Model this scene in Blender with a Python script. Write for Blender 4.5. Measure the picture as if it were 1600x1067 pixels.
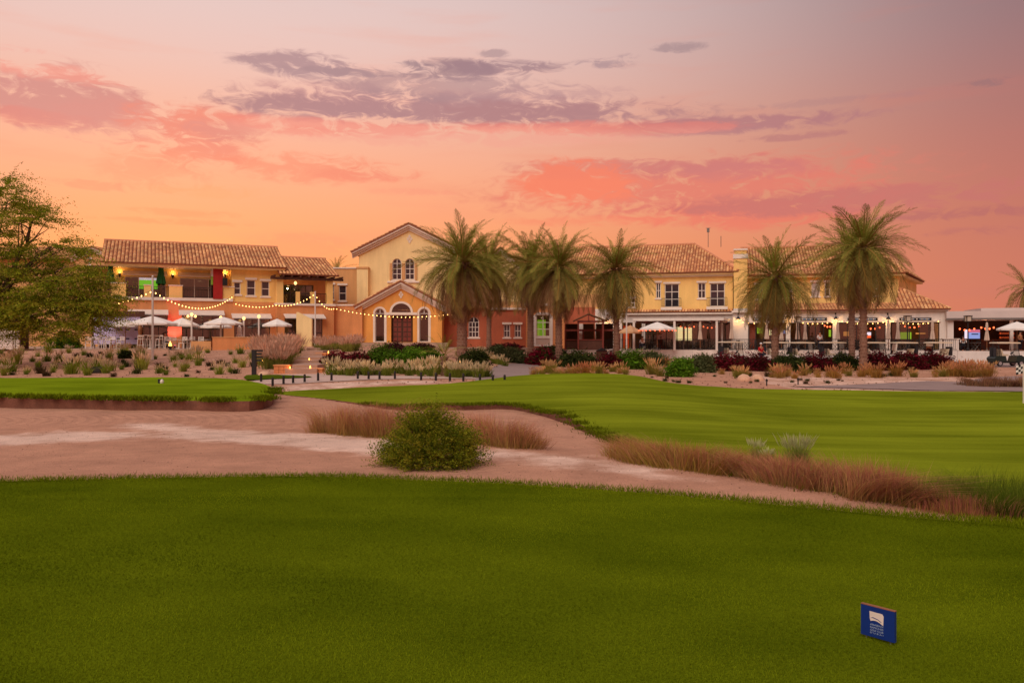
import bpy, math, random
import numpy as np
from mathutils import Vector, Matrix, Euler
from mathutils import geometry as geo

for o in list(bpy.data.objects):
    bpy.data.objects.remove(o)
scene = bpy.context.scene
COL = scene.collection
rnd = random.Random(7)
nrs = np.random.RandomState(11)
PI = math.pi
R = math.radians

# ------------------------------------------------------------ camera
FPX, EYE, HZ = 1300.0, 1.7, 531.0          # focal length in photo pixels, eye height, horizon row
cam_d = bpy.data.cameras.new('camera')
cam = bpy.data.objects.new('camera', cam_d)
COL.objects.link(cam)
cam.location = (0, 0, EYE)
cam.rotation_euler = (PI / 2, 0, 0)
cam_d.sensor_width = 36
cam_d.lens = FPX / 1600 * 36
cam_d.shift_y = -2.5 / 1600
cam_d.clip_start = 0.05
cam_d.clip_end = 9000
scene.camera = cam


def lin(r, g, b):
    def f(c):
        c /= 255.0
        return c / 12.92 if c <= 0.04045 else ((c + 0.055) / 1.055) ** 2.4
    return (f(r), f(g), f(b), 1.0)


# ------------------------------------------------------------ world / sky
W = bpy.data.worlds.new('World')
scene.world = W
W.use_nodes = True
wt = W.node_tree
wt.nodes.clear()


def wn(t, **kw):
    n = wt.nodes.new(t)
    for k, v in kw.items():
        setattr(n, k, v)
    return n


def wl(a, b):
    wt.links.new(a, b)


def wmath(op, a, b=None, clamp=False):
    n = wn('ShaderNodeMath', operation=op, use_clamp=clamp)
    for i, v in enumerate((a, b)):
        if v is None:
            continue
        if isinstance(v, (int, float)):
            n.inputs[i].default_value = v
        else:
            wl(v, n.inputs[i])
    return n.outputs[0]


def wsmooth(v, lo, hi):
    n = wn('ShaderNodeMapRange', interpolation_type='SMOOTHSTEP')
    wl(v, n.inputs[0])
    n.inputs[1].default_value = lo
    n.inputs[2].default_value = hi
    return n.outputs[0]


def wmix(fac, a, b):
    n = wn('ShaderNodeMix', data_type='RGBA')
    if isinstance(fac, (int, float)):
        n.inputs[0].default_value = fac
    else:
        wl(fac, n.inputs[0])
    for i, v in ((6, a), (7, b)):
        if isinstance(v, tuple):
            n.inputs[i].default_value = v
        else:
            wl(v, n.inputs[i])
    return n.outputs[2]


tc = wn('ShaderNodeTexCoord')
sep = wn('ShaderNodeSeparateXYZ')
wl(tc.outputs['Generated'], sep.inputs[0])
dx, dy, dz = sep.outputs
az = wmath('ARCTAN2', dx, dy)
hor = wmath('SQRT', wmath('ADD', wmath('MULTIPLY', dx, dx), wmath('MULTIPLY', dy, dy)))
el = wmath('DIVIDE', dz, wmath('MAXIMUM', hor, 0.02))
SUNSET_AZ = -0.42


def ramp(stops):
    n = wn('ShaderNodeValToRGB')
    cr = n.color_ramp
    cr.interpolation = 'B_SPLINE'
    while len(cr.elements) > 1:
        cr.elements.remove(cr.elements[-1])
    for i, (p, c) in enumerate(stops):
        e = cr.elements[0] if i == 0 else cr.elements.new(p)
        e.position = p
        e.color = lin(*c)
    wl(wmath('MULTIPLY', el, 1.0), n.inputs[0])
    return n.outputs[0]


glow = ramp([(0.0, (255, 150, 86)), (0.09, (255, 155, 94)), (0.17, (255, 170, 126)), (0.25, (246, 180, 154)),
             (0.33, (236, 196, 186)), (0.42, (228, 202, 198)), (0.7, (206, 190, 194)), (1.0, (198, 184, 192))])
side = ramp([(0.0, (206, 118, 98)), (0.09, (200, 114, 96)), (0.17, (190, 112, 100)), (0.25, (172, 112, 106)),
             (0.33, (152, 114, 116)), (0.42, (134, 110, 116)), (0.7, (142, 126, 136)), (1.0, (150, 136, 146))])
dif = wmath('SUBTRACT', 1.0, wmath('COSINE', wmath('SUBTRACT', az, SUNSET_AZ)))
t_side = wsmooth(dif, -0.05, 0.5)
skyc = wmix(t_side, glow, side)

comb = wn('ShaderNodeCombineXYZ')
wl(wmath('MULTIPLY', az, 9.0), comb.inputs[0])
wl(wmath('MULTIPLY', el, 30.0), comb.inputs[1])
nz = wn('ShaderNodeTexNoise', noise_dimensions='2D')
nz.inputs['Scale'].default_value = 1.0
nz.inputs['Detail'].default_value = 9.0
nz.inputs['Roughness'].default_value = 0.6
nz.inputs['Distortion'].default_value = 0.35
wl(comb.outputs[0], nz.inputs['Vector'])
ns = wmath('SUBTRACT', nz.outputs['Fac'], 0.5)
comb2 = wn('ShaderNodeCombineXYZ')
wl(wmath('MULTIPLY', az, 3.0), comb2.inputs[0])
wl(wmath('MULTIPLY', el, 22.0), comb2.inputs[1])
nz2 = wn('ShaderNodeTexNoise', noise_dimensions='2D')
nz2.inputs['Scale'].default_value = 1.3
nz2.inputs['Detail'].default_value = 6.0
wl(comb2.outputs[0], nz2.inputs['Vector'])
veil = wsmooth(nz2.outputs['Fac'], 0.5, 0.78)
veilfade = wsmooth(el, 0.8, 0.1)
skyc = wmix(wmath('MULTIPLY', wmath('MULTIPLY', veil, veilfade), 0.30), skyc, wmix(t_side, lin(242, 146, 116), lin(196, 112, 104)))

CLOUDS = [  # photo column, row, half width, half height, colour, opacity: turned into directions
    (90, 150, 150, 46, (206, 134, 130), .85), (70, 112, 150, 13, (246, 152, 134), .6), (30, 182, 110, 12, (226, 128, 118), .55),
    (215, 195, 130, 34, (218, 140, 132), .6), (300, 212, 95, 48, (238, 136, 116), .85), (250, 258, 80, 40, (244, 146, 114), .5),
    (345, 206, 60, 16, (212, 136, 130), .45),
    (480, 104, 95, 19, (176, 138, 142), .9), (545, 112, 80, 6, (170, 134, 138), .7), (530, 160, 150, 28, (196, 142, 142), .75),
    (660, 172, 300, 22, (176, 128, 132), .9), (560, 199, 170, 12, (238, 132, 118), .65), (480, 205, 60, 7, (240, 132, 116), .6),
    (700, 110, 75, 15, (158, 124, 130), .8), (780, 107, 95, 11, (158, 122, 130), .8), (648, 103, 24, 9, (160, 128, 134), .7),
    (700, 140, 160, 20, (172, 134, 138), .65), (770, 84, 22, 6, (160, 128, 134), .6), (850, 150, 120, 14, (186, 140, 142), .5),
    (880, 178, 190, 20, (178, 126, 128), .85), (860, 200, 190, 9, (240, 128, 112), .6),
    (1150, 195, 200, 13, (178, 118, 122), .85), (1010, 203, 130, 8, (232, 126, 112), .55), (1250, 213, 80, 6, (180, 114, 116), .6),
    (945, 100, 48, 8, (160, 130, 138), .65), (985, 90, 20, 6, (160, 130, 138), .55), (1062, 75, 36, 8, (154, 126, 132), .6),
    (1080, 292, 280, 44, (226, 120, 104), .85), (1010, 262, 190, 15, (204, 120, 116), .7), (905, 288, 95, 34, (250, 128, 94), .75),
    (1190, 335, 190, 20, (234, 114, 96), .7), (1140, 268, 130, 14, (206, 120, 116), .6), (1340, 312, 280, 20, (198, 112, 106), .8),
    (1500, 334, 150, 9, (182, 102, 102), .65), (1540, 360, 90, 7, (184, 104, 102), .45), (940, 345, 130, 8, (244, 130, 100), .5),
    (490, 264, 140, 20, (244, 138, 110), .65), (560, 272, 70, 10, (240, 130, 108), .5), (140, 290, 80, 7, (246, 142, 112), .5),
    (280, 333, 80, 6, (246, 142, 102), .5), (260, 346, 110, 5, (246, 140, 100), .5), (470, 385, 90, 18, (248, 138, 106), .4),
    (330, 300, 90, 10, (250, 160, 110), .4), (640, 300, 60, 5, (244, 142, 118), .4), (1290, 160, 160, 6, (168, 124, 128), .3),
    (1540, 130, 40, 6, (132, 104, 112), .4), (30, 78, 60, 6, (240, 160, 148), .4), (720, 215, 300, 14, (240, 158, 140), .45),
]
uv = wn('ShaderNodeCombineXYZ')
wl(az, uv.inputs[0])
wl(el, uv.inputs[1])
comb3 = wn('ShaderNodeCombineXYZ')
wl(wmath('MULTIPLY', az, 34.0), comb3.inputs[0])
wl(wmath('MULTIPLY', el, 82.0), comb3.inputs[1])
nz3 = wn('ShaderNodeTexNoise', noise_dimensions='2D')
nz3.inputs['Scale'].default_value = 1.0
nz3.inputs['Detail'].default_value = 7.0
nz3.inputs['Roughness'].default_value = 0.62
nz3.inputs['Distortion'].default_value = 0.8
wl(comb3.outputs[0], nz3.inputs['Vector'])
nsk = wmath('ADD', wmath('ADD', 1.0, wmath('MULTIPLY', ns, 2.6)), wmath('MULTIPLY', wmath('SUBTRACT', nz3.outputs['Fac'], 0.5), 2.6))
for (cx, cy, rx, ry, cc, al) in CLOUDS:
    a0 = math.atan((cx - 800) / FPX)
    e0 = (HZ - cy) / FPX * math.cos(a0)
    ra = rx / FPX * math.cos(a0) ** 2 * 1.85
    re = ry / FPX * math.cos(a0) * 1.85
    mp = wn('ShaderNodeMapping')
    mp.inputs['Scale'].default_value = (1 / ra, 1 / re, 1)
    mp.inputs['Location'].default_value = (-a0 / ra, -e0 / re, 0)
    wl(uv.outputs[0], mp.inputs[0])
    gr = wn('ShaderNodeTexGradient', gradient_type='SPHERICAL')
    wl(mp.outputs[0], gr.inputs[0])
    mr = wn('ShaderNodeMapRange', interpolation_type='SMOOTHSTEP')
    wl(wmath('MULTIPLY', gr.outputs['Fac'], nsk), mr.inputs[0])
    mr.inputs[1].default_value = 0.24
    mr.inputs[2].default_value = 0.78
    mr.inputs[4].default_value = al
    skyc = wmix(mr.outputs[0], skyc, lin(*cc))

# below the horizon the world only stands in for far ground
below = wsmooth(el, 0.0, -0.03)
skyc = wmix(below, skyc, lin(120, 90, 80))
nishita = wn('ShaderNodeTexSky', sky_type='NISHITA', sun_disc=False)
nishita.sun_elevation = R(2.0)
nishita.sun_rotation = SUNSET_AZ
bg = wn('ShaderNodeBackground')
bg.inputs[1].default_value = 1.0
bg2 = wn('ShaderNodeBackground')
bg2.inputs[1].default_value = 0.012
wl(skyc, bg.inputs[0])
wl(nishita.outputs[0], bg2.inputs[0])
addsh = wn('ShaderNodeAddShader')
wl(bg.outputs[0], addsh.inputs[0])
wl(bg2.outputs[0], addsh.inputs[1])
wout = wn('ShaderNodeOutputWorld')
wl(addsh.outputs[0], wout.inputs[0])
W.cycles.sampling_method = 'MANUAL'
W.cycles.sample_map_resolution = 512

# ------------------------------------------------------------ added soft front fill and exposure
front_fill_d = bpy.data.lights.new('sun', 'SUN')  # added fill from behind the camera; the real sun has set behind the clubhouse
front_fill_d.energy = 2.1
front_fill_d.angle = R(50)
front_fill_d.color = (1.0, 0.86, 0.72)
sun = bpy.data.objects.new('sun', front_fill_d)
COL.objects.link(sun)
sun.location = (-20, -20, 40)
sun.rotation_euler = Vector((0.30, 0.66, -0.68)).to_track_quat('-Z', 'Y').to_euler()
scene.view_settings.view_transform = 'Standard'
scene.view_settings.look = 'None'
scene.view_settings.exposure = 0.0
scene.view_settings.gamma = 1.0
scene.view_settings.use_curve_mapping = False
scene.render.engine = 'CYCLES'
scene.cycles.max_bounces = 8
scene.cycles.transparent_max_bounces = 12
scene.cycles.caustics_reflective = False
scene.cycles.caustics_refractive = False
scene.cycles.sample_clamp_indirect = 4.0


# ------------------------------------------------------------ helpers
def WX(px, Y):
    return (px - 800) / FPX * Y


def WZ(py, Y):
    return EYE - (py - HZ) / FPX * Y


def PX(px, py, Y):
    return Vector((WX(px, Y), Y, WZ(py, Y)))


def tag(o, label=None, cat=None, group=None, kind=None):
    if label:
        o['label'] = label
    if cat:
        o['category'] = cat
    if group:
        o['group'] = group
    if kind:
        o['kind'] = kind
    return o


def link(name, data, parent=None, loc=None, rot=None, scale=None):
    o = bpy.data.objects.new(name, data)
    COL.objects.link(o)
    if parent is not None:
        o.parent = parent
    if loc is not None:
        o.location = loc
    if rot is not None:
        o.rotation_euler = rot
    if scale is not None:
        o.scale = scale
    return o


def empty(name, loc, rz=0.0, label=None, cat=None, group=None):
    o = link(name, None, None, loc, (0, 0, rz))
    o.empty_display_size = 0.2
    return tag(o, label, cat, group)


KIDS = {}


def dup(src, loc=None, rz=None, scale=None, label=None, group=None, parent=None):
    c = src.copy()
    COL.objects.link(c)
    if parent is not None:
        c.parent = parent
    if loc is not None:
        c.location = loc
    if rz is not None:
        c.rotation_euler = (src.rotation_euler[0], src.rotation_euler[1], rz)
    if scale is not None:
        c.scale = scale if hasattr(scale, '__len__') else (scale,) * 3
    if label:
        c['label'] = label
    if group:
        c['group'] = group
    for ch in list(src.children):
        dup(ch, parent=c)
    return c


class MB:
    def __init__(s):
        s.v = []
        s.f = []

    def add(s, vs, fs):
        b = len(s.v)
        s.v += [tuple(v) for v in vs]
        s.f += [tuple(b + i for i in f) for f in fs]
        return s

    def box(s, x0, x1, y0, y1, z0, z1):
        return s.add([(x0, y0, z0), (x1, y0, z0), (x1, y1, z0), (x0, y1, z0), (x0, y0, z1), (x1, y0, z1), (x1, y1, z1), (x0, y1, z1)],
                     [(0, 3, 2, 1), (4, 5, 6, 7), (0, 1, 5, 4), (1, 2, 6, 5), (2, 3, 7, 6), (3, 0, 4, 7)])

    def cbox(s, c, sx, sy, sz, rz=0.0):
        m = Matrix.Rotation(rz, 3, 'Z')
        vs = []
        for z in (-1, 1):
            for x, y in ((-1, -1), (1, -1), (1, 1), (-1, 1)):
                vs.append(Vector(c) + m @ Vector((x * sx / 2, y * sy / 2, z * sz / 2)))
        return s.add(vs, [(0, 3, 2, 1), (4, 5, 6, 7), (0, 1, 5, 4), (1, 2, 6, 5), (2, 3, 7, 6), (3, 0, 4, 7)])

    def tube(s, pts, radii, n=8, cap=True):
        pts = [Vector(p) for p in pts]
        if not hasattr(radii, '__len__'):
            radii = [radii] * len(pts)
        vs, fs = [], []
        up = Vector((0, 0, 1))
        for i, p in enumerate(pts):
            t = (pts[min(i + 1, len(pts) - 1)] - pts[max(i - 1, 0)]).normalized()
            a = t.cross(up)
            if a.length < 1e-3:
                a = t.cross(Vector((0, 1, 0)))
            a.normalize()
            b = t.cross(a)
            for k in range(n):
                q = 2 * PI * k / n
                vs.append(p + (a * math.cos(q) + b * math.sin(q)) * radii[i])
        for i in range(len(pts) - 1):
            for k in range(n):
                k2 = (k + 1) % n
                fs.append((i * n + k, i * n + k2, (i + 1) * n + k2, (i + 1) * n + k))
        if cap:
            fs.append(tuple(range(n))[::-1])
            fs.append(tuple((len(pts) - 1) * n + k for k in range(n)))
        return s.add(vs, fs)

    def lathe(s, prof, n=12, c=(0, 0, 0)):
        vs, fs = [], []
        for (r, z) in prof:
            for k in range(n):
                q = 2 * PI * k / n
                vs.append((c[0] + r * math.cos(q), c[1] + r * math.sin(q), c[2] + z))
        for i in range(len(prof) - 1):
            for k in range(n):
                k2 = (k + 1) % n
                fs.append((i * n + k, i * n + k2, (i + 1) * n + k2, (i + 1) * n + k))
        fs.append(tuple(range(n))[::-1])
        fs.append(tuple((len(prof) - 1) * n + k for k in range(n)))
        return s.add(vs, fs)

    def plate(s, outer, holes, y0, y1):
        """polygon with holes in the x-z plane, from depth y0 (front) to y1"""
        loops = [outer] + holes
        flat = [p for l in loops for p in l]
        tris = geo.tessellate_polygon([[Vector((p[0], p[1], 0)) for p in l] for l in loops])
        n = len(flat)
        vs = [(p[0], y0, p[1]) for p in flat] + [(p[0], y1, p[1]) for p in flat]
        fs = [tuple(t) for t in tris] + [tuple(n + i for i in t[::-1]) for t in tris]
        b = 0
        for l in loops:
            m = len(l)
            for i in range(m):
                j = (i + 1) % m
                fs.append((b + i, b + j, n + b + j, n + b + i))
            b += m
        return s.add(vs, fs)

    def extr(s, poly, axis, a0, a1):
        """polygon (two coords) extruded along an axis 'x' | 'y' | 'z'"""
        def mk(p, a):
            return {'x': (a, p[0], p[1]), 'y': (p[0], a, p[1]), 'z': (p[0], p[1], a)}[axis]
        n = len(poly)
        vs = [mk(p, a0) for p in poly] + [mk(p, a1) for p in poly]
        fs = [tuple(range(n))[::-1], tuple(range(n, 2 * n))]
        for i in range(n):
            j = (i + 1) % n
            fs.append((i, j, n + j, n + i))
        return s.add(vs, fs)

    def mesh(s, name, mat, smooth=False, bevel=0):
        me = bpy.data.meshes.new(name)
        me.from_pydata(s.v, [], s.f)
        me.validate()
        import bmesh
        bm = bmesh.new()
        bm.from_mesh(me)
        bmesh.ops.recalc_face_normals(bm, faces=bm.faces)
        bm.to_mesh(me)
        bm.free()
        if mat:
            me.materials.append(mat)
        if smooth:
            me.polygons.foreach_set('use_smooth', [True] * len(me.polygons))
        me.update()
        return me

    def build(s, name, mat, parent=None, loc=None, rot=None, smooth=False):
        return link(name, s.mesh(name, mat, smooth), parent, loc, rot)


def np_mesh(name, verts, faces, mat, cols=None, smooth=False):
    """verts (n,3), faces (m,k) one size"""
    me = bpy.data.meshes.new(name)
    verts = np.asarray(verts, dtype=np.float32)
    faces = np.asarray(faces, dtype=np.int32)
    m, k = faces.shape
    me.vertices.add(len(verts))
    me.vertices.foreach_set('co', verts.ravel())
    me.loops.add(m * k)
    me.loops.foreach_set('vertex_index', faces.ravel())
    me.polygons.add(m)
    me.polygons.foreach_set('loop_start', np.arange(0, m * k, k, dtype=np.int32))
    if smooth:
        me.polygons.foreach_set('use_smooth', np.ones(m, dtype=bool))
    me.update(calc_edges=True)
    if cols is not None:
        ca = me.color_attributes.new('Col', 'FLOAT_COLOR', 'POINT')
        c4 = np.ones((len(verts), 4), dtype=np.float32)
        c4[:, :3] = cols
        ca.data.foreach_set('color', c4.ravel())
    if mat:
        me.materials.append(mat)
    return me
# ------------------------------------------------------------ materials
MATS = {}


def new_mat(name):
    m = bpy.data.materials.new(name)
    m.use_nodes = True
    m.node_tree.nodes.clear()
    MATS[name] = m
    nt = m.node_tree

    def n(t, **kw):
        x = nt.nodes.new(t)
        for k, v in kw.items():
            setattr(x, k, v)
        return x

    def l(a, b):
        nt.links.new(a, b)
    out = n('ShaderNodeOutputMaterial')
    return m, n, l, out


def surf(name, col, rough=0.7, var=0.12, scale=1.5, fine=0.06, fscale=18.0, bump=0.0, bscale=30.0, metallic=0.0, spec=0.4, stretch=None, streak=0.0):
    """painted / plastered / stone surface: colour broken up by two noises, with relief"""
    m, n, l, out = new_mat(name)
    p = n('ShaderNodeBsdfPrincipled')
    p.inputs['Roughness'].default_value = rough
    p.inputs['Metallic'].default_value = metallic
    p.inputs['Specular IOR Level'].default_value = spec
    tc = n('ShaderNodeTexCoord')
    vec = tc.outputs['Object']
    if stretch:
        mp = n('ShaderNodeMapping')
        mp.inputs['Scale'].default_value = stretch
        l(vec, mp.inputs['Vector'])
        vec = mp.outputs[0]
    n1 = n('ShaderNodeTexNoise')
    n1.inputs['Scale'].default_value = scale
    n1.inputs['Detail'].default_value = 5
    n2 = n('ShaderNodeTexNoise')
    n2.inputs['Scale'].default_value = fscale
    n2.inputs['Detail'].default_value = 3
    l(vec, n1.inputs['Vector'])
    l(vec, n2.inputs['Vector'])

    def mr(sock, amp):
        r = n('ShaderNodeMapRange')
        l(sock, r.inputs[0])
        r.inputs[1].default_value = 0.3
        r.inputs[2].default_value = 0.7
        r.inputs[3].default_value = 1 - amp
        r.inputs[4].default_value = 1 + amp
        return r.outputs[0]
    mul = n('ShaderNodeMath', operation='MULTIPLY')
    l(mr(n1.outputs['Fac'], var), mul.inputs[0])
    l(mr(n2.outputs['Fac'], fine), mul.inputs[1])
    fac = mul.outputs[0]
    if streak:
        mp2 = n('ShaderNodeMapping')
        mp2.inputs['Scale'].default_value = (2.2, 2.2, 0.25)
        l(tc.outputs['Object'], mp2.inputs['Vector'])
        n3 = n('ShaderNodeTexNoise')
        n3.inputs['Scale'].default_value = 1.2
        n3.inputs['Detail'].default_value = 6
        l(mp2.outputs[0], n3.inputs['Vector'])
        mu = n('ShaderNodeMath', operation='MULTIPLY')
        l(fac, mu.inputs[0])
        l(mr(n3.outputs['Fac'], streak), mu.inputs[1])
        fac = mu.outputs[0]
    vm = n('ShaderNodeVectorMath', operation='SCALE')
    vm.inputs[0].default_value = col[:3]
    l(fac, vm.inputs['Scale'])
    l(vm.outputs[0], p.inputs['Base Color'])
    if bump:
        nb = n('ShaderNodeTexNoise')
        nb.inputs['Scale'].default_value = bscale
        nb.inputs['Detail'].default_value = 4
        l(tc.outputs['Object'], nb.inputs['Vector'])
        b = n('ShaderNodeBump')
        b.inputs['Strength'].default_value = bump
        b.inputs['Distance'].default_value = 0.02
        l(nb.outputs['Fac'], b.inputs['Height'])
        l(b.outputs[0], p.inputs['Normal'])
    l(p.outputs[0], out.inputs[0])
    return m


def emit(name, col, strength):
    m, n, l, out = new_mat(name)
    e = n('ShaderNodeEmission')
    e.inputs[0].default_value = col
    e.inputs[1].default_value = strength
    l(e.outputs[0], out.inputs[0])
    return m


def veg(name, transl=0.3, rough=0.55, objvar=0.18):
    """foliage and grass: colour comes with the leaves (vertex colour), a little variation per plant"""
    m, n, l, out = new_mat(name)
    at = n('ShaderNodeAttribute', attribute_name='Col')
    oi = n('ShaderNodeObjectInfo')
    r = n('ShaderNodeMapRange')
    l(oi.outputs['Random'], r.inputs[0])
    r.inputs[3].default_value = 1 - objvar
    r.inputs[4].default_value = 1 + objvar
    vm = n('ShaderNodeVectorMath', operation='SCALE')
    l(at.outputs['Color'], vm.inputs[0])
    l(r.outputs[0], vm.inputs['Scale'])
    p = n('ShaderNodeBsdfPrincipled')
    p.inputs['Roughness'].default_value = rough
    p.inputs['Specular IOR Level'].default_value = 0.0
    l(vm.outputs[0], p.inputs['Base Color'])
    t = n('ShaderNodeBsdfTranslucent')
    l(vm.outputs[0], t.inputs[0])
    mx = n('ShaderNodeMixShader')
    mx.inputs[0].default_value = transl
    l(p.outputs[0], mx.inputs[1])
    l(t.outputs[0], mx.inputs[2])
    l(mx.outputs[0], out.inputs[0])
    return m


def glass(name, tint=(0.75, 0.78, 0.76), refl=0.14):
    m, n, l, out = new_mat(name)
    t = n('ShaderNodeBsdfTransparent')
    t.inputs[0].default_value = (*tint, 1)
    g = n('ShaderNodeBsdfGlossy')
    g.inputs['Roughness'].default_value = 0.03
    mx = n('ShaderNodeMixShader')
    lw = n('ShaderNodeLayerWeight')
    lw.inputs[0].default_value = 0.3
    a = n('ShaderNodeMath', operation='ADD')
    l(lw.outputs['Fresnel'], a.inputs[0])
    a.inputs[1].default_value = refl - 0.05
    l(a.outputs[0], mx.inputs[0])
    l(t.outputs[0], mx.inputs[1])
    l(g.outputs[0], mx.inputs[2])
    l(mx.outputs[0], out.inputs[0])
    return m


VEG = veg('foliage')
FROND = veg('palm_frond', 0.22, 0.45, 0.15)
GRASS = veg('grass_blades', 0.25, 0.5, 0.0)
M_YEL = surf('yellow_plaster', lin(244, 200, 122), .85, .10, .5, .05, 12, .25, 40, streak=.06)
M_CREAM = surf('cream_plaster', lin(246, 216, 156), .85, .09, .5, .05, 12, .25, 40, streak=.06)
M_ORA = surf('orange_plaster', lin(220, 148, 94), .85, .12, .5, .06, 12, .25, 40, streak=.08)
M_AMB = surf('amber_plaster', lin(234, 164, 84), .85, .10, .5, .06, 12, .25, 40, streak=.06)
M_TERR = surf('terracotta_plaster', lin(182, 98, 68), .85, .13, .5, .06, 12, .25, 40, streak=.08)
M_BEIGE = surf('beige_plaster', lin(216, 162, 108), .85, .10, .5, .05, 12, .25, 40, streak=.06)
M_WHITE = surf('white_paint', lin(226, 214, 204), .6, .05, .8, .03, 14, .1, 40, streak=.05)
M_TRIM = surf('stone_trim', lin(236, 220, 206), .7, .07, 1.2, .04, 20, .15, 40)
M_WWALL = surf('white_wall', lin(224, 212, 204), .8, .09, .6, .05, 10, .2, 30, streak=.07)
M_TIMB = surf('dark_timber', lin(84, 48, 34), .6, .2, 3, .15, 25, .2, 40)
M_REDT = surf('red_timber', lin(122, 52, 40), .55, .18, 3, .12, 25, .2, 40)
M_BLACK = surf('black_metal', lin(34, 32, 33), .45, .15, 4, .08, 30)
M_GREYM = surf('grey_metal', lin(120, 116, 112), .4, .1, 4, .05, 30, metallic=.5)
M_DARKIN = surf('dark_interior', lin(96, 66, 48), .8, .2, .8, .1, 6)
M_FLOOR = surf('paving_stone', lin(176, 146, 126), .8, .14, 1.0, .1, 14, .2, 20)
M_CANVAS = surf('white_canvas', lin(240, 232, 224), .8, .05, 2, .03, 30)
M_BEIGECAN = surf('beige_canvas', lin(204, 180, 162), .85, .08, 3, .05, 30)
M_TAN = surf('tan_canvas', lin(206, 160, 118), .85, .08, 3, .05, 30)
M_GREENC = surf('green_canvas', lin(30, 96, 46), .8, .15, 4, .08, 30)
M_REDB = surf('red_banner', lin(168, 30, 26), .7, .12, 3, .06, 20)
M_ORC = surf('orange_curtain', lin(232, 84, 24), .8, .1, 3, .06, 20)
M_SOIL = surf('brown_soil', lin(120, 78, 62), .95, .25, 3, .2, 30, .6, 25)
M_ASPH = surf('road_surface', lin(150, 128, 122), .9, .10, .8, .10, 40, .3, 60)
M_PATH = surf('pale_path', lin(196, 168, 154), .9, .10, .8, .08, 30, .25, 50)
M_STEP = surf('step_stone', lin(176, 138, 118), .85, .12, 1.5, .08, 20, .2, 30)
M_KERB = surf('kerb_concrete', lin(168, 148, 138), .85, .10, 2, .08, 30, .2, 50)
M_ROCK = surf('boulder', lin(214, 172, 142), .9, .16, 2.5, .12, 18, .7, 9)
M_BRICK = surf('planter_block', lin(206, 132, 84), .85, .12, 3, .1, 24, .3, 40)
M_PANE = surf('dark_window_glass', lin(48, 44, 52), .06, .1, 1, .0, 10, spec=.9)
M_SHUT = surf('pale_blind', lin(196, 180, 176), .7, .05, 2, .03, 20)
M_GLASS = glass('clear_glass')
M_TYRE = surf('rubber', lin(34, 33, 34), .8, .1, 8)
M_RIM = surf('silver_rim', lin(180, 180, 182), .35, .05, 8, metallic=.6)
M_CARTG = surf('dark_green_paint', lin(26, 44, 40), .3, .08, 3)
M_CARTW = surf('white_cart_body', lin(218, 210, 204), .35, .05, 3)
M_CARTR = surf('cart_canopy', lin(224, 206, 178), .5, .05, 3)
M_SEAT = surf('beige_vinyl', lin(196, 178, 152), .5, .05, 3)
M_SKIN = surf('skin', lin(190, 132, 104), .6, .05, 8)
M_REDSHIRT = surf('red_cloth', lin(196, 24, 34), .8, .1, 8)
M_NAVY = surf('navy_cloth', lin(36, 40, 58), .8, .1, 8)
M_DARKCL = surf('charcoal_cloth', lin(46, 42, 46), .8, .1, 8)
M_HAIR = surf('dark_hair', lin(38, 26, 20), .6, .2, 20)
M_WCLOTH = surf('white_cloth', lin(228, 222, 220), .8, .05, 8)
M_BLUE = surf('blue_sign_face', lin(14, 50, 128), .45, .08, 9, .05, 60)
M_LETTER = surf('silver_letters', lin(160, 180, 206), .5, .05, 9)
M_SIGNW = surf('white_emblem', lin(232, 218, 208), .6, .04, 20)
M_WOOD = surf('oak_wood', lin(150, 96, 60), .6, .2, 3, .12, 30)
M_THATCH = surf('dry_thatch', lin(120, 84, 60), .95, .25, 5, .25, 40, .8, 30, stretch=(6, 6, .6))
E_BULB = emit('bulb_warm', (1.0, 0.5, 0.14, 1), 7.0)
E_RED = emit('bulb_red', (1.0, 0.13, 0.04, 1), 4.0)
E_LAMP = emit('lamp_warm', (1.0, 0.5, 0.16, 1), 3.2)
E_FLAME = emit('flame', (1.0, 0.42, 0.08, 1), 5.0)
E_WARMW = emit('lit_back_bar', (1.0, 0.72, 0.34, 1), 1.6)
E_GREEN = emit('screen_green', (0.24, 0.95, 0.02, 1), .85)
E_YGREEN = emit('screen_lime', (0.45, 0.75, 0.04, 1), .55)
E_SWHITE = emit('screen_white', (1.0, 0.8, 0.9, 1), .95)
E_BLUESC = emit('screen_blue', (0.35, 0.42, 0.85, 1), .8)
M_LIME = surf('lime_cloth', lin(150, 190, 60), .7, .08, 3)
M_FROST = surf('frosted_lamp_glass', lin(206, 190, 170), .3, .05, 3)
M_LILAC = surf('lilac_board', lin(206, 196, 236), .6, .05, 2)
M_TANCL = surf('tan_cloth', lin(180, 130, 84), .8, .08, 6)
E_PINK = emit('pink_lens', (1.0, 0.15, 0.25, 1), 4.0)
E_DIMOR = emit('dim_orange_lamp', (1.0, 0.36, 0.08, 1), .7)
E_PINKSC = emit('screen_pink', (0.9, 0.2, 0.3, 1), .7)
M_GREYW = surf('grey_white_render', lin(206, 190, 184), .8, .07, .6, .04, 12)
M_BOTTLE = surf('bottle_glass', lin(70, 40, 24), .15, .2, 5)
E_ORLED = emit('orange_strip', (1.0, 0.13, 0.03, 1), 1.0)


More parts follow.
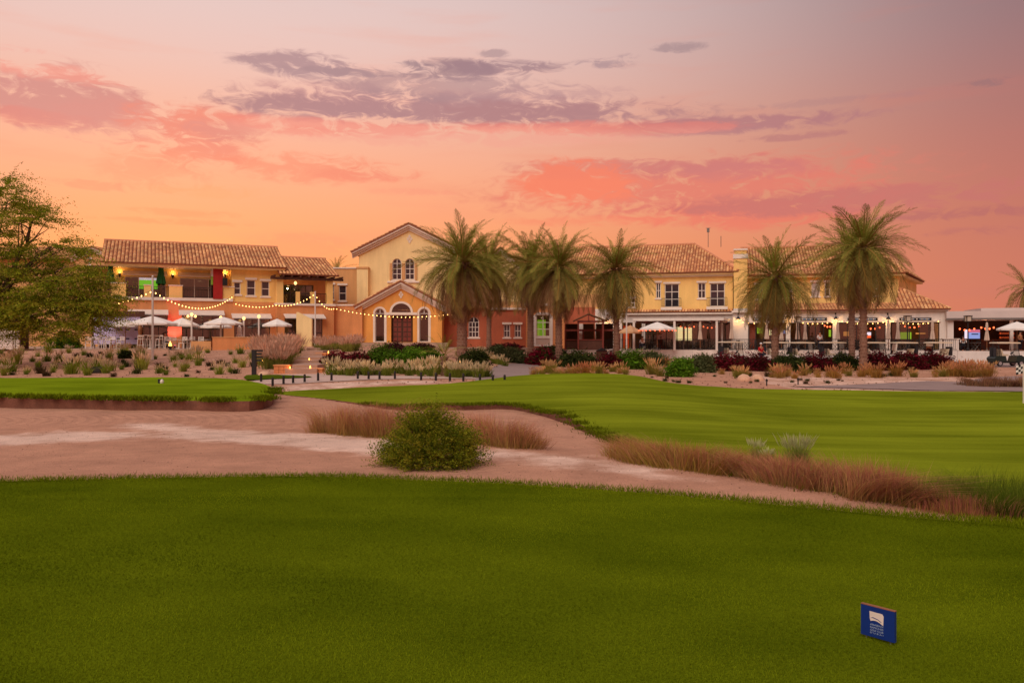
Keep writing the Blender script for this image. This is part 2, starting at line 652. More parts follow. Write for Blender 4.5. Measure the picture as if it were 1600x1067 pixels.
def tile_mat():
    m, n, l, out = new_mat('clay_roof_tiles')
    at = n('ShaderNodeAttribute', attribute_name='Col')
    nz = n('ShaderNodeTexNoise')
    nz.inputs['Scale'].default_value = 0.45
    nz.inputs['Detail'].default_value = 6
    tc = n('ShaderNodeTexCoord')
    l(tc.outputs['Object'], nz.inputs['Vector'])
    r = n('ShaderNodeMapRange')
    l(nz.outputs['Fac'], r.inputs[0])
    r.inputs[1].default_value = .3
    r.inputs[2].default_value = .7
    r.inputs[3].default_value = .8
    r.inputs[4].default_value = 1.15
    vm = n('ShaderNodeVectorMath', operation='SCALE')
    l(at.outputs['Color'], vm.inputs[0])
    l(r.outputs[0], vm.inputs['Scale'])
    p = n('ShaderNodeBsdfPrincipled')
    p.inputs['Roughness'].default_value = .85
    l(vm.outputs[0], p.inputs['Base Color'])
    l(p.outputs[0], out.inputs[0])
    return m


M_TILE = tile_mat()


def turf_mat(name, dark, light, stripe=0.0, sscale=1.2, patch=0.5):
    """mown turf: fine speckle of blades, soft patches, mowing bands along x"""
    m, n, l, out = new_mat(name)
    tc = n('ShaderNodeTexCoord')
    a = n('ShaderNodeTexNoise')
    a.inputs['Scale'].default_value = 55
    a.inputs['Detail'].default_value = 4
    b = n('ShaderNodeTexNoise')
    b.inputs['Scale'].default_value = patch
    b.inputs['Detail'].default_value = 5
    mp = n('ShaderNodeMapping')
    mp.inputs['Scale'].default_value = (0.13, 1.0, 1.0)
    mp.inputs['Rotation'].default_value = (0, 0, R(14))
    l(tc.outputs['Object'], mp.inputs['Vector'])
    c = n('ShaderNodeTexNoise')
    c.inputs['Scale'].default_value = sscale
    c.inputs['Detail'].default_value = 4
    c.inputs['Distortion'].default_value = 1.3
    l(mp.outputs[0], c.inputs['Vector'])
    l(tc.outputs['Object'], a.inputs['Vector'])
    l(tc.outputs['Object'], b.inputs['Vector'])

    def acc(prev, sock, w, lo=.3, hi=.7):
        r = n('ShaderNodeMapRange')
        l(sock, r.inputs[0])
        r.inputs[1].default_value = lo
        r.inputs[2].default_value = hi
        r.inputs[3].default_value = -w
        r.inputs[4].default_value = w
        s = n('ShaderNodeMath', operation='ADD')
        if prev is None:
            s.inputs[0].default_value = .5
        else:
            l(prev, s.inputs[0])
        l(r.outputs[0], s.inputs[1])
        return s.outputs[0]
    f = acc(None, a.outputs['Fac'], .22)
    f = acc(f, b.outputs['Fac'], .25)
    if stripe:
        f = acc(f, c.outputs['Fac'], stripe, .35, .65)
    mx = n('ShaderNodeMix', data_type='RGBA')
    l(f, mx.inputs[0])
    mx.inputs[6].default_value = dark
    mx.inputs[7].default_value = light
    p = n('ShaderNodeBsdfPrincipled')
    p.inputs['Roughness'].default_value = .9
    p.inputs['Specular IOR Level'].default_value = .0
    l(mx.outputs[2], p.inputs['Base Color'])
    bp = n('ShaderNodeBump')
    bp.inputs['Strength'].default_value = .7
    bp.inputs['Distance'].default_value = .03
    l(a.outputs['Fac'], bp.inputs['Height'])
    l(bp.outputs[0], p.inputs['Normal'])
    l(p.outputs[0], out.inputs[0])
    return m


M_TEE = turf_mat('tee_turf', (.054, .085, .002, 1), (.16, .205, .006, 1), 0.12, 1.0, .6)
M_FAIR = turf_mat('fairway_turf', (.112, .148, .006, 1), (.285, .345, .018, 1), .22, .7, .22)
M_TEE2 = turf_mat('far_tee_turf', (.10, .155, .004, 1), (.26, .36, .012, 1), .2, .9, .4)
M_ROUGH = turf_mat('strip_turf', (.05, .075, .004, 1), (.11, .15, .01, 1), .2, .9, .4)


def sand_mat():
    m, n, l, out = new_mat('sand')
    tc = n('ShaderNodeTexCoord')
    at = n('ShaderNodeAttribute', attribute_name='Col')      # r: dry pale sand, g: rake grooves, b: gravelly bed
    sp = n('ShaderNodeSeparateColor')
    l(at.outputs['Color'], sp.inputs[0])
    n1 = n('ShaderNodeTexNoise')
    n1.inputs['Scale'].default_value = 1.1
    n1.inputs['Detail'].default_value = 8
    n1.inputs['Roughness'].default_value = .65
    l(tc.outputs['Object'], n1.inputs['Vector'])
    n2 = n('ShaderNodeTexNoise')
    n2.inputs['Scale'].default_value = 38
    n2.inputs['Detail'].default_value = 5
    l(tc.outputs['Object'], n2.inputs['Vector'])

    def math_(op, a, b, clamp=False):
        x = n('ShaderNodeMath', operation=op, use_clamp=clamp)
        for i, v in enumerate((a, b)):
            if isinstance(v, (int, float)):
                x.inputs[i].default_value = v
            else:
                l(v, x.inputs[i])
        return x.outputs[0]
    pale = math_('ADD', sp.outputs[0], math_('MULTIPLY', math_('SUBTRACT', n1.outputs['Fac'], .5), 1.7))
    ps = n('ShaderNodeMapRange', interpolation_type='SMOOTHSTEP')
    l(pale, ps.inputs[0])
    ps.inputs[1].default_value = .28
    ps.inputs[2].default_value = .95
    mx = n('ShaderNodeMix', data_type='RGBA')
    l(ps.outputs[0], mx.inputs[0])
    mx.inputs[6].default_value = lin(200, 150, 124)
    mx.inputs[7].default_value = lin(234, 200, 180)
    r = n('ShaderNodeMapRange')
    l(n2.outputs['Fac'], r.inputs[0])
    r.inputs[1].default_value = .3
    r.inputs[2].default_value = .7
    r.inputs[3].default_value = .84
    r.inputs[4].default_value = 1.14
    r1 = n('ShaderNodeMapRange')
    l(n1.outputs['Fac'], r1.inputs[0])
    r1.inputs[1].default_value = .3
    r1.inputs[2].default_value = .7
    r1.inputs[3].default_value = .80
    r1.inputs[4].default_value = 1.14
    vm = n('ShaderNodeVectorMath', operation='SCALE')
    l(mx.outputs[2], vm.inputs[0])
    l(math_('MULTIPLY', r.outputs[0], r1.outputs[0]), vm.inputs['Scale'])
    p = n('ShaderNodeBsdfPrincipled')
    p.inputs['Roughness'].default_value = .95
    p.inputs['Specular IOR Level'].default_value = .02
    l(vm.outputs[0], p.inputs['Base Color'])
    # rake grooves: curved rings swept by the rake, plus grain
    wv = n('ShaderNodeTexWave', wave_type='RINGS', rings_direction='Z')
    wv.inputs['Scale'].default_value = 1.7
    wv.inputs['Distortion'].default_value = 1.6
    wv.inputs['Detail'].default_value = 2
    wv.inputs['Detail Scale'].default_value = .35
    mp = n('ShaderNodeMapping')
    mp.inputs['Location'].default_value = (11.0, -21.0, 0)
    mp.inputs['Scale'].default_value = (.55, 1.0, 0)
    l(tc.outputs['Object'], mp.inputs['Vector'])
    l(mp.outputs[0], wv.inputs['Vector'])
    h = math_('ADD', math_('MULTIPLY', math_('MULTIPLY', wv.outputs['Fac'], sp.outputs[1]), .42), math_('MULTIPLY', n2.outputs['Fac'], .8))
    bp = n('ShaderNodeBump')
    bp.inputs['Strength'].default_value = .8
    bp.inputs['Distance'].default_value = .05
    l(h, bp.inputs['Height'])
    l(bp.outputs[0], p.inputs['Normal'])
    l(p.outputs[0], out.inputs[0])
    return m


M_SAND = sand_mat()
# ------------------------------------------------------------ terrain
def tps(ctrl, lam=0.02):
    """thin plate surface through control points (photo column, row, height) or ('w', x, y, z)"""
    pts = []
    for c in ctrl:
        if c[0] == 'w':
            pts.append(c[1:])
        else:
            px, py, z = c
            Y = (EYE - z) * FPX / (py - HZ)
            pts.append((WX(px, Y), Y, z))
    p = np.array(pts, dtype=float)
    n = len(p)
    d = np.linalg.norm(p[:, None, :2] - p[None, :, :2], axis=2)
    K = np.where(d > 0, d * d * np.log(d + 1e-9), 0) + lam * np.eye(n) * 20
    Pm = np.hstack([np.ones((n, 1)), p[:, :2]])
    A = np.zeros((n + 3, n + 3))
    A[:n, :n] = K
    A[:n, n:] = Pm
    A[n:, :n] = Pm.T
    w = np.linalg.solve(A, np.concatenate([p[:, 2], np.zeros(3)]))

    def ev(x, y):
        x = np.atleast_1d(np.asarray(x, float))
        y = np.atleast_1d(np.asarray(y, float))
        out = np.zeros_like(x)
        for s in range(0, len(x), 20000):
            xx, yy = x[s:s + 20000], y[s:s + 20000]
            r2 = (xx[:, None] - p[None, :, 0]) ** 2 + (yy[:, None] - p[None, :, 1]) ** 2
            k = 0.5 * r2 * np.log(r2 + 1e-12)
            out[s:s + 20000] = k @ w[:n] + w[n] + w[n + 1] * xx + w[n + 2] * yy
        return out
    return ev


BASE_CTRL = [(-200, 750, -.3), (100, 748, -.3), (600, 746, -.36), (1000, 770, -.38), (1350, 798, -.38), (1700, 830, -.4),
             (-100, 690, -.40), (100, 690, -.42), (400, 690, -.45), (700, 695, -.45), (900, 690, -.42), (1050, 725, -.4),
             (-200, 640, -.42), (0, 640, -.42), (200, 640, -.43), (420, 638, -.4), (600, 650, -.5), (800, 648, -.48), (850, 665, -.46),
             (440, 614, -.34), (500, 606, -.22), (560, 600, -.15), (440, 596, -.06), (520, 592, -.02), (700, 594, -.08), (600, 588, 0.0),
             (0, 588, -.06), (200, 588, -.06), (380, 588, -.04), (-200, 588, -.06),
             (0, 562, .45), (100, 562, .45), (300, 562, .45), (-200, 560, .45), (400, 560, .5), (200, 548, .86), (0, 548, .86), (380, 546, .95),
             (470, 575, .2), (640, 572, .25), (560, 556, .7), (680, 556, .6), (620, 545, 1.0), (480, 552, .8), (740, 560, .3),
             (800, 588, -.12), (800, 572, -.06), (900, 580, -.12), (1000, 582, -.15), (940, 566, -.1), (1060, 572, -.22),
             (1200, 594, -.32), (1180, 575, -.34), (1350, 588, -.36), (1480, 592, -.38), (1300, 574, -.36), (1440, 573, -.36),
             (1560, 600, -.42), (1600, 580, -.38), (1700, 600, -.42), (1570, 571, -.36), (1750, 571, -.36), (1300, 604, -.4), (1450, 604, -.42),
             ('w', -50, 66, .85), ('w', -30, 66, .85), ('w', -10, 70, 1.1), ('w', 0, 72, .6), ('w', 15, 74, -.2), ('w', 40, 72, -.36),
             ('w', -50, 100, .5), ('w', 0, 100, .4), ('w', 50, 100, -.3), ('w', -30, 2, -.5), ('w', 30, 2, -.5), ('w', 0, 2, -.5), ('w', -40, 25, -.4), ('w', 50, 30, -.5)]
base_f = tps(BASE_CTRL)
FAIR_CTRL = [(430, 612, -.31), (500, 621, -.36), (600, 632, -.33), (700, 631, -.28), (800, 631, -.28), (860, 644, -.29), (920, 669, -.31), (990, 695, -.32),
             (1080, 715, -.34), (1180, 742, -.36), (1400, 785, -.38), (1600, 812, -.40), (1800, 830, -.42),
             (560, 604, -.20), (700, 598, -.10), (830, 594, -.02), (900, 588.5, .06), (980, 590.5, .03), (1050, 597, -.09), (1150, 605, -.24), (1300, 608, -.30),
             (1450, 610, -.33), (1600, 611, -.33), (1800, 611, -.33), (2000, 611, -.33),
             (800, 612, -.12), (900, 612, -.06), (900, 640, -.16), (1000, 640, -.20), (1000, 612, -.08), (1200, 640, -.44), (1400, 640, -.52), (1500, 680, -.52), (1200, 690, -.42),
             (1300, 622, -.40), (1600, 650, -.50), (1600, 720, -.50), (1800, 680, -.5), (1050, 670, -.32), (620, 616, -.24), (720, 612, -.15), (1450, 620, -.42)]
fair_f = tps(FAIR_CTRL)


def smooth_loop(pts, per=4, closed=True):
    pts = [Vector((p[0], p[1])) for p in pts]
    n = len(pts)
    out = []
    for i in range(n):
        p0, p1, p2, p3 = pts[(i - 1) % n], pts[i], pts[(i + 1) % n], pts[(i + 2) % n]
        for k in range(per):
            t = k / per
            out.append(0.5 * ((2 * p1) + (p2 - p0) * t + (2 * p0 - 5 * p1 + 4 * p2 - p3) * t * t + (3 * p1 - p0 - 3 * p2 + p3) * t ** 3))
    return out


def flat_pt(px, py, z):
    Y = (EYE - z) * FPX / (py - HZ)
    return (WX(px, Y), Y)


def inside(poly, x, y):
    x = np.asarray(x, float)
    y = np.asarray(y, float)
    r = np.zeros(x.shape, bool)
    n = len(poly)
    j = n - 1
    for i in range(n):
        xi, yi = poly[i][0], poly[i][1]
        xj, yj = poly[j][0], poly[j][1]
        c = ((yi > y) != (yj > y)) & (x < (xj - xi) * (y - yi) / (yj - yi + 1e-12) + xi)
        r ^= c
        j = i
    return r


def dist_to(poly, x, y):
    d = np.full(np.shape(x), 1e9)
    for i in range(len(poly)):
        a = poly[i - 1]
        b = poly[i]
        ex, ey = b[0] - a[0], b[1] - a[1]
        L2 = ex * ex + ey * ey + 1e-12
        t = np.clip(((x - a[0]) * ex + (y - a[1]) * ey) / L2, 0, 1)
        d = np.minimum(d, np.hypot(x - a[0] - t * ex, y - a[1] - t * ey))
    return d


FAIR_OUT = [(430, 612, -.31), (500, 621, -.36), (600, 632, -.33), (700, 631, -.28), (800, 631, -.28), (860, 644, -.29), (920, 669, -.31), (990, 694, -.32),
            (1080, 715, -.34), (1180, 740, -.36), (1400, 783, -.38), (1600, 810, -.40), (1800, 830, -.42)]
fair_poly = [flat_pt(*c) for c in FAIR_OUT] + [(24, 9.5), (40, 20), (46, 33)] + \
            [flat_pt(*c) for c in [(1800, 611, -.33), (1600, 611, -.33), (1450, 610, -.33), (1300, 608, -.30), (1150, 605, -.24), (1050, 597, -.09)]] + \
            [(5.5, 39.5), (2.6, 40.2), (0.2, 39.0)] + [flat_pt(*c) for c in [(700, 598, -.10), (560, 604, -.20)]]
fair_loop = smooth_loop(fair_poly, 4)
TEE_OUT = [(-300, 756), (0, 751), (200, 746), (450, 743), (600, 746), (800, 754), (1000, 767), (1200, 784), (1400, 803), (1600, 820), (1900, 850)]
tee_poly = [flat_pt(px, py, -.04) for px, py in TEE_OUT] + [(16, 3), (16, -12), (-16, -12), (-16, 5)]
tee_loop = smooth_loop(tee_poly, 5)
TEE2_OUT = [(-400, 612), (-200, 612), (0, 615), (120, 616.5), (250, 618), (350, 619.5), (400, 619), (424, 613), (428, 605), (418, 599), (395, 594.5), (330, 590.5), (200, 588.5), (0, 587.5), (-200, 587.5), (-400, 587.5)]
tee2_loop = smooth_loop([flat_pt(px, py, 0.02) for px, py in TEE2_OUT], 4)


def ground_z(x, y):
    """height of the bare ground (sand, beds), also under lawns"""
    x = np.atleast_1d(np.asarray(x, float))
    y = np.atleast_1d(np.asarray(y, float))
    xc = np.clip(x, -58, 58)
    yc = np.clip(y, 1, 104)
    z = np.clip(base_f(xc, yc), -.6, 1.3)
    far = np.clip(np.maximum(np.abs(x) - 58, np.maximum(y - 104, 1 - y)) / 40.0, 0, 1)
    z = z * (1 - far) + (-.4) * far
    z += 0.012 * np.sin(x * 1.9 + 1.3 * np.sin(y * .7)) * np.cos(y * 1.3 + x * .4)
    m = inside(fair_loop, x, y)
    if m.any():
        z[m] = np.minimum(z[m], fair_f(x[m], y[m]) - .10)
    m = inside(tee_loop, x, y)
    z[m] = np.minimum(z[m], -.34)
    m = inside(tee2_loop, x, y)
    z[m] = np.minimum(z[m], -.2)
    return z


def GZ(x, y):
    return float(ground_z([x], [y])[0])


def hit(px, py, lo=8.0, hi=95.0):
    """where a photo ray meets the bare ground"""
    Y = np.linspace(lo, hi, 900)
    X = (px - 800) / FPX * Y
    Zr = EYE - (py - HZ) / FPX * Y
    g = ground_z(X, Y)
    s = np.where(Zr <= g)[0]
    i = s[0] if len(s) else -1
    return Vector((X[i], Y[i], g[i]))


def soft(x, a, b):
    t = np.clip((x - a) / (b - a), 0, 1)
    return t * t * (3 - 2 * t)


# ground sheet with the bunker, the beds and far country
ys = np.concatenate([[-2500, -600, -150, -40, -10], np.arange(2, 9, .5), np.arange(9, 34, .22), np.arange(34, 76, .5), np.arange(76, 110, 2), [118, 130, 160, 220, 400, 900, 2500, 6000]])
xs = np.concatenate([[-6000, -2000, -700, -300, -140, -90, -70], np.arange(-58, -22, .8), np.arange(-22, 16, .24), np.arange(16, 58, .8), [70, 90, 140, 300, 700, 2000, 6000]])
GX, GY = np.meshgrid(xs, ys)
gx, gy = GX.ravel(), GY.ravel()
gz = ground_z(gx, gy)
nx, ny = len(xs), len(ys)
ii = np.arange((ny - 1) * (nx - 1))
r0 = ii // (nx - 1) * nx + ii % (nx - 1)
faces = np.stack([r0, r0 + 1, r0 + nx + 1, r0 + nx], 1)
# dry pale streaks of sand and where the rake went, in metres on the ground
ppx = 800 + FPX * gx / np.maximum(gy, 1)
ppy = HZ + FPX * (EYE - gz) / np.maximum(gy, 1)
pale = np.zeros_like(gx)


def streak(line, wid, amt=1.0):
    global pale
    pts = [hit(px, py) for px, py in line]
    d = np.full(gx.shape, 1e9)
    for a, b in zip(pts[:-1], pts[1:]):
        ex, ey = b.x - a.x, b.y - a.y
        t = np.clip(((gx - a.x) * ex + (gy - a.y) * ey) / (ex * ex + ey * ey), 0, 1)
        d = np.minimum(d, np.hypot((gx - a.x - t * ex) * .7, gy - a.y - t * ey))
    pale = np.maximum(pale, amt * (1 - soft(d, wid * .15, wid * 1.7)))


streak([(-60, 690), (40, 686), (110, 682)], 1.25)
streak([(110, 682), (165, 680)], .8)
streak([(235, 664), (300, 674), (360, 681)], .8, .75)
streak([(340, 680), (450, 686), (560, 694)], 1.25)
streak([(550, 694), (640, 706)], .8, .8)
streak([(740, 708), (840, 715), (960, 733)], .75, .7)
streak([(960, 735), (1080, 752)], .5, .5)
streak([(480, 606), (560, 600), (660, 597)], 1.0, .75)
pale[(gy > 33) & (gx > 12) & (gy < 46)] = .6
pale[gy > 46] = .25
groove = soft(gy, 9, 10) * (1 - soft(gy, 24, 28)) * (1 - soft(gx, -2, 3)) * (1 - .8 * pale)
me = np_mesh('ground', np.stack([gx, gy, gz], 1), faces, M_SAND, np.stack([pale, groove, (gy > 34) * 1.0], 1), True)
tag(link('ground', me), kind='structure')


def lawn(name, loop, zf, step, mat, skirt, smat, drop=0.05, edge=.35):
    """turf sheet over a smooth outline, rolling down at its edge, with the cut soil edge as a part"""
    out = [(p[0], p[1]) for p in loop]
    dense = []
    for i in range(len(out)):
        a, b = out[i], out[(i + 1) % len(out)]
        k = max(1, int(math.hypot(b[0] - a[0], b[1] - a[1]) / step))
        for j in range(k):
            dense.append((a[0] + (b[0] - a[0]) * j / k, a[1] + (b[1] - a[1]) * j / k))
    jit = [(p[0] + nrs.uniform(-.03, .03), p[1] + nrs.uniform(-.03, .03)) for p in dense]
    bx = [min(p[0] for p in jit), max(p[0] for p in jit), min(p[1] for p in jit), max(p[1] for p in jit)]
    qx, qy = np.meshgrid(np.arange(bx[0], bx[1], step), np.arange(bx[2], bx[3], step))
    qx, qy = qx.ravel() + nrs.uniform(-.1, .1, qx.size) * step, qy.ravel() + nrs.uniform(-.1, .1, qy.size) * step
    ok = inside(jit, qx, qy)
    qx, qy = qx[ok], qy[ok]
    dd = dist_to(jit, qx, qy)
    ok = dd > step * .35
    qx, qy, dd = qx[ok], qy[ok], dd[ok]
    n = len(jit)
    verts = [Vector(p) for p in jit] + [Vector((a, b)) for a, b in zip(qx, qy)]
    edges = [(i, (i + 1) % n) for i in range(n)]
    v2, e2, f2, *_ = geo.delaunay_2d_cdt(verts, edges, [], 1, 1e-5)
    x = np.array([v[0] for v in v2])
    y = np.array([v[1] for v in v2])
    d = dist_to(jit, x, y)
    z = zf(x, y) - drop * (1 - soft(d, 0, edge)) ** 2
    me = np_mesh(name, np.stack([x, y, z], 1), np.array([tuple(f) for f in f2]), mat, None, True)
    import bmesh
    bm = bmesh.new()
    bm.from_mesh(me)
    bmesh.ops.recalc_face_normals(bm, faces=bm.faces)
    if sum(f.normal.z for f in bm.faces) < 0:
        bmesh.ops.reverse_faces(bm, faces=bm.faces)
    bm.to_mesh(me)
    bm.free()
    o = tag(link(name, me), kind='structure')
    jx = np.array([p[0] for p in jit])
    jy = np.array([p[1] for p in jit])
    jz = zf(jx, jy) - drop
    mb = MB()
    vs = [(jx[i], jy[i], jz[i]) for i in range(n)] + [(jx[i], jy[i], jz[i] - skirt) for i in range(n)]
    mb.add(vs, [(i, (i + 1) % n, n + (i + 1) % n, n + i) for i in range(n)])
    mb.build('edge', smat, o)
    return o, list(zip(jx, jy, jz))


def tee_z(x, y):
    return 0.0 * x + 0.012 * np.sin(x * .5 + 1) * np.cos(y * .45)


def tee2_z(x, y):
    return 0.02 + 0.05 * np.sin(x * .22 + .6) * np.sin(y * .3)


tee_obj, tee_edge = lawn('tee_lawn', tee_loop, tee_z, .45, M_TEE, .42, M_SOIL, .06, .5)
fair_obj, fair_edge = lawn('fairway', fair_loop, fair_f, .55, M_FAIR, .30, M_SOIL, .03, .3)
tee2_obj, tee2_edge = lawn('far_tee_lawn', tee2_loop, tee2_z, .6, M_TEE2, .5, M_SOIL, .09, .5)


def sheet(name, loop, off, mat, step=.6, per=3, kerb=0.0):
    """thin paved sheet following the ground"""
    lp = smooth_loop(loop, per) if per > 1 else [Vector(p) for p in loop]
    dense = []
    for i in range(len(lp)):
        a, b = lp[i], lp[(i + 1) % len(lp)]
        k = max(1, int((b - a).length / step))
        dense += [a + (b - a) * (j / k) for j in range(k)]
    n = len(dense)
    x0, x1 = min(p[0] for p in dense), max(p[0] for p in dense)
    y0, y1 = min(p[1] for p in dense), max(p[1] for p in dense)
    qx, qy = np.meshgrid(np.arange(x0, x1, step), np.arange(y0, y1, step))
    qx, qy = qx.ravel(), qy.ravel()
    ok = inside(dense, qx, qy)
    qx, qy = qx[ok], qy[ok]
    ok = dist_to(dense, qx, qy) > step * .3
    verts = dense + [Vector((a, b)) for a, b in zip(qx[ok], qy[ok])]
    v2, e2, f2, *_ = geo.delaunay_2d_cdt(verts, [(i, (i + 1) % n) for i in range(n)], [], 1, 1e-5)
    x = np.array([v[0] for v in v2])
    y = np.array([v[1] for v in v2])
    me = np_mesh(name, np.stack([x, y, ground_z(x, y) + off], 1), np.array([tuple(f)[::1] for f in f2]), mat, None, True)
    return tag(link(name, me), kind='structure')


def gp(px, py):
    h = hit(px, py)
    return (h.x, h.y)


sheet('path', [gp(*q) for q in [(395, 603), (440, 601), (490, 598.5), (560, 594.5), (640, 592), (700, 592), (760, 593), (775, 590), (700, 588.5), (620, 587.5), (560, 586.5), (505, 585), (440, 586), (420, 592), (390, 597)]], .02, M_PATH, .5, 2)
sheet('cart_road', [gp(742, 596), gp(762, 580), gp(778, 572), gp(800, 568.5), (8, 64), (22, 64.5), (40, 62), (46, 58), gp(1545, 590), gp(1520, 598), gp(1450, 596), gp(1350, 601), gp(1230, 605), (14, 36.5), (17, 35.0), (24, 34.6), gp(1480, 602), gp(1560, 606), (34, 34), (50, 40), (62, 60), (60, 73), (30, 72.5), (8, 72), (2, 70), gp(845, 574), gp(843, 582), (1.4, 43)], .03, M_ASPH, .8, 2)
sheet('lawn_strip', [gp(*q) for q in [(385, 595), (420, 593.8), (460, 592), (488, 590.5), (470, 588.5), (420, 587), (385, 587.5)]], .05, M_ROUGH, .5, 2)
# ------------------------------------------------------------ grass and plant builders
def blades(name, root, h, w, lean, cb, ct, mat=None, two=False):
    """many grass blades as one mesh: arrays of roots, heights, widths, lean vectors, base and tip colours"""
    n = len(root)
    ang = nrs.uniform(0, PI, n)
    sx, sy = np.cos(ang) * w / 2, np.sin(ang) * w / 2
    z0 = np.zeros(n)
    side = np.stack([sx, sy, z0], 1)
    tip = root + np.stack([lean[:, 0], lean[:, 1], h], 1)
    if not two:
        v = np.stack([root - side, root + side, tip], 1).reshape(-1, 3)
        f = np.arange(3 * n).reshape(-1, 3)
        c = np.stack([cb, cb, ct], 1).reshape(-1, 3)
    else:
        mid = root + np.stack([lean[:, 0] * .3, lean[:, 1] * .3, h * .62], 1)
        v = np.stack([root - side, root + side, mid + side * .7, mid - side * .7, tip], 1).reshape(-1, 3)
        b = np.arange(n)[:, None] * 5
        f = np.concatenate([b + [0, 1, 2], b + [0, 2, 3], b + [3, 2, 4]], 0)
        c = np.stack([cb, cb, (cb + ct) / 2, (cb + ct) / 2, ct], 1).reshape(-1, 3)
    return np_mesh(name, v, f, mat or GRASS, c)


def jcol(n, c, v=.25, hue=.12):
    c = np.array(c[:3])
    k = nrs.uniform(1 - v, 1 + v, (n, 1))
    return np.clip(c[None, :] * k * nrs.uniform(1 - hue, 1 + hue, (n, 3)), 0, 1)


def leaf_cloud(cent, nper, spread, size, cols, flat=.6, aspect=2.2):
    """leaf-sized quads round cluster centres -> verts, faces, cols"""
    m = len(cent)
    c = np.repeat(cent, nper, 0)
    n = len(c)
    p = c + nrs.normal(0, 1, (n, 3)) * np.array([spread, spread, spread * flat])
    a = nrs.normal(0, 1, (n, 3))
    a[:, 2] *= .6
    a /= np.linalg.norm(a, axis=1, keepdims=True)
    b = np.cross(a, nrs.normal(0, 1, (n, 3)))
    b /= np.linalg.norm(b, axis=1, keepdims=True) + 1e-9
    s = size * nrs.uniform(.6, 1.3, (n, 1))
    v = np.stack([p - a * s * aspect / 2, p + b * s * .5, p + a * s * aspect / 2, p - b * s * .5], 1).reshape(-1, 3)
    f = np.arange(4 * n).reshape(-1, 4)
    cc = np.asarray(cols)
    pick = np.repeat(nrs.randint(0, len(cc), m), nper)
    mix = nrs.rand(n) < .3
    pick[mix] = nrs.randint(0, len(cc), mix.sum())
    base = cc[pick] * nrs.uniform(.65, 1.35, (n, 1))
    return v, f, np.repeat(base, 4, 0)


def shrub_mesh(name, rx, ry, rz, cols, nclump=110, nper=26, size=.07, lump=.18):
    """dense shrub: leaf clumps over an uneven dome"""
    th = nrs.uniform(0, 2 * PI, nclump)
    u = nrs.uniform(-.05, 1, nclump)
    rr = nrs.uniform(.72, 1.0, nclump) + lump * np.sin(th * 3 + nrs.rand() * 6) * .5 + nrs.normal(0, lump * .35, nclump)
    s = np.sqrt(np.clip(1 - u * u, 0, 1))
    cent = np.stack([rx * rr * s * np.cos(th), ry * rr * s * np.sin(th), rz * np.maximum(.06, u * rr)], 1)
    v, f, c = leaf_cloud(cent, nper, min(rx, ry, rz) * .17 + .03, size, cols)
    # inner leaves so that the dome is not see-through
    k = nclump
    cent2 = np.stack([nrs.uniform(-.6, .6, k) * rx, nrs.uniform(-.6, .6, k) * ry, nrs.uniform(.05, .6, k) * rz], 1)
    v2, f2, c2 = leaf_cloud(cent2, 10, .2 * min(rx, ry), size * 2.2, cols)
    v2[:, 2] = np.maximum(v2[:, 2], .01)
    v[:, 2] = np.maximum(v[:, 2], .0)
    return np_mesh(name, np.concatenate([v, v2]), np.concatenate([f, f2 + len(v)]), VEG, np.concatenate([c, c2]))


def tuft_meshes(green, plume, h=.75, n=110, npl=26, spread=.12, plume_h=1.1, ws=1.0):
    a = nrs.uniform(0, 2 * PI, n)
    r = np.abs(nrs.normal(0, spread, n))
    root = np.stack([np.cos(a) * r, np.sin(a) * r, np.zeros(n)], 1)
    hh = h * nrs.uniform(.5, 1.1, n)
    ln = hh * nrs.uniform(.1, .85, n)
    lean = np.stack([np.cos(a) * ln, np.sin(a) * ln], 1)
    hh = hh * (1 - .35 * (ln / np.maximum(hh, .01)))
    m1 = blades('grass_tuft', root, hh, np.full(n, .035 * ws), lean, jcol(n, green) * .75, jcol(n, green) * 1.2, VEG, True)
    if npl == 0:
        return m1, None
    a = nrs.uniform(0, 2 * PI, npl)
    r = np.abs(nrs.normal(0, spread * .7, npl))
    hp = plume_h * nrs.uniform(.7, 1.05, npl)
    ln = hp * nrs.uniform(.1, .55, npl)
    base = np.stack([np.cos(a) * (r + ln * .55), np.sin(a) * (r + ln * .55), hp * .62], 1)
    V, Fc, Cc = [], [], []
    for i in range(npl):                                       # plume: a feathery spindle on its stalk
        top = Vector((math.cos(a[i]) * (r[i] + ln[i]), math.sin(a[i]) * (r[i] + ln[i]), hp[i] * .96))
        b = Vector(base[i])
        foot = Vector((math.cos(a[i]) * r[i], math.sin(a[i]) * r[i], 0))
        for q in range(3):
            q0 = PI * q / 3
            o = Vector((math.cos(q0), math.sin(q0), 0)) * .028 * ws
            k = len(V)
            mid = b.lerp(top, .45)
            V += [b, mid + o, top, mid - o]
            Fc.append((k, k + 1, k + 2, k + 3))
            Cc += [np.array(plume[:3]) * nrs.uniform(.75, 1.2)] * 4
        k = len(V)
        o = Vector((-math.sin(a[i]), math.cos(a[i]), 0)) * .006 * ws
        V += [foot - o, foot + o, b + o, b - o]
        Fc.append((k, k + 1, k + 2, k + 3))
        Cc += [np.array(green[:3])] * 4
    m2 = np_mesh('plumes', np.array([tuple(x) for x in V]), np.array(Fc), VEG, np.array(Cc))
    return m1, m2


G_OLIVE = lin(122, 128, 46)
G_LIGHT = lin(146, 150, 60)
G_MID = lin(84, 108, 34)
G_DARK = lin(52, 70, 30)
G_VIVID = lin(88, 130, 30)
C_PLUME = lin(222, 194, 160)
C_PINKPL = lin(222, 182, 156)
C_TAN = lin(190, 146, 96)


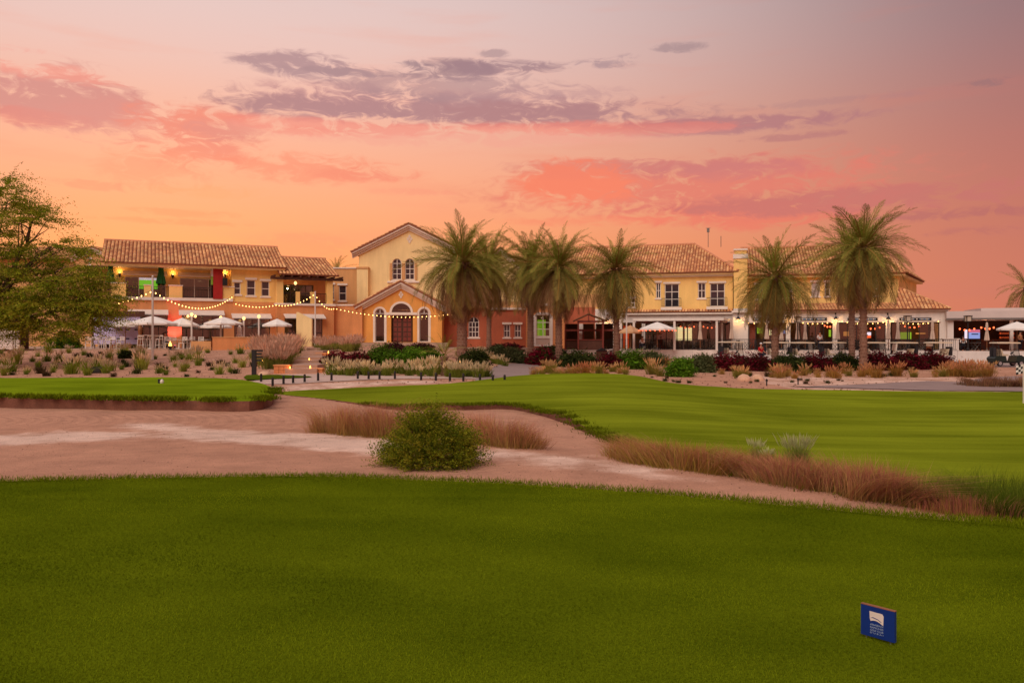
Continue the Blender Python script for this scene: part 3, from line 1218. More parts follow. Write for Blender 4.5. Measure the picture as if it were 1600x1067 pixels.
# ---- date palms
def frond_mesh(name, length, droop, colr, tipc, dead=False):
    """one feather leaf along +x: curved midrib and two rows of leaflets"""
    N = 12
    pts = []
    ang = 0.0
    p = Vector((0, 0, 0))
    pts.append(p.copy())
    for i in range(N):
        t = (i + 1) / N
        ang = -droop * t ** 1.5
        p = p + Vector((math.cos(ang), 0, math.sin(ang))) * (length / N)
        pts.append(p.copy())
    V, Fc, Cc = [], [], []

    def at(t):
        k = min(int(t * N), N - 1)
        return pts[k].lerp(pts[k + 1], t * N - k), (pts[k + 1] - pts[k]).normalized()
    rib = np.array(lin(150, 120, 62)[:3]) if not dead else np.array(lin(130, 92, 60)[:3])
    for i in range(N):                                       # midrib: flat three-sided
        w0, w1 = .045 * (1 - i / N) + .008, .045 * (1 - (i + 1) / N) + .008
        k = len(V)
        V += [pts[i] + Vector((0, -w0, 0)), pts[i] + Vector((0, w0, 0)), pts[i + 1] + Vector((0, w1, 0)), pts[i + 1] + Vector((0, -w1, 0))]
        Fc.append((k, k + 1, k + 2, k + 3))
        Cc += [rib] * 4
    M = 62
    for i in range(M):
        t = .1 + .9 * (i + .5) / M
        c, d = at(t)
        ll = .52 * length / 3.3 * (math.sin(PI * min(1, t * .92 + .1)) ** .6) * rnd.uniform(.85, 1.1)
        for sgn in (-1, 1):
            up = Vector((0, 0, 1)) - d * d.z
            sidev = Vector((0, sgn, 0))
            fw = .75 + .5 * t
            v = (sidev * rnd.uniform(.6, 1.0) + d * fw + up * rnd.uniform(-.15, .75) * (1 if not dead else -.6)).normalized()
            e = c + v * ll
            e.z -= ll * rnd.uniform(.02, .4)
            wv = d * .017
            k = len(V)
            m_ = c.lerp(e, .45)
            V += [c, m_ + wv, e, m_ - wv]
            Fc.append((k, k + 1, k + 2, k + 3))
            q = rnd.uniform(.7, 1.25)
            cl = np.array(colr[:3]) * (1 - t) + np.array(tipc[:3]) * t
            Cc += [cl * q] * 4
    return np_mesh(name, np.array([tuple(x) for x in V]), np.array(Fc), FROND, np.array(Cc))


FRONDS = {}
for key, dr, c0, c1 in (('up', .7, lin(138, 146, 52), lin(124, 138, 48)), ('mid', 1.1, lin(136, 138, 60), lin(146, 144, 68)),
                        ('low', 1.35, lin(138, 128, 66), lin(152, 134, 78)), ('dry', 1.0, lin(152, 116, 78), lin(162, 126, 92))):
    FRONDS[key] = [frond_mesh('frond', 3.3, dr * k, c0, c1, key == 'dry') for k in (.8, 1.0, 1.25)]


def palm_trunk_mesh(hgt, r, seed):
    """trunk ringed with cut leaf bases, thicker below the crown"""
    rr = random.Random(seed)
    mb = MB()
    N = int(hgt / .16)
    prof = []
    for i in range(N + 1):
        t = i / N
        flare = 1 + .28 * math.exp(-t * 9) + .22 * soft_s(t, .8, 1.0)
        prof.append((r * flare * (1.0 + .05 * (i % 2)), hgt * t))
    mb.lathe(prof, 14)
    rows = int(hgt / .22)
    for i in range(rows):                                    # leaf bases in a spiral: small upturned wedges
        z = hgt * (i + .5) / rows
        t = z / hgt
        R_ = r * (1 + .28 * math.exp(-t * 9) + .22 * soft_s(t, .8, 1.0))
        big = 1.0 + 1.6 * soft_s(t, .82, 1.0)
        for k in range(9):
            a = 2 * PI * (k + .5 * (i % 2)) / 9 + rr.uniform(-.08, .08)
            ca, sa = math.cos(a), math.sin(a)
            w = R_ * .26
            d0, d1 = R_ * .92, R_ * 1.0 + .075 * big * rr.uniform(.6, 1.2)
            h = .16 * big
            mb.add([(ca * d0 + sa * w, sa * d0 - ca * w, z - .10), (ca * d0 - sa * w, sa * d0 + ca * w, z - .10),
                    (ca * d1 - sa * w * .7, sa * d1 + ca * w * .7, z + h * .5), (ca * d1 + sa * w * .7, sa * d1 - ca * w * .7, z + h * .5),
                    (ca * d0 * .9, sa * d0 * .9, z + h * .6)], [(0, 1, 2, 3), (3, 2, 4), (0, 3, 4), (1, 4, 2)])
    return mb.mesh('trunk', M_TRUNK)


def soft_s(x, a, b):
    t = min(1, max(0, (x - a) / (b - a)))
    return t * t * (3 - 2 * t)


M_TRUNK = surf('palm_trunk', lin(142, 108, 90), .95, .22, 2.5, .2, 22, .6, 26)


def date_palm(loc, hgt, r, fl, n, label, seed, cat='palm tree', name='date_palm', skirt=.35, spread=1.0):
    rr = random.Random(seed)
    root = empty(name, loc, 0, label, cat, 'date palms in front of the clubhouse')
    link('trunk', palm_trunk_mesh(hgt, r, seed), root)
    ga = 2.39996
    for i in range(n):
        t = (i + .5) / n
        el_ = R(86 - 166 * t ** (.74 if skirt > .2 else 1.1)) + rr.uniform(-.18, .18)
        if t < .22:
            key = 'up'
        elif t < .52:
            key = 'mid'
        elif t < 1 - skirt * .40:
            key = 'low'
        else:
            key = 'dry'
        az_ = i * ga + rr.uniform(-.35, .35)
        s = fl / 3.3 * rr.uniform(.82, 1.08) * (.84 if t < .08 else .92 if t < .25 else 1.0) * (rr.uniform(.85, 1.12) if t < .4 else 1) * (1.0 if key == 'dry' else 1.1 if key == 'low' else 1)
        mesh = FRONDS[key][rr.randrange(3)]
        z = hgt + .25 * (1 - t) - .25 * t
        off = r * (.5 + .5 * t)
        o = link('frond', mesh, root, (math.cos(az_) * off, math.sin(az_) * off, z), None, (s, s * rr.uniform(.85, 1.15), s))
        o.rotation_euler = (Matrix.Rotation(az_, 3, 'Z') @ Matrix.Rotation(-el_, 3, 'Y') @ Matrix.Rotation(rr.uniform(-.5, .5), 3, 'X')).to_euler()
    return root


# ---- limb tree with feathery sprays
def limb(mb, a, b, r0, r1, rr, bend=.12, seg=6):
    a, b = Vector(a), Vector(b)
    L = (b - a).length
    pts, rad = [], []
    o = Vector((rr.uniform(-1, 1), rr.uniform(-1, 1), rr.uniform(-.3, 1))) * L * bend
    for i in range(seg + 1):
        t = i / seg
        pts.append(a.lerp(b, t) + o * math.sin(PI * t) + Vector((rr.uniform(-1, 1), rr.uniform(-1, 1), rr.uniform(-1, 1))) * L * .012)
        rad.append(r0 + (r1 - r0) * t)
    mb.tube(pts, rad, 7)
    return pts


def sprays(tips, rr, n_per, leaf, cols, length=.9, sag=.3, vsp=.45):
    """thin feathery twigs: leaflets in two rows along drooping sprays"""
    P0 = np.repeat(np.array([tuple(t[0]) for t in tips]), n_per, 0)
    D = np.repeat(np.array([tuple(t[1]) for t in tips]), n_per, 0)
    n = len(P0)
    D = D + nrs.normal(0, .5, (n, 3)) * np.array([1, 1, vsp])
    D[:, 2] -= .05
    D /= np.linalg.norm(D, axis=1, keepdims=True)
    Ls = length * nrs.uniform(.5, 1.2, (n, 1))
    K = 14
    allp, alld, tt = [], [], []
    for k in range(K):
        t = (k + nrs.rand(n, 1)) / K
        p = P0 + D * Ls * t
        p[:, 2:3] -= sag * Ls * t * t
        allp.append(p)
        alld.append(D)
        tt.append(t)
    p = np.concatenate(allp)
    d = np.concatenate(alld)
    m = len(p)
    s = nrs.normal(0, 1, (m, 3))
    s[:, 2] *= .5
    s = s - d * (s * d).sum(1, keepdims=True)
    s /= np.linalg.norm(s, axis=1, keepdims=True) + 1e-9
    u = np.cross(d, s)
    sz = leaf * nrs.uniform(.6, 1.3, (m, 1))
    e = p + s * sz * 2.0 + d * sz * .8
    mid = (p + e) / 2
    w = (d * .8 + u * .4) * sz * .42
    v = np.stack([p, mid + w, e, mid - w], 1).reshape(-1, 3)
    f = np.arange(4 * m).reshape(-1, 4)
    cc = np.asarray([c[:3] for c in cols])
    pick = np.tile(nrs.randint(0, len(cc), n), K)
    col = cc[pick] * nrs.uniform(.7, 1.3, (m, 1))
    return v, f, np.repeat(col, 4, 0)
# ------------------------------------------------------------ building helpers
class Facade:
    """a straight front between two photo columns at known distances; local x runs along it, y into the building"""

    def __init__(s, pxA, YA, pxB, YB, z0, name, label, cat='building', group=None):
        s.A = Vector((WX(pxA, YA), YA))
        B = Vector((WX(pxB, YB), YB))
        s.L = (B - s.A).length
        s.c, s.s = (B.x - s.A.x) / s.L, (B.y - s.A.y) / s.L
        s.z0 = z0
        s.rz = math.atan2(s.s, s.c)
        s.root = empty(name, (s.A.x, s.A.y, z0), s.rz, label, cat, group)

    def u(s, px, d=0.0):
        t = (px - 800) / FPX
        return (t * (s.A.y + d * s.c) - s.A.x + d * s.s) / (s.c - t * s.s)

    def q(s, px, py, d=0.0):
        u = s.u(px, d)
        Y = s.A.y + u * s.s + d * s.c
        return u, WZ(py, Y) - s.z0

    def rect(s, x0, y0, x1, y1, d=0.0):
        xm = (x0 + x1) / 2
        return s.u(x0, d), s.u(x1, d), s.q(xm, y1, d)[1], s.q(xm, y0, d)[1]

    def z(s, px, py, d=0.0):
        return s.q(px, py, d)[1]

    def world(s, u, d, z):
        return Vector((s.A.x + u * s.c - d * s.s, s.A.y + u * s.s + d * s.c, z + s.z0))

    def box(s, name, mat, u0, u1, d0, d1, z0, z1, parent=None):
        return MB().box(u0, u1, d0, d1, z0, z1).build(name, mat, parent or s.root)

    def wall(s, mat, u0, u1, z0, z1, d0, d1, holes=(), poly=None, name='wall', parent=None):
        outer = poly or [(u0, z0), (u1, z0), (u1, z1), (u0, z1)]
        return MB().plate(outer, [h if len(h) > 4 or isinstance(h[0], tuple) else rpoly(h) for h in holes], d0, d1).build(name, mat, parent or s.root)

    def shell(s, mat, u0, u1, d0, d1, z0, z1):
        """side and back walls of a block (the front is a wall with openings)"""
        s.box('wall', mat, u0, u0 + .25, d0 + .252, d1, z0, z1)
        s.box('wall', mat, u1 - .25, u1, d0 + .252, d1, z0, z1)
        s.box('wall', mat, u0 + .252, u1 - .252, d1 - .25, d1, z0, z1)

    def window(s, r, d=0.0, nx=2, ny=2, frame=.07, sill=True, hood=True, arch=False, pane=None, trim=None, surround=0.0, fm=None, open_glass=False, name='window'):
        u0, u1, z0, z1 = r
        fm = fm or M_WHITE
        trim = trim or M_TRIM
        outer = apoly(r) if arch else rpoly(r)
        holes = []
        iu0, iu1, iz0, iz1 = u0 + frame, u1 - frame, z0 + frame, z1 - frame
        g = frame * .45
        top = iz1 - ((u1 - u0) / 2 * .95 if arch else 0)
        for i in range(nx):
            for j in range(ny):
                a0, a1 = iu0 + (iu1 - iu0) * i / nx, iu0 + (iu1 - iu0) * (i + 1) / nx
                b0, b1 = iz0 + (top - iz0) * j / ny, iz0 + (top - iz0) * (j + 1) / ny
                holes.append(rpoly((a0 + (g if i else 0), a1 - (g if i < nx - 1 else 0), b0 + (g if j else 0), b1 - (g if j < ny - 1 else 0))))
        if arch:                                             # fan light in the arch
            rad = (iu1 - iu0) / 2
            cx = (iu0 + iu1) / 2
            zt = top + g * 1.6
            for sg in (0, 1):
                pts = []
                a_lo, a_hi = (PI / 2 + .09, PI) if sg == 0 else (0, PI / 2 - .09)
                pts.append((cx - g if sg == 0 else iu1, zt))
                for k in range(7):
                    a = (a_hi - (a_hi - a_lo) * k / 6) if sg == 0 else (a_lo + (a_hi - a_lo) * k / 6)
                    pts.append((cx + rad * math.cos(a), zt + (iz1 - zt) * math.sin(a)))
                if sg == 1:
                    pts = [(cx + g, zt)] + pts[1:]
                holes.append(dedupe(pts))
        w = MB().plate(outer, holes, d + .06, d + .13).build(name, fm, s.root)
        MB().plate([(p[0], p[1]) for p in inset(outer, .03)], [], d + .088, d + .098).build('pane', pane or M_PANE, w)
        if sill:
            MB().box(u0 - .12, u1 + .12, d - .10, d + .055, z0 - .14, z0 - .004).build('sill', trim, w)
        if hood:
            MB().box(u0 - .14, u1 + .14, d - .12, d + .055, z1 + .004, z1 + .2).build('hood', trim, w)
        if surround:
            MB().plate(apoly((u0 - surround, u1 + surround, z0, z1 + surround)) if arch else rpoly((u0 - surround, u1 + surround, z0, z1 + surround)),
                       [], d - .001, d) if False else None
            o = apoly((u0 - surround, u1 + surround, z0 - .02, z1 + surround)) if arch else rpoly((u0 - surround, u1 + surround, z0 - .02, z1 + surround))
            i_ = apoly((u0, u1, z0 + .01, z1)) if arch else rpoly((u0, u1, z0 + .01, z1))
            MB().plate(o, [i_], d - .07, d - .003).build('surround', trim, w)
        return w

    def room(s, u0, u1, z0, z1, d0, d1, mat=None, light=0, lcol=(1, .62, .3)):
        mb = MB()
        v = [(u0, d0, z0), (u1, d0, z0), (u1, d1, z0), (u0, d1, z0), (u0, d0, z1), (u1, d0, z1), (u1, d1, z1), (u0, d1, z1)]
        mb.add(v, [(0, 1, 2, 3), (4, 7, 6, 5), (1, 5, 6, 2), (2, 6, 7, 3), (3, 7, 4, 0)])
        o = mb.build('interior', mat or M_DARKIN, s.root)
        if light:
            lamp(s.root, ((u0 + u1) / 2, (d0 + d1) / 2, z1 - .5), light, lcol, .15)
        return o

    def rail(s, u0, u1, d, z0, h=1.0, gap=.13, mat=None):
        mat = mat or M_BLACK
        o = MB().box(u0, u1, d - .03, d + .03, z0 + h - .05, z0 + h).build('railing', mat, s.root)
        MB().box(u0, u1, d - .02, d + .02, z0 + .08, z0 + .12).build('bottom_rail', mat, o)
        mb = MB()
        n = max(1, int((u1 - u0) / gap))
        for i in range(n + 1):
            u = u0 + (u1 - u0) * i / n
            mb.box(u - .011, u + .011, d - .011, d + .011, z0 + .12, z0 + h - .05)
        tag(mb.build('balusters', mat, o), kind='stuff')
        return o


def lamp(parent, loc, energy, col=(1, .6, .28), size=.08):
    ld = bpy.data.lights.new('lamp_light', 'POINT')
    ld.energy = energy
    ld.color = col
    ld.shadow_soft_size = size
    return link('lamp_light', ld, parent, loc)


def rpoly(r):
    u0, u1, z0, z1 = r
    return [(u0, z0), (u1, z0), (u1, z1), (u0, z1)]


def apoly(r, n=12):
    u0, u1, z0, z1 = r
    rad = (u1 - u0) / 2
    cx = (u0 + u1) / 2
    zs = z1 - rad
    return [(u0, z0), (u1, z0)] + [(cx + rad * math.cos(PI * k / n), zs + rad * math.sin(PI * k / n)) for k in range(n + 1)]


def dedupe(p):
    out = []
    for q in p:
        if not out or math.hypot(q[0] - out[-1][0], q[1] - out[-1][1]) > 1e-4:
            out.append(q)
    if math.hypot(out[0][0] - out[-1][0], out[0][1] - out[-1][1]) < 1e-4:
        out.pop()
    return out


def inset(poly, k):
    cx = sum(p[0] for p in poly) / len(poly)
    cz = sum(p[1] for p in poly) / len(poly)
    w = max(p[0] for p in poly) - min(p[0] for p in poly)
    h = max(p[1] for p in poly) - min(p[1] for p in poly)
    return [(cx + (p[0] - cx) * (1 - k / w), cz + (p[1] - cz) * (1 - k / h)) for p in poly]


def tile_slope(root, pts, name='roof', pitch=.30, rowh=.42, thick=.10):
    """one roof slope: a slab with rows of barrel tiles on it; pts[0]-pts[1] is the eave"""
    P = [Vector(p) for p in pts]
    ux = (P[1] - P[0]).normalized()
    nrm = (P[1] - P[0]).cross(P[2] - P[0]).normalized()
    if nrm.z < 0:
        nrm = -nrm
    vy = nrm.cross(ux)
    if vy.z < 0:
        vy = -vy
    mb = MB()
    n = len(P)
    top = [p for p in P]
    bot = [p - nrm * thick for p in P]
    mb.add(top + bot, [tuple(range(n)), tuple(range(2 * n - 1, n - 1, -1))] + [(i, (i + 1) % n, n + (i + 1) % n, n + i) for i in range(n)])
    slab = mb.build(name, M_TILEBED, root)
    p2 = [((p - P[0]).dot(ux), (p - P[0]).dot(vy)) for p in P]
    amin, amax = min(p[0] for p in p2), max(p[0] for p in p2)
    V, Fq, Cq = [], [], []
    cols = [np.array(lin(*c)[:3]) for c in ((226, 164, 110), (212, 148, 98), (234, 176, 120), (198, 134, 92), (238, 186, 130), (216, 156, 108))]
    k = int((amax - amin) / pitch)
    for i in range(k):
        a = amin + (i + .5) * (amax - amin) / k
        bs = []
        for j in range(n):
            (a0, b0), (a1, b1) = p2[j], p2[(j + 1) % n]
            if (a0 - a) * (a1 - a) < 0:
                bs.append(b0 + (b1 - b0) * (a - a0) / (a1 - a0))
        if len(bs) < 2:
            continue
        b0, b1 = min(bs), max(bs)
        rows = max(1, int(round((b1 - b0) / rowh)))
        for r_ in range(rows):
            c0 = b0 + (b1 - b0) * r_ / rows - .03
            c1 = b0 + (b1 - b0) * (r_ + 1) / rows
            q = len(V)
            for bb, rad, lift in ((c0, .125, .035), (c1, .10, .0)):
                for s_ in range(5):
                    th = PI * s_ / 4
                    V.append(P[0] + ux * (a + rad * math.cos(th)) + vy * bb + nrm * (rad * .8 * math.sin(th) + lift + .004))
            for s_ in range(4):
                Fq.append((q + s_, q + s_ + 1, q + 5 + s_ + 1, q + 5 + s_))
            Fq.append((q, q + 4, q + 3, q + 1))
            cc = cols[rnd.randrange(len(cols))] * rnd.uniform(.85, 1.12)
            Cq += [cc] * 10
    if Fq:
        me = np_mesh('tiles', np.array([tuple(v) for v in V]), np.array(Fq), M_TILE, np.array(Cq))
        tag(link('tiles', me, slab), kind='stuff')
    return slab


M_TILEBED = surf('tile_underlay', lin(150, 88, 64), .9, .1, 2)


def gable_u(F, u0, u1, de, dr, db, ze, zr):
    """gable roof with its ridge along the front"""
    tile_slope(F.root, [(u0, de, ze), (u1, de, ze), (u1, dr, zr), (u0, dr, zr)])
    zb = zr - (zr - ze) * (db - dr) / (dr - de)
    tile_slope(F.root, [(u1, db, zb), (u0, db, zb), (u0, dr, zr), (u1, dr, zr)])
    MB().tube([(u0, dr, zr + .03), (u1, dr, zr + .03)], .13, 8).build('ridge', M_RIDGE, F.root)
    for u in (u0 + .35, u1 - .35):
        MB().extr([(de + .5, ze + (zr - ze) * .5 / (dr - de) - .2), (dr, zr - .12), (db - .5, zb + .25)], 'x', u - .1, u + .1).build('gable', M_YEL, F.root)


M_RIDGE = surf('ridge_tiles', lin(206, 140, 104), .85, .15, 3, .1, 20)


def rake_cornice(F, u0, u1, ze, zr, d, over, mat):
    """stepped white mouldings under a gable that faces the front"""
    um = (u0 + u1) / 2
    k = (zr - ze) / (um - u0)
    for i, (dep, th, off) in enumerate(((over, .22, 0.0), (over * .66, .2, .22), (over * .33, .2, .42))):
        for sg in (0, 1):
            ua, ub = (u0, um) if sg == 0 else (u1, um)
            sh = off
            poly = [(ua, ze - sh - th), (ub, zr - sh - th), (ub, zr - sh - .003), (ua, ze - sh - .003)]
            if sg == 1:
                poly = poly[::-1]
            MB().plate(poly, [], d - dep, d + .02 * (i + 1)).build('cornice', mat, F.root)


# ============================================================ left wing with the sports bar
LW = Facade(172, 70, 437, 75.5, 1.0, 'clubhouse_wing', 'long two storey orange wing with tiled roof, balcony and white awnings')
F = LW
zb = F.z(300, 467.5)                                       # balcony floor
uJ = F.u(362)
ze = F.z(300, 419)
DIN = 1.6
low = [F.rect(205, 492, 262, 540), F.rect(284, 493, 349, 540), F.rect(366, 498, 422, 540)]
low = [(a, b, .02, d) for a, b, c, d in low]
F.wall(M_ORA, 0, F.L, 0, zb - .15, 0, .25, low)
F.shell(M_ORA, 0, F.L, 0, 11, 0, zb - .15)
F.box('balcony_slab', M_TRIM, -.12, uJ + .1, -.16, DIN, zb - .148, zb + .1)
up = [F.rect(195, 432.5, 259, 464, DIN), F.rect(281, 435, 348, 467, DIN)]
up = [(a, b, zb + .12, d) for a, b, c, d in up]
F.wall(M_YEL, 0, uJ, zb + .102, ze, DIN, DIN + .25, up)
win3 = [F.rect(365.5, 441, 376, 460), F.rect(385.5, 437.5, 399, 462), F.rect(408.5, 439.5, 421, 463)]
F.wall(M_YEL, uJ, F.L, zb - .148, ze, 0, .25, win3)
F.box('wall', M_YEL, uJ, uJ + .25, .252, DIN, zb + .102, ze)
F.shell(M_YEL, 0, F.L, DIN, 11, zb + .102, ze)
for r in win3:
    F.window(r, .02, 1, 2)
for k, r in enumerate(up):                                   # sliding glass doors, curtains and the room behind
    F.room(r[0] - .4, r[1] + .4, zb + .1, r[3] + .4, DIN + .26, DIN + 4.5, None, 35)
    u0, u1, z0, z1 = r
    n = 3
    mb = MB().plate(rpoly(r), [rpoly((u0 + .06 + (u1 - u0 - .06) * i / n, u0 + (u1 - u0 - .06) * (i + 1) / n, z0 + .08, z1 - .08)) for i in range(n)], DIN + .08, DIN + .16)
    door = mb.build('sliding_door', M_TRIM, F.root)
    for i in range(n):
        MB().box(u0 + .05 + (u1 - u0 - .06) * i / n, u0 + .01 + (u1 - u0 - .06) * (i + 1) / n, DIN + .11, DIN + .12, z0 + .06, z1 - .06).build('pane', M_GLASS, door)
    MB().extr([(DIN - .9, z1 + .05), (DIN - .9, z1 + .12), (DIN - .01, z1 + .5), (DIN - .01, z1 + .43)], 'x', u0 - .15, u1 + .1).build('awning', M_TRIM, F.root)
for i, r in enumerate(low):
    u0, u1, z0, z1 = r
    F.room(u0 - .3, u1 + .3, .01, z1 + .3, .26, 5, None, 45)
    n = 4
    mb = MB().plate(rpoly(r), [rpoly((u0 + .05 + (u1 - u0 - .05) * k / n, u0 + (u1 - u0 - .05) * (k + 1) / n, zz0, zz1)) for k in range(n) for zz0, zz1 in ((z0 + .06, z0 + 1.9), (z0 + 1.98, z1 - .05))], .1, .17)
    door = mb.build('glazed_door', M_BLACK, F.root)
    for k in range(n):
        MB().box(u0 + .04 + (u1 - u0 - .05) * k / n, u0 + .01 + (u1 - u0 - .05) * (k + 1) / n, .13, .14, z0 + .05, z1 - .04).build('pane', M_GLASS, door)
    MB().extr([(-1.0, z1 - .02), (-1.0, z1 + .06), (-.01, z1 + .46), (-.01, z1 + .38)], 'x', u0 - .25, u1 + .05).build('awning', M_WHITE, F.root)
for x0, x1, y0 in ((174, 197, 443), (225, 236, 446), (264, 285, 447), (348, 366, 449)):
    u0, u1, _, z1 = F.rect(x0, y0, x1, 466)
    F.box('parapet_pier', M_YEL, u0, u1, -.1, .3, zb + .102, z1)
    F.box('pier_cap', M_TRIM, u0 - .05, u1 + .05, -.15, .35, z1 + .002, z1 + .08)
F.rail(F.u(197.5), F.u(224.5), .1, zb + .1, .95)
F.rail(F.u(236.5), F.u(263.5), .1, zb + .1, .95)
F.rail(F.u(285.5), F.u(347.5), .1, zb + .1, .95)
F.box('eaves', M_CREAM, -.4, F.L + .4, -.75, .6, ze + .002, ze + .22)
F.box('soffit', M_TRIM, -.2, F.L + .2, .602, DIN + .3, ze + .002, ze + .1)
zr = F.z(300, 381.5, 5.2)
gable_u(F, -.7, F.L + .5, -.95, 5.2, 11.8, ze + .25, zr)
# screens glowing inside
tv = MB().box(F.u(216, 4.5), F.u(246, 4.5), DIN + 3.6, DIN + 3.7, zb + 1.1, zb + 2.55).build('screen', E_GREEN, F.root)
MB().box(F.u(216, 4.5), F.u(246, 4.5), DIN + 3.56, DIN + 3.598, zb + 1.9, zb + 2.55).build('screen_sky', E_SWHITE, tv)
MB().box(win3[0][0] + .06, win3[0][1] - .06, .135, .16, win3[0][2] + .4, win3[0][3] - .35).build('screen', E_GREEN, F.root)

# bay with the timber covered balcony
LB = Facade(437, 75.2, 520, 77.4, 1.0, 'balcony_bay', 'smaller tiled bay with timber covered balcony right of the long orange wing')
F = LB
zb2 = F.z(478, 476)
F.u0 = F.u(431)
lw2 = F.rect(443, 498, 502, 540)
lw2 = (lw2[0], lw2[1], .02, lw2[3])
F.wall(M_ORA, F.u0, F.L, 0, zb2 - .12, -.45, -.2, [lw2])
F.shell(M_ORA, F.u0, F.L, -.45, 9, 0, zb2 - .12)
F.room(lw2[0] - .3, lw2[1] + .3, .01, lw2[3] + .2, -.19, 4.5, None, 30)
nn = 5
mb = MB().plate(rpoly(lw2), [rpoly((lw2[0] + .05 + (lw2[1] - lw2[0] - .05) * k / nn, lw2[0] + (lw2[1] - lw2[0] - .05) * (k + 1) / nn, a, b)) for k in range(nn) for a, b in ((.1, 1.3), (1.36, lw2[3] - .05))], -.35, -.28)
dr_ = mb.build('glazed_door', M_BLACK, F.root)
MB().box(lw2[0] + .04, lw2[1] - .04, -.32, -.31, .06, lw2[3] - .04).build('pane', M_GLASS, dr_)
MB().extr([(-1.4, lw2[3] - .02), (-1.4, lw2[3] + .06), (-.46, lw2[3] + .42), (-.46, lw2[3] + .34)], 'x', lw2[0] - .1, lw2[1] + .1).build('awning', M_WHITE, F.root)
F.box('balcony_slab', M_TRIM, F.u0 - .1, F.L + .1, -.6, 3.0, zb2 - .118, zb2 + .08)
ze2 = F.z(478, 432)
for x0, x1 in ((431, 441), (509, 518)):
    F.box('post', M_YEL, F.u(x0), F.u(x1), -.5, .1, zb2 + .082, ze2 - .3)
for x0, x1 in ((461, 467), (484, 490)):
    F.box('post', M_YEL, F.u(x0), F.u(x1), -.45, -.05, zb2 + .082, zb2 + 1.15)
F.rail(F.u(441.5), F.u(460.5), -.25, zb2 + .08, .95)
F.rail(F.u(467.5), F.u(483.5), -.25, zb2 + .08, .95)
F.rail(F.u(490.5), F.u(508.5), -.25, zb2 + .08, .95)
bd = F.rect(442, 445, 490, 475, 2.4)
F.wall(M_ORA, F.u0, F.L, zb2 + .082, ze2, 2.4, 2.6, [(bd[0], bd[1], zb2 + .1, bd[3])])
F.room(bd[0], bd[1], zb2 + .09, bd[3] + .2, 2.62, 5.5, None, 14)
mb = MB().plate(rpoly((bd[0], bd[1], zb2 + .1, bd[3])), [rpoly((bd[0] + .07 + (bd[1] - bd[0] - .07) * k / 4, bd[0] + (bd[1] - bd[0] - .07) * (k + 1) / 4, zb2 + .18, bd[3] - .07)) for k in range(4)], 2.45, 2.52)
dr_ = mb.build('sliding_door', M_TIMB, F.root)
MB().box(bd[0] + .05, bd[1] - .05, 2.48, 2.49, zb2 + .15, bd[3] - .05).build('pane', M_GLASS, dr_)
F.shell(M_ORA, F.u0, F.L, 2.4, 9, zb2 + .082, ze2)
for k in range(9):                                           # pergola rafters
    u = F.u0 - .3 + (F.L + .9 - F.u0) * k / 8
    MB().box(u - .06, u + .06, -1.2, 2.4, ze2 - .17, ze2 - .02).build('rafter', M_TIMB, F.root)
MB().box(F.u0 - .6, F.L + .8, -.75, -.55, ze2 - .38, ze2 - .172).build('beam', M_TIMB, F.root)
zr2 = F.z(478, 404, 4.0)
gable_u(F, F.u0 + .15, F.L + .35, -1.0, 4.0, 9.2, ze2 + .1, zr2)
pend = MB().lathe([(.02, 0), (.12, .08), (.14, .2), (.08, .3), (.02, .34)], 10, (F.u(465), .9, ze2 - .75)).build('balcony_lamp', E_LAMP, F.root)
lamp(pend, (F.u(465), .6, ze2 - .9), 25)

# plain link wall and the set back storey behind it
LK = Facade(500, 77.6, 566, 77.6, 1.0, 'link_wall', 'plain orange wall linking the balcony bay to the entrance porch', 'wall')
F = LK
F.box('wall', M_ORA, .02, F.L, 0, .3, 0, F.z(530, 478))
F.box('coping', M_TRIM, 0, F.L, -.08, .38, F.z(530, 478) + .002, F.z(530, 475.5))
LU = Facade(508, 86, 562, 86, 1.0, 'upper_storey', 'beige flat topped upper storey set back behind the link wall')
F = LU
wu = [F.rect(529.5, 446, 541, 470), F.rect(516.5, 445, 522, 468)]
zt = F.z(530, 420)
F.wall(M_BEIGE, 0, F.L, 0, zt, 0, .25, wu)
F.shell(M_BEIGE, 0, F.L, 0, 8, 0, zt)
F.box('roof_slab', M_BEIGE, .26, F.L - .26, .26, 7.7, zt - .5, zt - .3)
F.box('coping', M_TRIM, -.06, F.L + .06, -.08, .33, zt + .002, zt + .15)
for r in wu:
    F.window(r, .02, 1, 2)

# ============================================================ entrance hall and porch
HALL = Facade(560.5, 84, 718, 84, 1.4, 'entrance_hall', 'tall pale yellow hall with white gable and paired arched windows')
F = HALL
F.c0 = F.L / 2
zeh = F.z(640, 398)
zap = F.z(640, 357)
aw = [F.rect(613, 404, 627.5, 437), F.rect(633, 404, 647.5, 437)]
F.wall(M_CREAM, 0, F.L, 0, zeh, 0, .3, [apoly(a) for a in aw], [(0, 0), (F.L, 0), (F.L, zeh), (F.L / 2, zap), (0, zeh)])
F.box('wall', M_CREAM, 0, .3, .302, 16, 0, zeh)
F.box('wall', M_CREAM, F.L - .3, F.L, .302, 16, 0, zeh)
F.box('wall', M_CREAM, .302, F.L - .302, 15.7, 16, 0, zeh)
for a in aw:
    F.window(a, .04, 2, 3, .07, True, False, True)
for u0_, u1_ in ((aw[0][0] - .26, aw[0][0] - .02), (aw[0][1] + .03, aw[1][0] - .03), (aw[1][1] + .02, aw[1][1] + .26)):
    F.box('pilaster', M_BEIGE, u0_, u1_, -.10, -.003, aw[0][2], aw[0][3] - (aw[0][1] - aw[0][0]) / 2)
MB().box(aw[0][0] - .5, aw[1][1] + .5, -.14, -.003, aw[0][2] - .32, aw[0][2] - .15).build('band', M_TRIM, F.root)


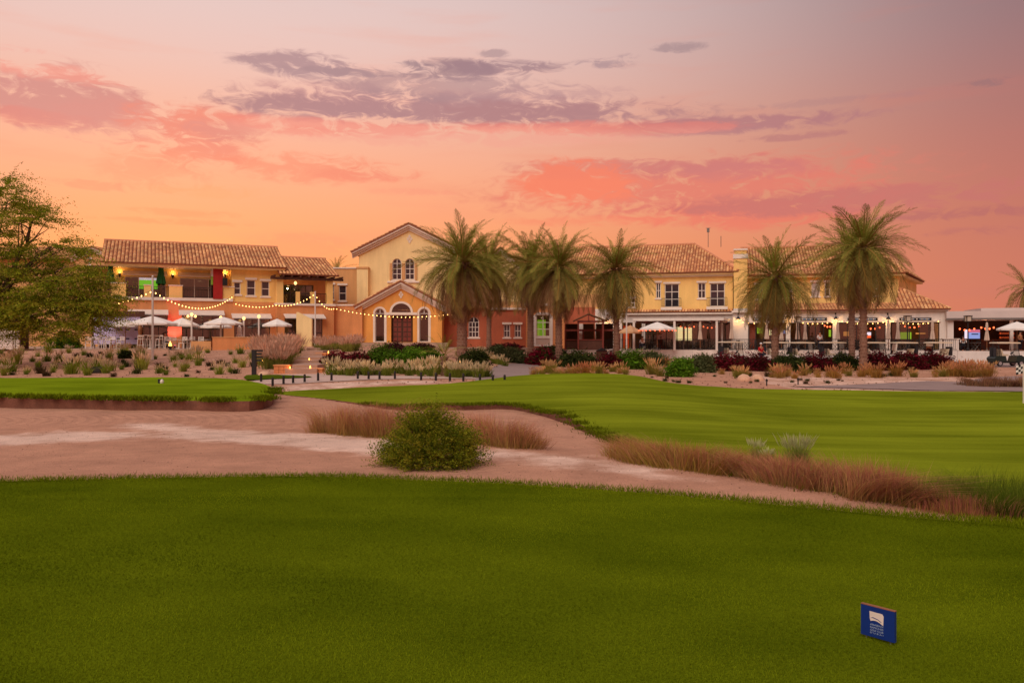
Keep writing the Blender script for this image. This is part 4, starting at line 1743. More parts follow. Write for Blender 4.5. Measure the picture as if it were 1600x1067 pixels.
def diamond(F, px, py, k, d):
    """four lozenge tiles in the gable"""
    u, z = F.q(px, py, d)
    for du, dz_ in ((0, k), (0, -k), (-k * .62, 0), (k * .62, 0)):
        MB().plate([(u + du - k * .55, z + dz_), (u + du, z + dz_ - k * .8), (u + du + k * .55, z + dz_), (u + du, z + dz_ + k * .8)], [], d - .06, d - .003).build('lozenge', M_TRIM, F.root)


diamond(F, 640, 373.5, .26, 0)
uo = .62
zeo = F.z(552, 393.5, -.6)
zro = F.z(639.5, 349.5, -.6)
rake_cornice(F, -uo, F.L + uo, zeo, zro, 0, .6, M_TRIM)
for a, b in ((-uo - .1, F.L / 2), (F.L + uo + .1, F.L / 2)):
    pts = [(a, 16.3, zeo + .02), (a, -.7, zeo + .02), (b, -.7, zro + .1), (b, 16.3, zro + .1)]
    tile_slope(F.root, pts)
# stepped side buttress
F.box('buttress', M_CREAM, F.u(557.5, -.6), F.u(575, -.6), -.6, -.01, 0, F.z(565, 420, -.6))
F.box('buttress_cap', M_BEIGE, F.u(557.5, -.6) - .05, F.u(575, -.6) + .05, -.66, -.005, F.z(565, 420, -.6) + .002, F.z(565, 417, -.6))

PORCH = Facade(563.5, 78, 690.5, 78, 1.45, 'entrance_porch', 'amber entrance porch with white gable, arched doorway and string of bulbs')
F = PORCH
zep = F.z(626, 483)
zpp = F.z(626, 449)
side_w = [F.rect(586, 482, 601, 529), F.rect(655, 482, 670, 529)]
side_w = [(a, b, .05, d) for a, b, c, d in side_w]
door = F.rect(611, 493, 645, 533)
door = (door[0], door[1], .03, door[3])
archr = F.rect(612, 475, 642, 489)
lun = []
cx = (archr[0] + archr[1]) / 2
rad = (archr[1] - archr[0]) / 2
zl = F.z(626, 488)
lun = [(cx + rad * math.cos(PI * k / 14), zl + rad * .92 * math.sin(PI * k / 14)) for k in range(15)]
F.wall(M_AMB, 0, F.L, 0, zep, 0, .3, [apoly(a) for a in side_w] + [rpoly(door), lun], [(0, 0), (F.L, 0), (F.L, zep), (F.L / 2, zpp), (0, zep)])
F.box('wall', M_AMB, 0, .3, .302, 5.9, 0, zep)
F.box('wall', M_AMB, F.L - .3, F.L, .302, 5.9, 0, zep)
F.room(.35, F.L - .35, .01, zep, .31, 5.8, M_DARKIN, 55, (1, .5, .22))
for a in side_w:
    F.window(a, .05, 1, 1, .07, False, False, True, M_GLASS, surround=.18)
MB().plate([(cx + (rad + .2) * math.cos(PI * k / 14), zl + (rad * .92 + .2) * math.sin(PI * k / 14)) for k in range(15)], [[(p[0], p[1] + .002) for p in lun]], -.07, -.003).build('arch_moulding', M_TRIM, F.root)
MB().box(side_w[0][1] + .19, side_w[1][0] - .19, -.1, -.072, zl - .25, zl - .01).build('lintel', M_TRIM, F.root)
MB().plate(lun, [], .12, .14).build('fanlight', M_GLASS, F.root)
# carved door leaves half open in the doorway
dw = door[1] - door[0]
for i in range(2):
    u0 = door[0] + .12 + i * (dw - .2) / 2
    u1 = u0 + (dw - .26) / 2
    dl = MB().box(u0, u1, .34, .40, .03, door[3] - .05).build('door', M_TIMB, F.root)
    for r_ in range(5):
        for c_ in range(2):
            a = u0 + .08 + c_ * (u1 - u0 - .08) / 2
            MB().box(a, a + (u1 - u0) / 2 - .14, .30, .338, .15 + r_ * .45, .5 + r_ * .45).build('panel', M_REDT, dl)
diamond(F, 626.5, 460.5, .2, 0)
zeo = F.z(556, 479, -.6)
zro = F.z(625.5, 440, -.6)
rake_cornice(F, -.45, F.L + .45, zeo, zro, 0, .6, M_TRIM)
for a, b in ((-.55, F.L / 2), (F.L + .55, F.L / 2)):
    tile_slope(F.root, [(a, 5.9, zeo + .02), (a, -.7, zeo + .02), (b, -.7, zro + .1), (b, 5.9, zro + .1)])

# ============================================================ terracotta wing right of the porch
TW = Facade(691.5, 80.5, 838, 80.5, 1.0, 'terracotta_wing', 'low terracotta red wing with arched window between the palms')
F = TW
uA = F.u(770)
aw = F.rect(732, 495, 748.5, 527)
F.wall(M_TERR, 0, uA, 0, F.z(730, 478), 0, .3, [apoly(aw)])
F.window(aw, .05, 3, 3, .07, True, False, True)
sw = [F.rect(787, 507, 797, 527, -1.2), F.rect(804, 507, 814, 527, -1.2)]
zt = F.z(800, 484, -1.2)
F.wall(M_TERR, uA, F.L, 0, zt, -1.2, -.9, sw)
F.box('wall', M_TERR, uA, uA + .3, -.898, 6, 0, zt)
F.box('wall', M_TERR, F.L - .3, F.L, -.898, 6, 0, zt)
F.box('cornice', M_TRIM, uA - .12, F.L + .12, -1.35, -.8, zt + .002, zt + .2)
F.box('parapet', M_BEIGE, uA, F.L, -1.1, -.8, zt + .202, F.z(800, 471, -1.2))
F.box('roof_slab', M_BEIGE, .1, F.L, -.798, 7, zt + .202, zt + .4)
for r in sw:
    F.window(r, -1.18, 2, 2)
F.box('cornice', M_TRIM, 0, uA - .13, -.2, .4, F.z(730, 478) + .002, F.z(730, 475))
tile_slope(F.root, [(-.1, -.5, F.z(730, 475) + .05), (uA - .2, -.5, F.z(730, 475) + .05), (uA - .2, 5, F.z(730, 457, 5)), (-.1, 5, F.z(730, 457, 5))])
rk = [(F.u(734), F.z(734, 468)), (F.u(772), F.z(772, 485)), (F.u(772), F.z(772, 480)), (F.u(734), F.z(734, 463))]
MB().plate(rk, [], -.75, -.52).build('raking_moulding', M_TRIM, F.root)

BK = Facade(705, 92, 935, 92, 0.8, 'tiled_block', 'cream block with tiled roof rising behind the middle palms')
F = BK
zk = F.z(800, 442)
F.wall(M_CREAM, 0, F.L, 0, zk, 0, .3)
F.shell(M_CREAM, 0, F.L, 0, 10, 0, zk)
gable_u(F, -.5, F.L + .5, -.7, 4.8, 10.5, zk + .05, F.z(800, 402, 4.8))
PK = Facade(752, 89, 812, 89, 0.8, 'small_gable', 'small cream gable with white raking trim behind the palms')
F = PK
zk = F.z(780, 425)
F.wall(M_CREAM, 0, F.L, 0, zk, 0, .3, [], [(0, 0), (F.L, 0), (F.L, zk), (F.L / 2, F.z(780, 400)), (0, zk)])
rake_cornice(F, -.5, F.L + .5, F.z(780, 421), F.z(780, 388), 0, .5, M_TRIM)
for a, b in ((-.6, F.L / 2), (F.L + .6, F.L / 2)):
    tile_slope(F.root, [(a, 4, F.z(780, 421) + .02), (a, -.6, F.z(780, 421) + .02), (b, -.6, F.z(780, 388) + .08), (b, 4, F.z(780, 388) + .08)])

BAY = Facade(822, 77.5, 882, 77.5, 0.9, 'window_bay', 'orange bay with tall white framed window over a lattice panel')
F = BAY
zt = F.z(850, 478)
bw = F.rect(837.5, 492, 859.5, 526)
F.wall(M_ORA, 0, F.L, 0, zt, 0, .3, [bw])
F.shell(M_ORA, 0, F.L, 0, 7, 0, zt)
F.box('cornice', M_TRIM, -.15, F.L + .15, -.2, .5, zt + .002, zt + .25)
F.box('parapet', M_BEIGE, 0, F.L, .05, .3, zt + .252, F.z(850, 462))
F.box('roof_slab', M_BEIGE, .3, F.L - .3, .502, 7, zt + .002, zt + .2)
F.room(bw[0] - .4, bw[1] + .4, bw[2] - .5, bw[3] + .3, .31, 3.6, None, 30, (1, .8, .4))
F.window(bw, .03, 2, 3, .08, False, False, False, M_GLASS)
MB().box(bw[0] + .2, bw[0] + 1.0, 2.6, 2.7, bw[2] + .1, bw[3] - .4).build('screen', E_YGREEN, F.root)
o_, i_ = F.rect(833, 488, 863.5, 541), bw
fr = MB()
fr.plate([(o_[0], o_[2]), (o_[1], o_[2]), (o_[1], o_[3] - .35), (o_[1] - .4, o_[3]), (o_[0] + .4, o_[3]), (o_[0], o_[3] - .35)],
         [rpoly(i_), rpoly((bw[0], bw[1], o_[2] + .12, bw[2] - .15))], -.12, -.003)
lat = fr.build('window_surround', M_WHITE, F.root)
lz0, lz1 = o_[2] + .12, bw[2] - .15
nl = 7
for sg in (1, -1):                                           # diagonal lattice
    for k in range(-3, nl + 4):
        x = bw[0] + (bw[1] - bw[0]) * k / nl
        xe = x + sg * (lz1 - lz0)
        a, b = Vector((x, lz0)), Vector((xe, lz1))
        t0, t1 = 0.0, 1.0
        for bound, sgn in ((bw[0], 1), (bw[1], -1)):
            da, db = sgn * (a.x - bound), sgn * (b.x - bound)
            if da < 0 and db < 0:
                t0, t1 = 1, 0
                break
            if da < 0:
                t0 = max(t0, da / (da - db))
            if db < 0:
                t1 = min(t1, da / (da - db))
        if t1 - t0 > .05:
            p, q = a.lerp(b, t0), a.lerp(b, t1)
            dd = -.08 if sg > 0 else -.055
            MB().plate([(p.x - .03, p.y), (p.x + .03, p.y), (q.x + .03, q.y), (q.x - .03, q.y)], [], dd, dd + .02).build('lath', M_WHITE, lat)

# dark recess with bar counter between bay and restaurant
RC = Facade(880, 84, 972, 83, .75, 'covered_bar', 'dark recessed bar under a terracotta wall beside the wooden hut')
F = RC
zt = F.z(925, 486)
op = F.rect(883, 506, 958, 546)
op = (op[0], op[1], .02, op[3])
F.wall(M_TERR, 0, F.u(930), 0, F.z(900, 480), 0, .3, [(op[0], F.u(928), .02, op[3])])
F.wall(M_WWALL, F.u(930), F.L, 0, F.z(945, 483), -.1, .2, [(F.u(931), op[1], .02, op[3])])
F.room(op[0] - .2, op[1] + .2, .01, op[3] + .1, .31, 5, M_DARKIN, 18, (1, .45, .2))
F.box('pillar', M_WWALL, F.u(905), F.u(911), -.25, .25, .01, op[3] - .004)
F.box('counter', M_REDT, F.u(884), F.u(930), -.6, -.1, .9, 1.0)
F.box('counter_front', M_TIMB, F.u(885), F.u(929), -.5, -.35, .01, .898)
F.box('beam', M_REDT, F.u(884), F.u(972), -.7, -.5, op[3] - .75, op[3] - .55)
for px in (884, 912, 940, 968):
    F.box('post', M_REDT, F.u(px) - .08, F.u(px) + .08, -.68, -.52, .01, op[3] - .752)
F.box('wall', M_BEIGE, 0, F.L, .32, .6, F.z(900, 480) + .01, F.z(900, 460))

# ============================================================ restaurant building, first section
RA = Facade(880, 90.3, 1145, 85.4, .72, 'restaurant_building', 'two storey yellow restaurant with hipped tiled roof and juliet balconies', 'building')
F = RA
zf = F.z(1050, 484)
zeA = F.z(1050, 431)
ws = [F.rect(1025, 442, 1032.5, 466), F.rect(1038.5, 443.5, 1061, 480), F.rect(1090.5, 442, 1102.5, 466), F.rect(1109.5, 442.5, 1132.5, 479), F.rect(980, 466, 992, 480), F.rect(950, 445, 965, 480)]
F.wall(M_YEL, 0, F.L, zf, zeA, 0, .3, ws)
F.shell(M_YEL, 0, F.L, 0, 12, zf, zeA)
for i, r in enumerate(ws):
    F.window(r, .03, 2, 3 if i in (1, 3, 5) else 2, .08, i not in (1, 3), True, False, M_PANE)
for i in (1, 3):
    u0, u1, z0, z1 = ws[i]
    F.box('balcony_base', M_TRIM, u0 - .35, u1 + .3, -.5, -.003, z0 - .3, z0 - .02)
    F.rail(u0 - .3, u1 + .25, -.42, z0 - .02, .95, .12)
F.box('eaves', M_CREAM, -.4, F.L + .45, -.6, .4, zeA + .002, zeA + .26)
F.box('eaves_moulding', M_TRIM, -.2, F.L + .25, -.3, .3, zeA - .16, zeA)
ops = [(F.u(935), F.u(1004)), (F.u(1008), F.u(1142))]
zop = F.z(1070, 503.5)
F.wall(M_WWALL, 0, F.L, 0, zf - .25, 0, .3, [(a, b, .02, zop) for a, b in ops])
F.shell(M_WWALL, 0, F.L, 0, 12, 0, zf - .25)
tile_slope(F.root, [(0, -.45, zf - .22), (F.L, -.45, zf - .22), (F.L, -.01, zf + .02), (0, -.01, zf + .02)], 'skirt_roof')
F.box('cornice', M_TRIM, 0, F.L, -.35, -.003, zf - .5, zf - .33)
for a, b in ops:
    F.room(a - .2, b + .2, .01, zop + .2, .31, 6.5, None, 90, (1, .5, .2))
n = 8
u0, u1 = ops[1]
mb = MB().plate(rpoly((u0, u1, .02, zop)), [rpoly((u0 + .1 + (u1 - u0 - .1) * k / n, u0 + (u1 - u0 - .1) * (k + 1) / n, .1, zop - .1)) for k in range(n)], .1, .2)
dr_ = mb.build('glazed_front', M_TIMB, F.root)
for k in range(n):
    MB().box(u0 + .08 + (u1 - u0 - .1) * k / n, u0 + .02 + (u1 - u0 - .1) * (k + 1) / n, .14, .15, .08, zop - .08).build('pane', M_GLASS, dr_)
for x0, x1, y0, y1 in ((1055, 1067, 511, 532), (1070, 1081, 512, 532)):
    u0, u1, z0, z1 = F.rect(x0, y0, x1, y1, 4)
    MB().box(u0, u1, 4.0, 4.1, z0, z1).build('lit_back_bar', E_WARMW, F.root)
for x0, x1 in ((1028, 1041), (974, 983)):
    MB().box(F.u(x0, .6), F.u(x1, .6), .5, .58, .05, zop - .3).build('curtain', M_ORC, F.root)
zrA = F.z(1060, 383, 6)
LA = F.L
tile_slope(F.root, [(-.6, -.85, zeA + .28), (LA + .55, -.85, zeA + .28), (LA - 4.2, 6, zrA), (-.6, 6, zrA)])
tile_slope(F.root, [(LA + .55, -.85, zeA + .28), (LA + .55, 12.8, zeA + .28), (LA - 4.2, 6, zrA)])
tile_slope(F.root, [(LA + .55, 12.8, zeA + .28), (-.6, 12.8, zeA + .28), (-.6, 6, zrA), (LA - 4.2, 6, zrA)])
MB().tube([(-.6, 6, zrA + .05), (LA - 4.2, 6, zrA + .05)], .14, 8).build('ridge', M_RIDGE, F.root)
MB().tube([(LA - 4.2, 6, zrA + .05), (LA + .55, -.85, zeA + .33)], .13, 8).build('hip_tiles', M_RIDGE, F.root)
for px, py0, py1 in ((1106.5, 383, 356), (1126.5, 386, 369)):  # rooftop masts
    u, z0 = F.q(px, py0, 6)
    z1 = F.z(px, py1, 6)
    mb = MB().tube([(u, 6, zrA - .35), (u, 6, z1)], .035, 6)
    if py1 < 360:
        mb.box(u - .14, u + .14, 5.9, 6.1, z1 - .5, z1 - .1)
        mb.tube([(u - .25, 6, z1 - .05), (u + .25, 6, z1 - .05)], .03, 6)
    mb.build('mast', M_GREYM, F.root)
# white flat canopy on posts over the restaurant terrace
CN = Facade(989, 80.5, 1131, 77.6, .72, 'terrace_canopy', 'white flat canopy on slim posts over the restaurant terrace', 'canopy')
F = CN
zc0, zc1 = F.z(1060, 501), F.z(1060, 497)
F.box('roof', M_WHITE, 0, F.L, 0, 6.5, zc0, zc1)
for k in range(10):
    u = .3 + (F.L - .6) * k / 9
    F.box('rafter', M_REDT, u - .05, u + .05, .2, 6.3, zc0 - .18, zc0 - .003)
for px in (990.5, 1054, 1120):
    u = F.u(px, .15)
    F.box('post', M_WHITE, u - .1, u + .1, .06, .26, 0, zc0 - .003)
for px, d in ((1004, 5.5), (1068, 5.8), (1128, 3.2)):
    u = F.u(px, d)
    F.box('post', M_WHITE, u - .08, u + .08, d, d + .16, 0, zc0 - .003)
# tower like chimney between the two roofs
CH = Facade(1146, 84.6, 1168, 84.2, .72, 'chimney_tower', 'square yellow chimney tower with white cap between the tiled roofs', 'chimney')
F = CH
F.box('wall', M_WWALL, 0, F.L, 0, 3, 0, F.z(1157, 482))
F.box('shaft', M_YEL, .02, F.L - .02, .02, 2.98, F.z(1157, 482) + .002, F.z(1157, 404))
F.box('band', M_TRIM, -.04, F.L + .04, -.06, 3.06, F.z(1157, 404) + .002, F.z(1157, 397))
F.box('head', M_YEL, .1, F.L - .1, .1, 2.9, F.z(1157, 397) + .002, F.z(1157, 391))
F.box('cap', M_TRIM, .0, F.L, 0, 3, F.z(1157, 391) + .002, F.z(1157, 388.5))

# ============================================================ restaurant, second section
RB = Facade(1166, 86.0, 1404, 82.5, .72, 'restaurant_upper_block', 'two storey amber yellow block with tiled roof behind the tall right palms')
F = RB
zs = F.z(1300, 476)
zeB = F.z(1300, 433)
ws = [F.rect(1268, 441, 1281, 463), F.rect(1288.5, 441, 1297, 463), F.rect(1323.5, 441, 1331, 462), F.rect(1338, 441, 1346, 462), F.rect(1366, 440, 1376, 462), F.rect(1180, 445, 1192, 468), F.rect(1225, 444, 1238, 466)]
F.wall(M_YEL, 0, F.L, zs - 1.2, zeB, 0, .3, ws)
for i, r in enumerate(ws):
    F.window(r, .03, 1, 2, .08, True, True, False, M_SHUT if i == 0 else M_PANE)
sd = F.u(1432, 14)
mb = MB()
for z_ in (zs - 1.2, zeB):
    pass
mb.extr([(F.L - .25, .302), (F.L, .302), (sd, 14), (sd - .25, 14)], 'z', zs - 1.2, zeB)
mb.build('wall', M_YEL, F.root)
F.box('wall', M_YEL, 0, .25, .302, 14, zs - 1.2, zeB)
F.box('eaves', M_CREAM, -.3, F.L + .5, -.6, .29, zeB + .002, zeB + .28)
mb = MB()
mb.extr([(F.L - .3, .292), (F.L + .52, .292), (sd + .7, 14.2), (sd - .3, 14.2)], 'z', zeB + .002, zeB + .26)
mb.build('eaves', M_CREAM, F.root)
zrB = F.z(1300, 385, 6.5)
tile_slope(F.root, [(-.4, -.85, zeB + .3), (F.L + .6, -.85, zeB + .3), (F.L - 1.2, 6.5, zrB), (-.4, 6.5, zrB)])
tile_slope(F.root, [(F.L + .6, -.85, zeB + .3), (sd + .9, 14.3, zeB + .3), (F.L - 1.2, 6.5, zrB)])
tile_slope(F.root, [(sd + .9, 14.3, zeB + .3), (-.4, 14.3, zeB + .3), (-.4, 6.5, zrB), (F.L - 1.2, 6.5, zrB)])
MB().tube([(-.4, 6.5, zrB + .05), (F.L - 1.2, 6.5, zrB + .05)], .14, 8).build('ridge', M_RIDGE, F.root)

RL = Facade(1145, 83.0, 1479, 77.6, .72, 'restaurant_ground_floor', 'white restaurant front with dark sign boards and wide glazed openings')
F = RL
zt = F.z(1320, 487)
zo = F.z(1320, 504)
spans = [(1169, 1228), (1235, 1301), (1309, 1384), (1391, 1468)]
ops = [(F.u(a), F.u(b), .02, zo) for a, b in spans]
F.wall(M_WWALL, 0, F.L, 0, zt, 0, .3, ops)
F.box('wall', M_WWALL, 0, .3, .302, 4, 0, zt)
F.box('wall', M_CREAM, F.L - .3, F.L, .302, 8, 0, zt)
F.box('cornice', M_TRIM, -.1, F.L + .2, -.35, .31, zt + .002, zt + .18)
for k, (a, b, z0, z1) in enumerate(ops):
    F.room(a - .3, b + .3, .01, z1 + .3, .31, 4.6, None, 55, (1, .55, .25))
    n = 5
    mb = MB().plate(rpoly((a, b, z0, z1)), [rpoly((a + .06 + (b - a - .06) * i / n, a + (b - a - .06) * (i + 1) / n, .1, z1 - .08)) for i in range(n)], .14, .22)
    dr_ = mb.build('glazed_front', M_BLACK, F.root)
    for i in range(n):
        if (k + i) % 4 == 1:
            continue                                        # open leaf
        MB().box(a + .05 + (b - a - .06) * i / n, a + .01 + (b - a - .06) * (i + 1) / n, .17, .18, .08, z1 - .06).build('pane', M_GLASS, dr_)
    MB().box(a - .1, b + .1, -.12, -.003, z1 + .02, z1 + .16).build('opening_trim', M_TRIM, F.root)
boards = [(1176, 1217), (1250, 1292), (1324, 1371), (1405, 1455)]
for a, b in boards:
    u0, u1, z0, z1 = F.rect(a, 496.5, b, 501)
    sb = MB().box(u0, u1, -.16, -.125, z0, z1).build('sign_board', M_BLACK, F.root)
    n = 17
    for i in range(n):                                     # lettering too small to read in the photograph
        if i in (8, 10):
            continue
        w = (u1 - u0 - .3) / n
        x = u0 + .15 + i * w
        MB().box(x, x + w * .72, -.172, -.161, z0 + .08, z1 - .08).build('letter', M_LETTER if i % 3 else M_TRIM, sb)
for x0, x1, y0, y1, mt in ((1183, 1192, 512, 521, E_YGREEN), (1202, 1207, 513, 524, E_WARMW), (1224, 1227, 516, 521, E_BLUESC), (1295, 1300, 515, 526, E_YGREEN),
                           (1318, 1328, 518, 525, E_DIMOR), (1354, 1361, 519, 524, E_SWHITE), (1354, 1361, 524.2, 528, E_ORLED), (1406, 1424, 519, 530, E_YGREEN), (1431, 1446, 520, 522, E_DIMOR)):
    u0, u1, z0, z1 = F.rect(x0, y0, x1, y1, 3.8)
    MB().box(u0, u1, 3.8, 3.9, z0, z1).build('screen', mt, F.root)
MB().box(F.u(1172, .6), F.u(1180, .6), .5, .58, .05, zo - .1).build('curtain', M_ORC, F.root)
# skirt roof over the ground floor and the hipped roof at its right end
tile_slope(F.root, [(F.u(1168), -.55, zt + .2), (F.u(1398), -.55, zt + .2), (F.u(1398, 3.2), 3.2, F.z(1398, 473, 3.2)), (F.u(1168, 3.2), 3.2, F.z(1168, 474, 3.2))], 'skirt_roof')
ua, ub = F.u(1398) + .01, F.u(1486, -.55)
ap = (F.u(1404, 4.4), 4.4, F.z(1404, 449, 4.4))
tile_slope(F.root, [(ua, -.55, zt + .2), (ub, -.55, zt + .2), ap], 'hip_roof')
tile_slope(F.root, [(ub, -.55, zt + .2), (ub + 1.6, 9.5, zt + .2), ap], 'hip_roof')

# ============================================================ flat roofed bar pavilion at the right edge
BP = Facade(1479, 77.4, 1720, 74.0, .72, 'bar_pavilion', 'flat roofed grey white bar pavilion with television and orange lit shelves')
F = BP
zq0, zq1 = F.z(1550, 499), F.z(1550, 486)
F.box('roof', M_GREYW, -.1, F.L, -.5, 9, zq0, zq1)
F.box('roof_edge', M_GREYM, -.16, F.L, -.58, -.502, zq0 - .06, zq0 + .12)
F.box('roof_step', M_GREYW, F.u(1540), F.L, 1.5, 8, zq1 + .002, F.z(1600, 480))
F.box('back_wall', M_DARKIN, 0, F.L, 8.5, 8.8, 0, zq0 - .002)
F.box('pillar', M_WWALL, .02, .55, -.2, .35, 0, zq0 - .002)
for px in (1580,):
    F.box('pillar', M_WHITE, F.u(px) - .13, F.u(px) + .13, -.2, .06, 0, zq0 - .002)
F.box('pillar', M_WHITE, F.u(1660), F.u(1664), -.2, .06, 0, zq0 - .002)
u0, u1, z0, z1 = F.rect(1507, 515, 1531, 529, 5)
tvf = F.box('television', M_BLACK, u0 - .05, u1 + .05, 5, 5.1, z0 - .05, z1 + .05)
MB().box(u0, u1, 4.97, 4.998, z0, z1).build('screen', E_BLUESC, tvf)
MB().box(u0 + .35, u1, 4.94, 4.968, z1 - .28, z1).build('screen_banner', E_PINKSC, tvf)
MB().box(u0, u0 + .3, 4.94, 4.968, z0, z1).build('screen_list', E_SWHITE, tvf)
MB().box(u0 + .6, u0 + 1.2, 4.92, 4.938, z0 + .38, z0 + .48).build('screen_car', M_NAVY, tvf)
F.box('television_stand', M_BLACK, (u0 + u1) / 2 - .06, (u0 + u1) / 2 + .06, 5.02, 5.08, 0, z0 - .06)
u0, u1, z0, z1 = F.rect(1564, 519, 1589, 531, 7)
sh = F.box('bar_shelf', M_REDT, u0, u1, 7.6, 7.9, z0 - .1, z1 + .2)
for k in range(2):
    zz = z0 + .1 + k * (z1 - z0) * .55
    MB().box(u0 + .05, u1 - .05, 7.4, 7.598, zz, zz + .05).build('shelf_board', M_TIMB, sh)
    MB().box(u0 + .05, u1 - .05, 7.56, 7.598, zz + .052, zz + .2).build('lit_strip', E_ORLED, sh)
    for i in range(14):
        x = u0 + .12 + (u1 - u0 - .24) * i / 13
        MB().lathe([(.03, 0), (.035, .02), (.035, .17), (.014, .23), (.014, .29)], 8, (x, 7.47, zz + .052)).build('bottle', M_BOTTLE, sh)
lamp(F.root, (F.u(1540, 3), 3, zq0 - .6), 40, (1, .42, .22), .2)
F.box('bar_counter', M_TIMB, F.u(1535, 5), F.u(1700, 5), 5.4, 6.0, .0, 1.05)

# far left: gabled house and white kiosk
GH = Facade(118, 88, 176, 88, .8, 'gabled_house', 'small pale gabled house behind the tree and the long orange wing')
F = GH
zg = F.z(145, 402)
F.wall(M_BEIGE, 0, F.L, 0, zg, 0, .3, [F.rect(138, 405, 142, 414)], [(0, 0), (F.L, 0), (F.L, zg), (F.L / 2, F.z(147, 391)), (0, zg)])
F.window(F.rect(138, 405, 142, 414), .03, 1, 2)
F.box('balcony_canopy', M_TIMB, F.u(143), F.u(172), -1.6, -.01, F.z(150, 420), F.z(150, 417))
for px in (145, 158, 170):
    F.box('post', M_TIMB, F.u(px, -1.5) - .08, F.u(px, -1.5) + .08, -1.58, -1.42, 0, F.z(150, 420) - .003)
rake_cornice(F, -.4, F.L + .4, F.z(120, 400), F.z(147, 386), 0, .5, M_TRIM)
for a, b in ((-.5, F.L / 2), (F.L + .5, F.L / 2)):
    tile_slope(F.root, [(a, 9, F.z(120, 400) + .02), (a, -.6, F.z(120, 400) + .02), (b, -.6, F.z(147, 385.5)), (b, 9, F.z(147, 385.5))])
GW = Facade(-150, 92, 117, 92, .8, 'tiled_wing', 'long low tiled building behind the leafy tree')
F = GW
zg = F.z(50, 405)
F.wall(M_BEIGE, 0, F.L, 0, zg, 0, .3)
gable_u(F, -.5, F.L + .3, -.7, 4.5, 9.7, zg, F.z(50, 388, 4.5))

KI = Facade(-110, 62, 30, 63.5, .95, 'kiosk', 'white slatted kiosk at the far left under the tree', 'kiosk')
F = KI
uk = F.u(14)
for k in range(9):
    z0 = .05 + k * .2
    F.box('board', M_WHITE, 0, uk, -.02 - .004 * (k % 2), .06, z0, z0 + .185)
F.box('post', M_WHITE, uk + .01, uk + .25, -.05, .2, 0, 2.6)
F.box('post', M_WHITE, F.L - .22, F.L, -.05, .2, 0, 2.6)
F.box('shutter', M_WHITE, uk + .28, F.L - .3, .02, .08, .05, 2.5)
F.box('back_wall', M_DARKIN, 0, F.L, 2.2, 2.4, 0, 2.6)
F.box('roof', M_WHITE, -.2, F.L + .2, -.5, 2.6, 2.61, 2.8)
F.box('counter', M_WOOD, 0, uk, -.25, .3, 1.87, 1.93)
# ------------------------------------------------------------ terraces, retaining wall, steps
def slab(name, poly, z0, z1, mat, kind='structure'):
    mb = MB().extr(poly, 'z', z0, z1)
    return tag(mb.build(name, mat), kind=kind)


TZ = .72                                                    # right terrace level
LZ = 1.0                                                    # left terrace level
W0, W1, W2 = (WX(877, 84), 84.0), (WX(1495, 72.3), 72.3), (WX(1760, 68.5), 68.5)
slab('terrace', [W0, W1, W2, (W2[0] + 4, 92), (WX(868, 93), 93)], -.6, TZ - .004, M_FLOOR)
slab('left_terrace', [(WX(-330, 65), 65.0), (WX(330, 65), 65.0), (WX(520, 73.5), 73.5), (WX(566, 78.1), 78.1), (WX(500, 90), 90), (WX(-330, 100), 100)], .0, LZ - .004, M_FLOOR)
slab('entrance_forecourt', [(WX(500, 72), 72.0), (WX(690, 72), 72), (WX(830, 74), 74), (WX(880, 92), 92), (WX(566, 92), 92), (WX(566, 78.2), 78.2)], .0, .99, M_FLOOR)
slab('porch_floor', [(WX(556, 77), 77), (WX(700, 77), 77), (WX(700, 84), 84), (WX(556, 84), 84)], .9, 1.44, M_FLOOR)


def line_wall(name, a, b, z0, z1, th, mat, label, cat='wall', cap=None):
    a, b = Vector(a), Vector(b)
    L = (b - a).length
    o = empty(name, (a.x, a.y, z0), math.atan2(b.y - a.y, b.x - a.x), label, cat)
    MB().box(0, L, -th, 0, 0, z1 - z0).build('wall', mat, o)
    if cap:
        MB().box(-.03, L + .03, -th - .04, .04, z1 - z0 + .002, z1 - z0 + .08).build('coping', cap, o)
    return o, L


rw, rwL = line_wall('retaining_wall', W0, W1, -.55, TZ + .02, .28, M_WWALL, 'low white retaining wall below the restaurant terrace railing')
rw2, _ = line_wall('retaining_wall', (W1[0] + .01, W1[1]), W2, -.55, TZ + .02, .28, M_WWALL, 'low white retaining wall behind the parked dark golf cart', 'wall')
# iron railing in panels between posts
dirw = (Vector(W1) - Vector(W0)).normalized()
spanL = 3.0
npan = int(rwL / spanL)
for k in range(npan):
    p = Vector(W0) + dirw * (k * rwL / npan)
    L = rwL / npan - .05
    o = empty('terrace_railing', (p.x, p.y - .14, TZ + .02), math.atan2(dirw.y, dirw.x), 'black iron railing panel along the restaurant terrace wall', 'railing', 'railing panels on the white retaining wall')
    MB().box(0, L, -.03, .03, .98, 1.03).build('top_rail', M_BLACK, o)
    MB().box(0, L, -.02, .02, .1, .14).build('bottom_rail', M_BLACK, o)
    MB().box(0, .06, -.03, .03, 0, .978).build('post', M_BLACK, o)
    mb = MB()
    n = int(L / .14)
    for i in range(1, n):
        u = L * i / n
        mb.box(u - .011, u + .011, -.011, .011, .142, .978)
    tag(mb.build('balusters', M_BLACK, o), kind='stuff')

# low orange garden wall by the left terrace
line_wall('garden_wall', (WX(332, 64.5), 64.5), (WX(432, 66), 66.0), .5, WZ(528, 65), .35, M_ORA, 'low orange garden wall in front of the left terrace umbrellas', 'wall', M_BEIGE)
line_wall('garden_wall', (WX(300, 64.2), 64.2), (WX(331, 64.4), 64.4), .5, WZ(533, 65), .35, M_BEIGE, 'short beige wall stub left of the low orange garden wall', 'wall')
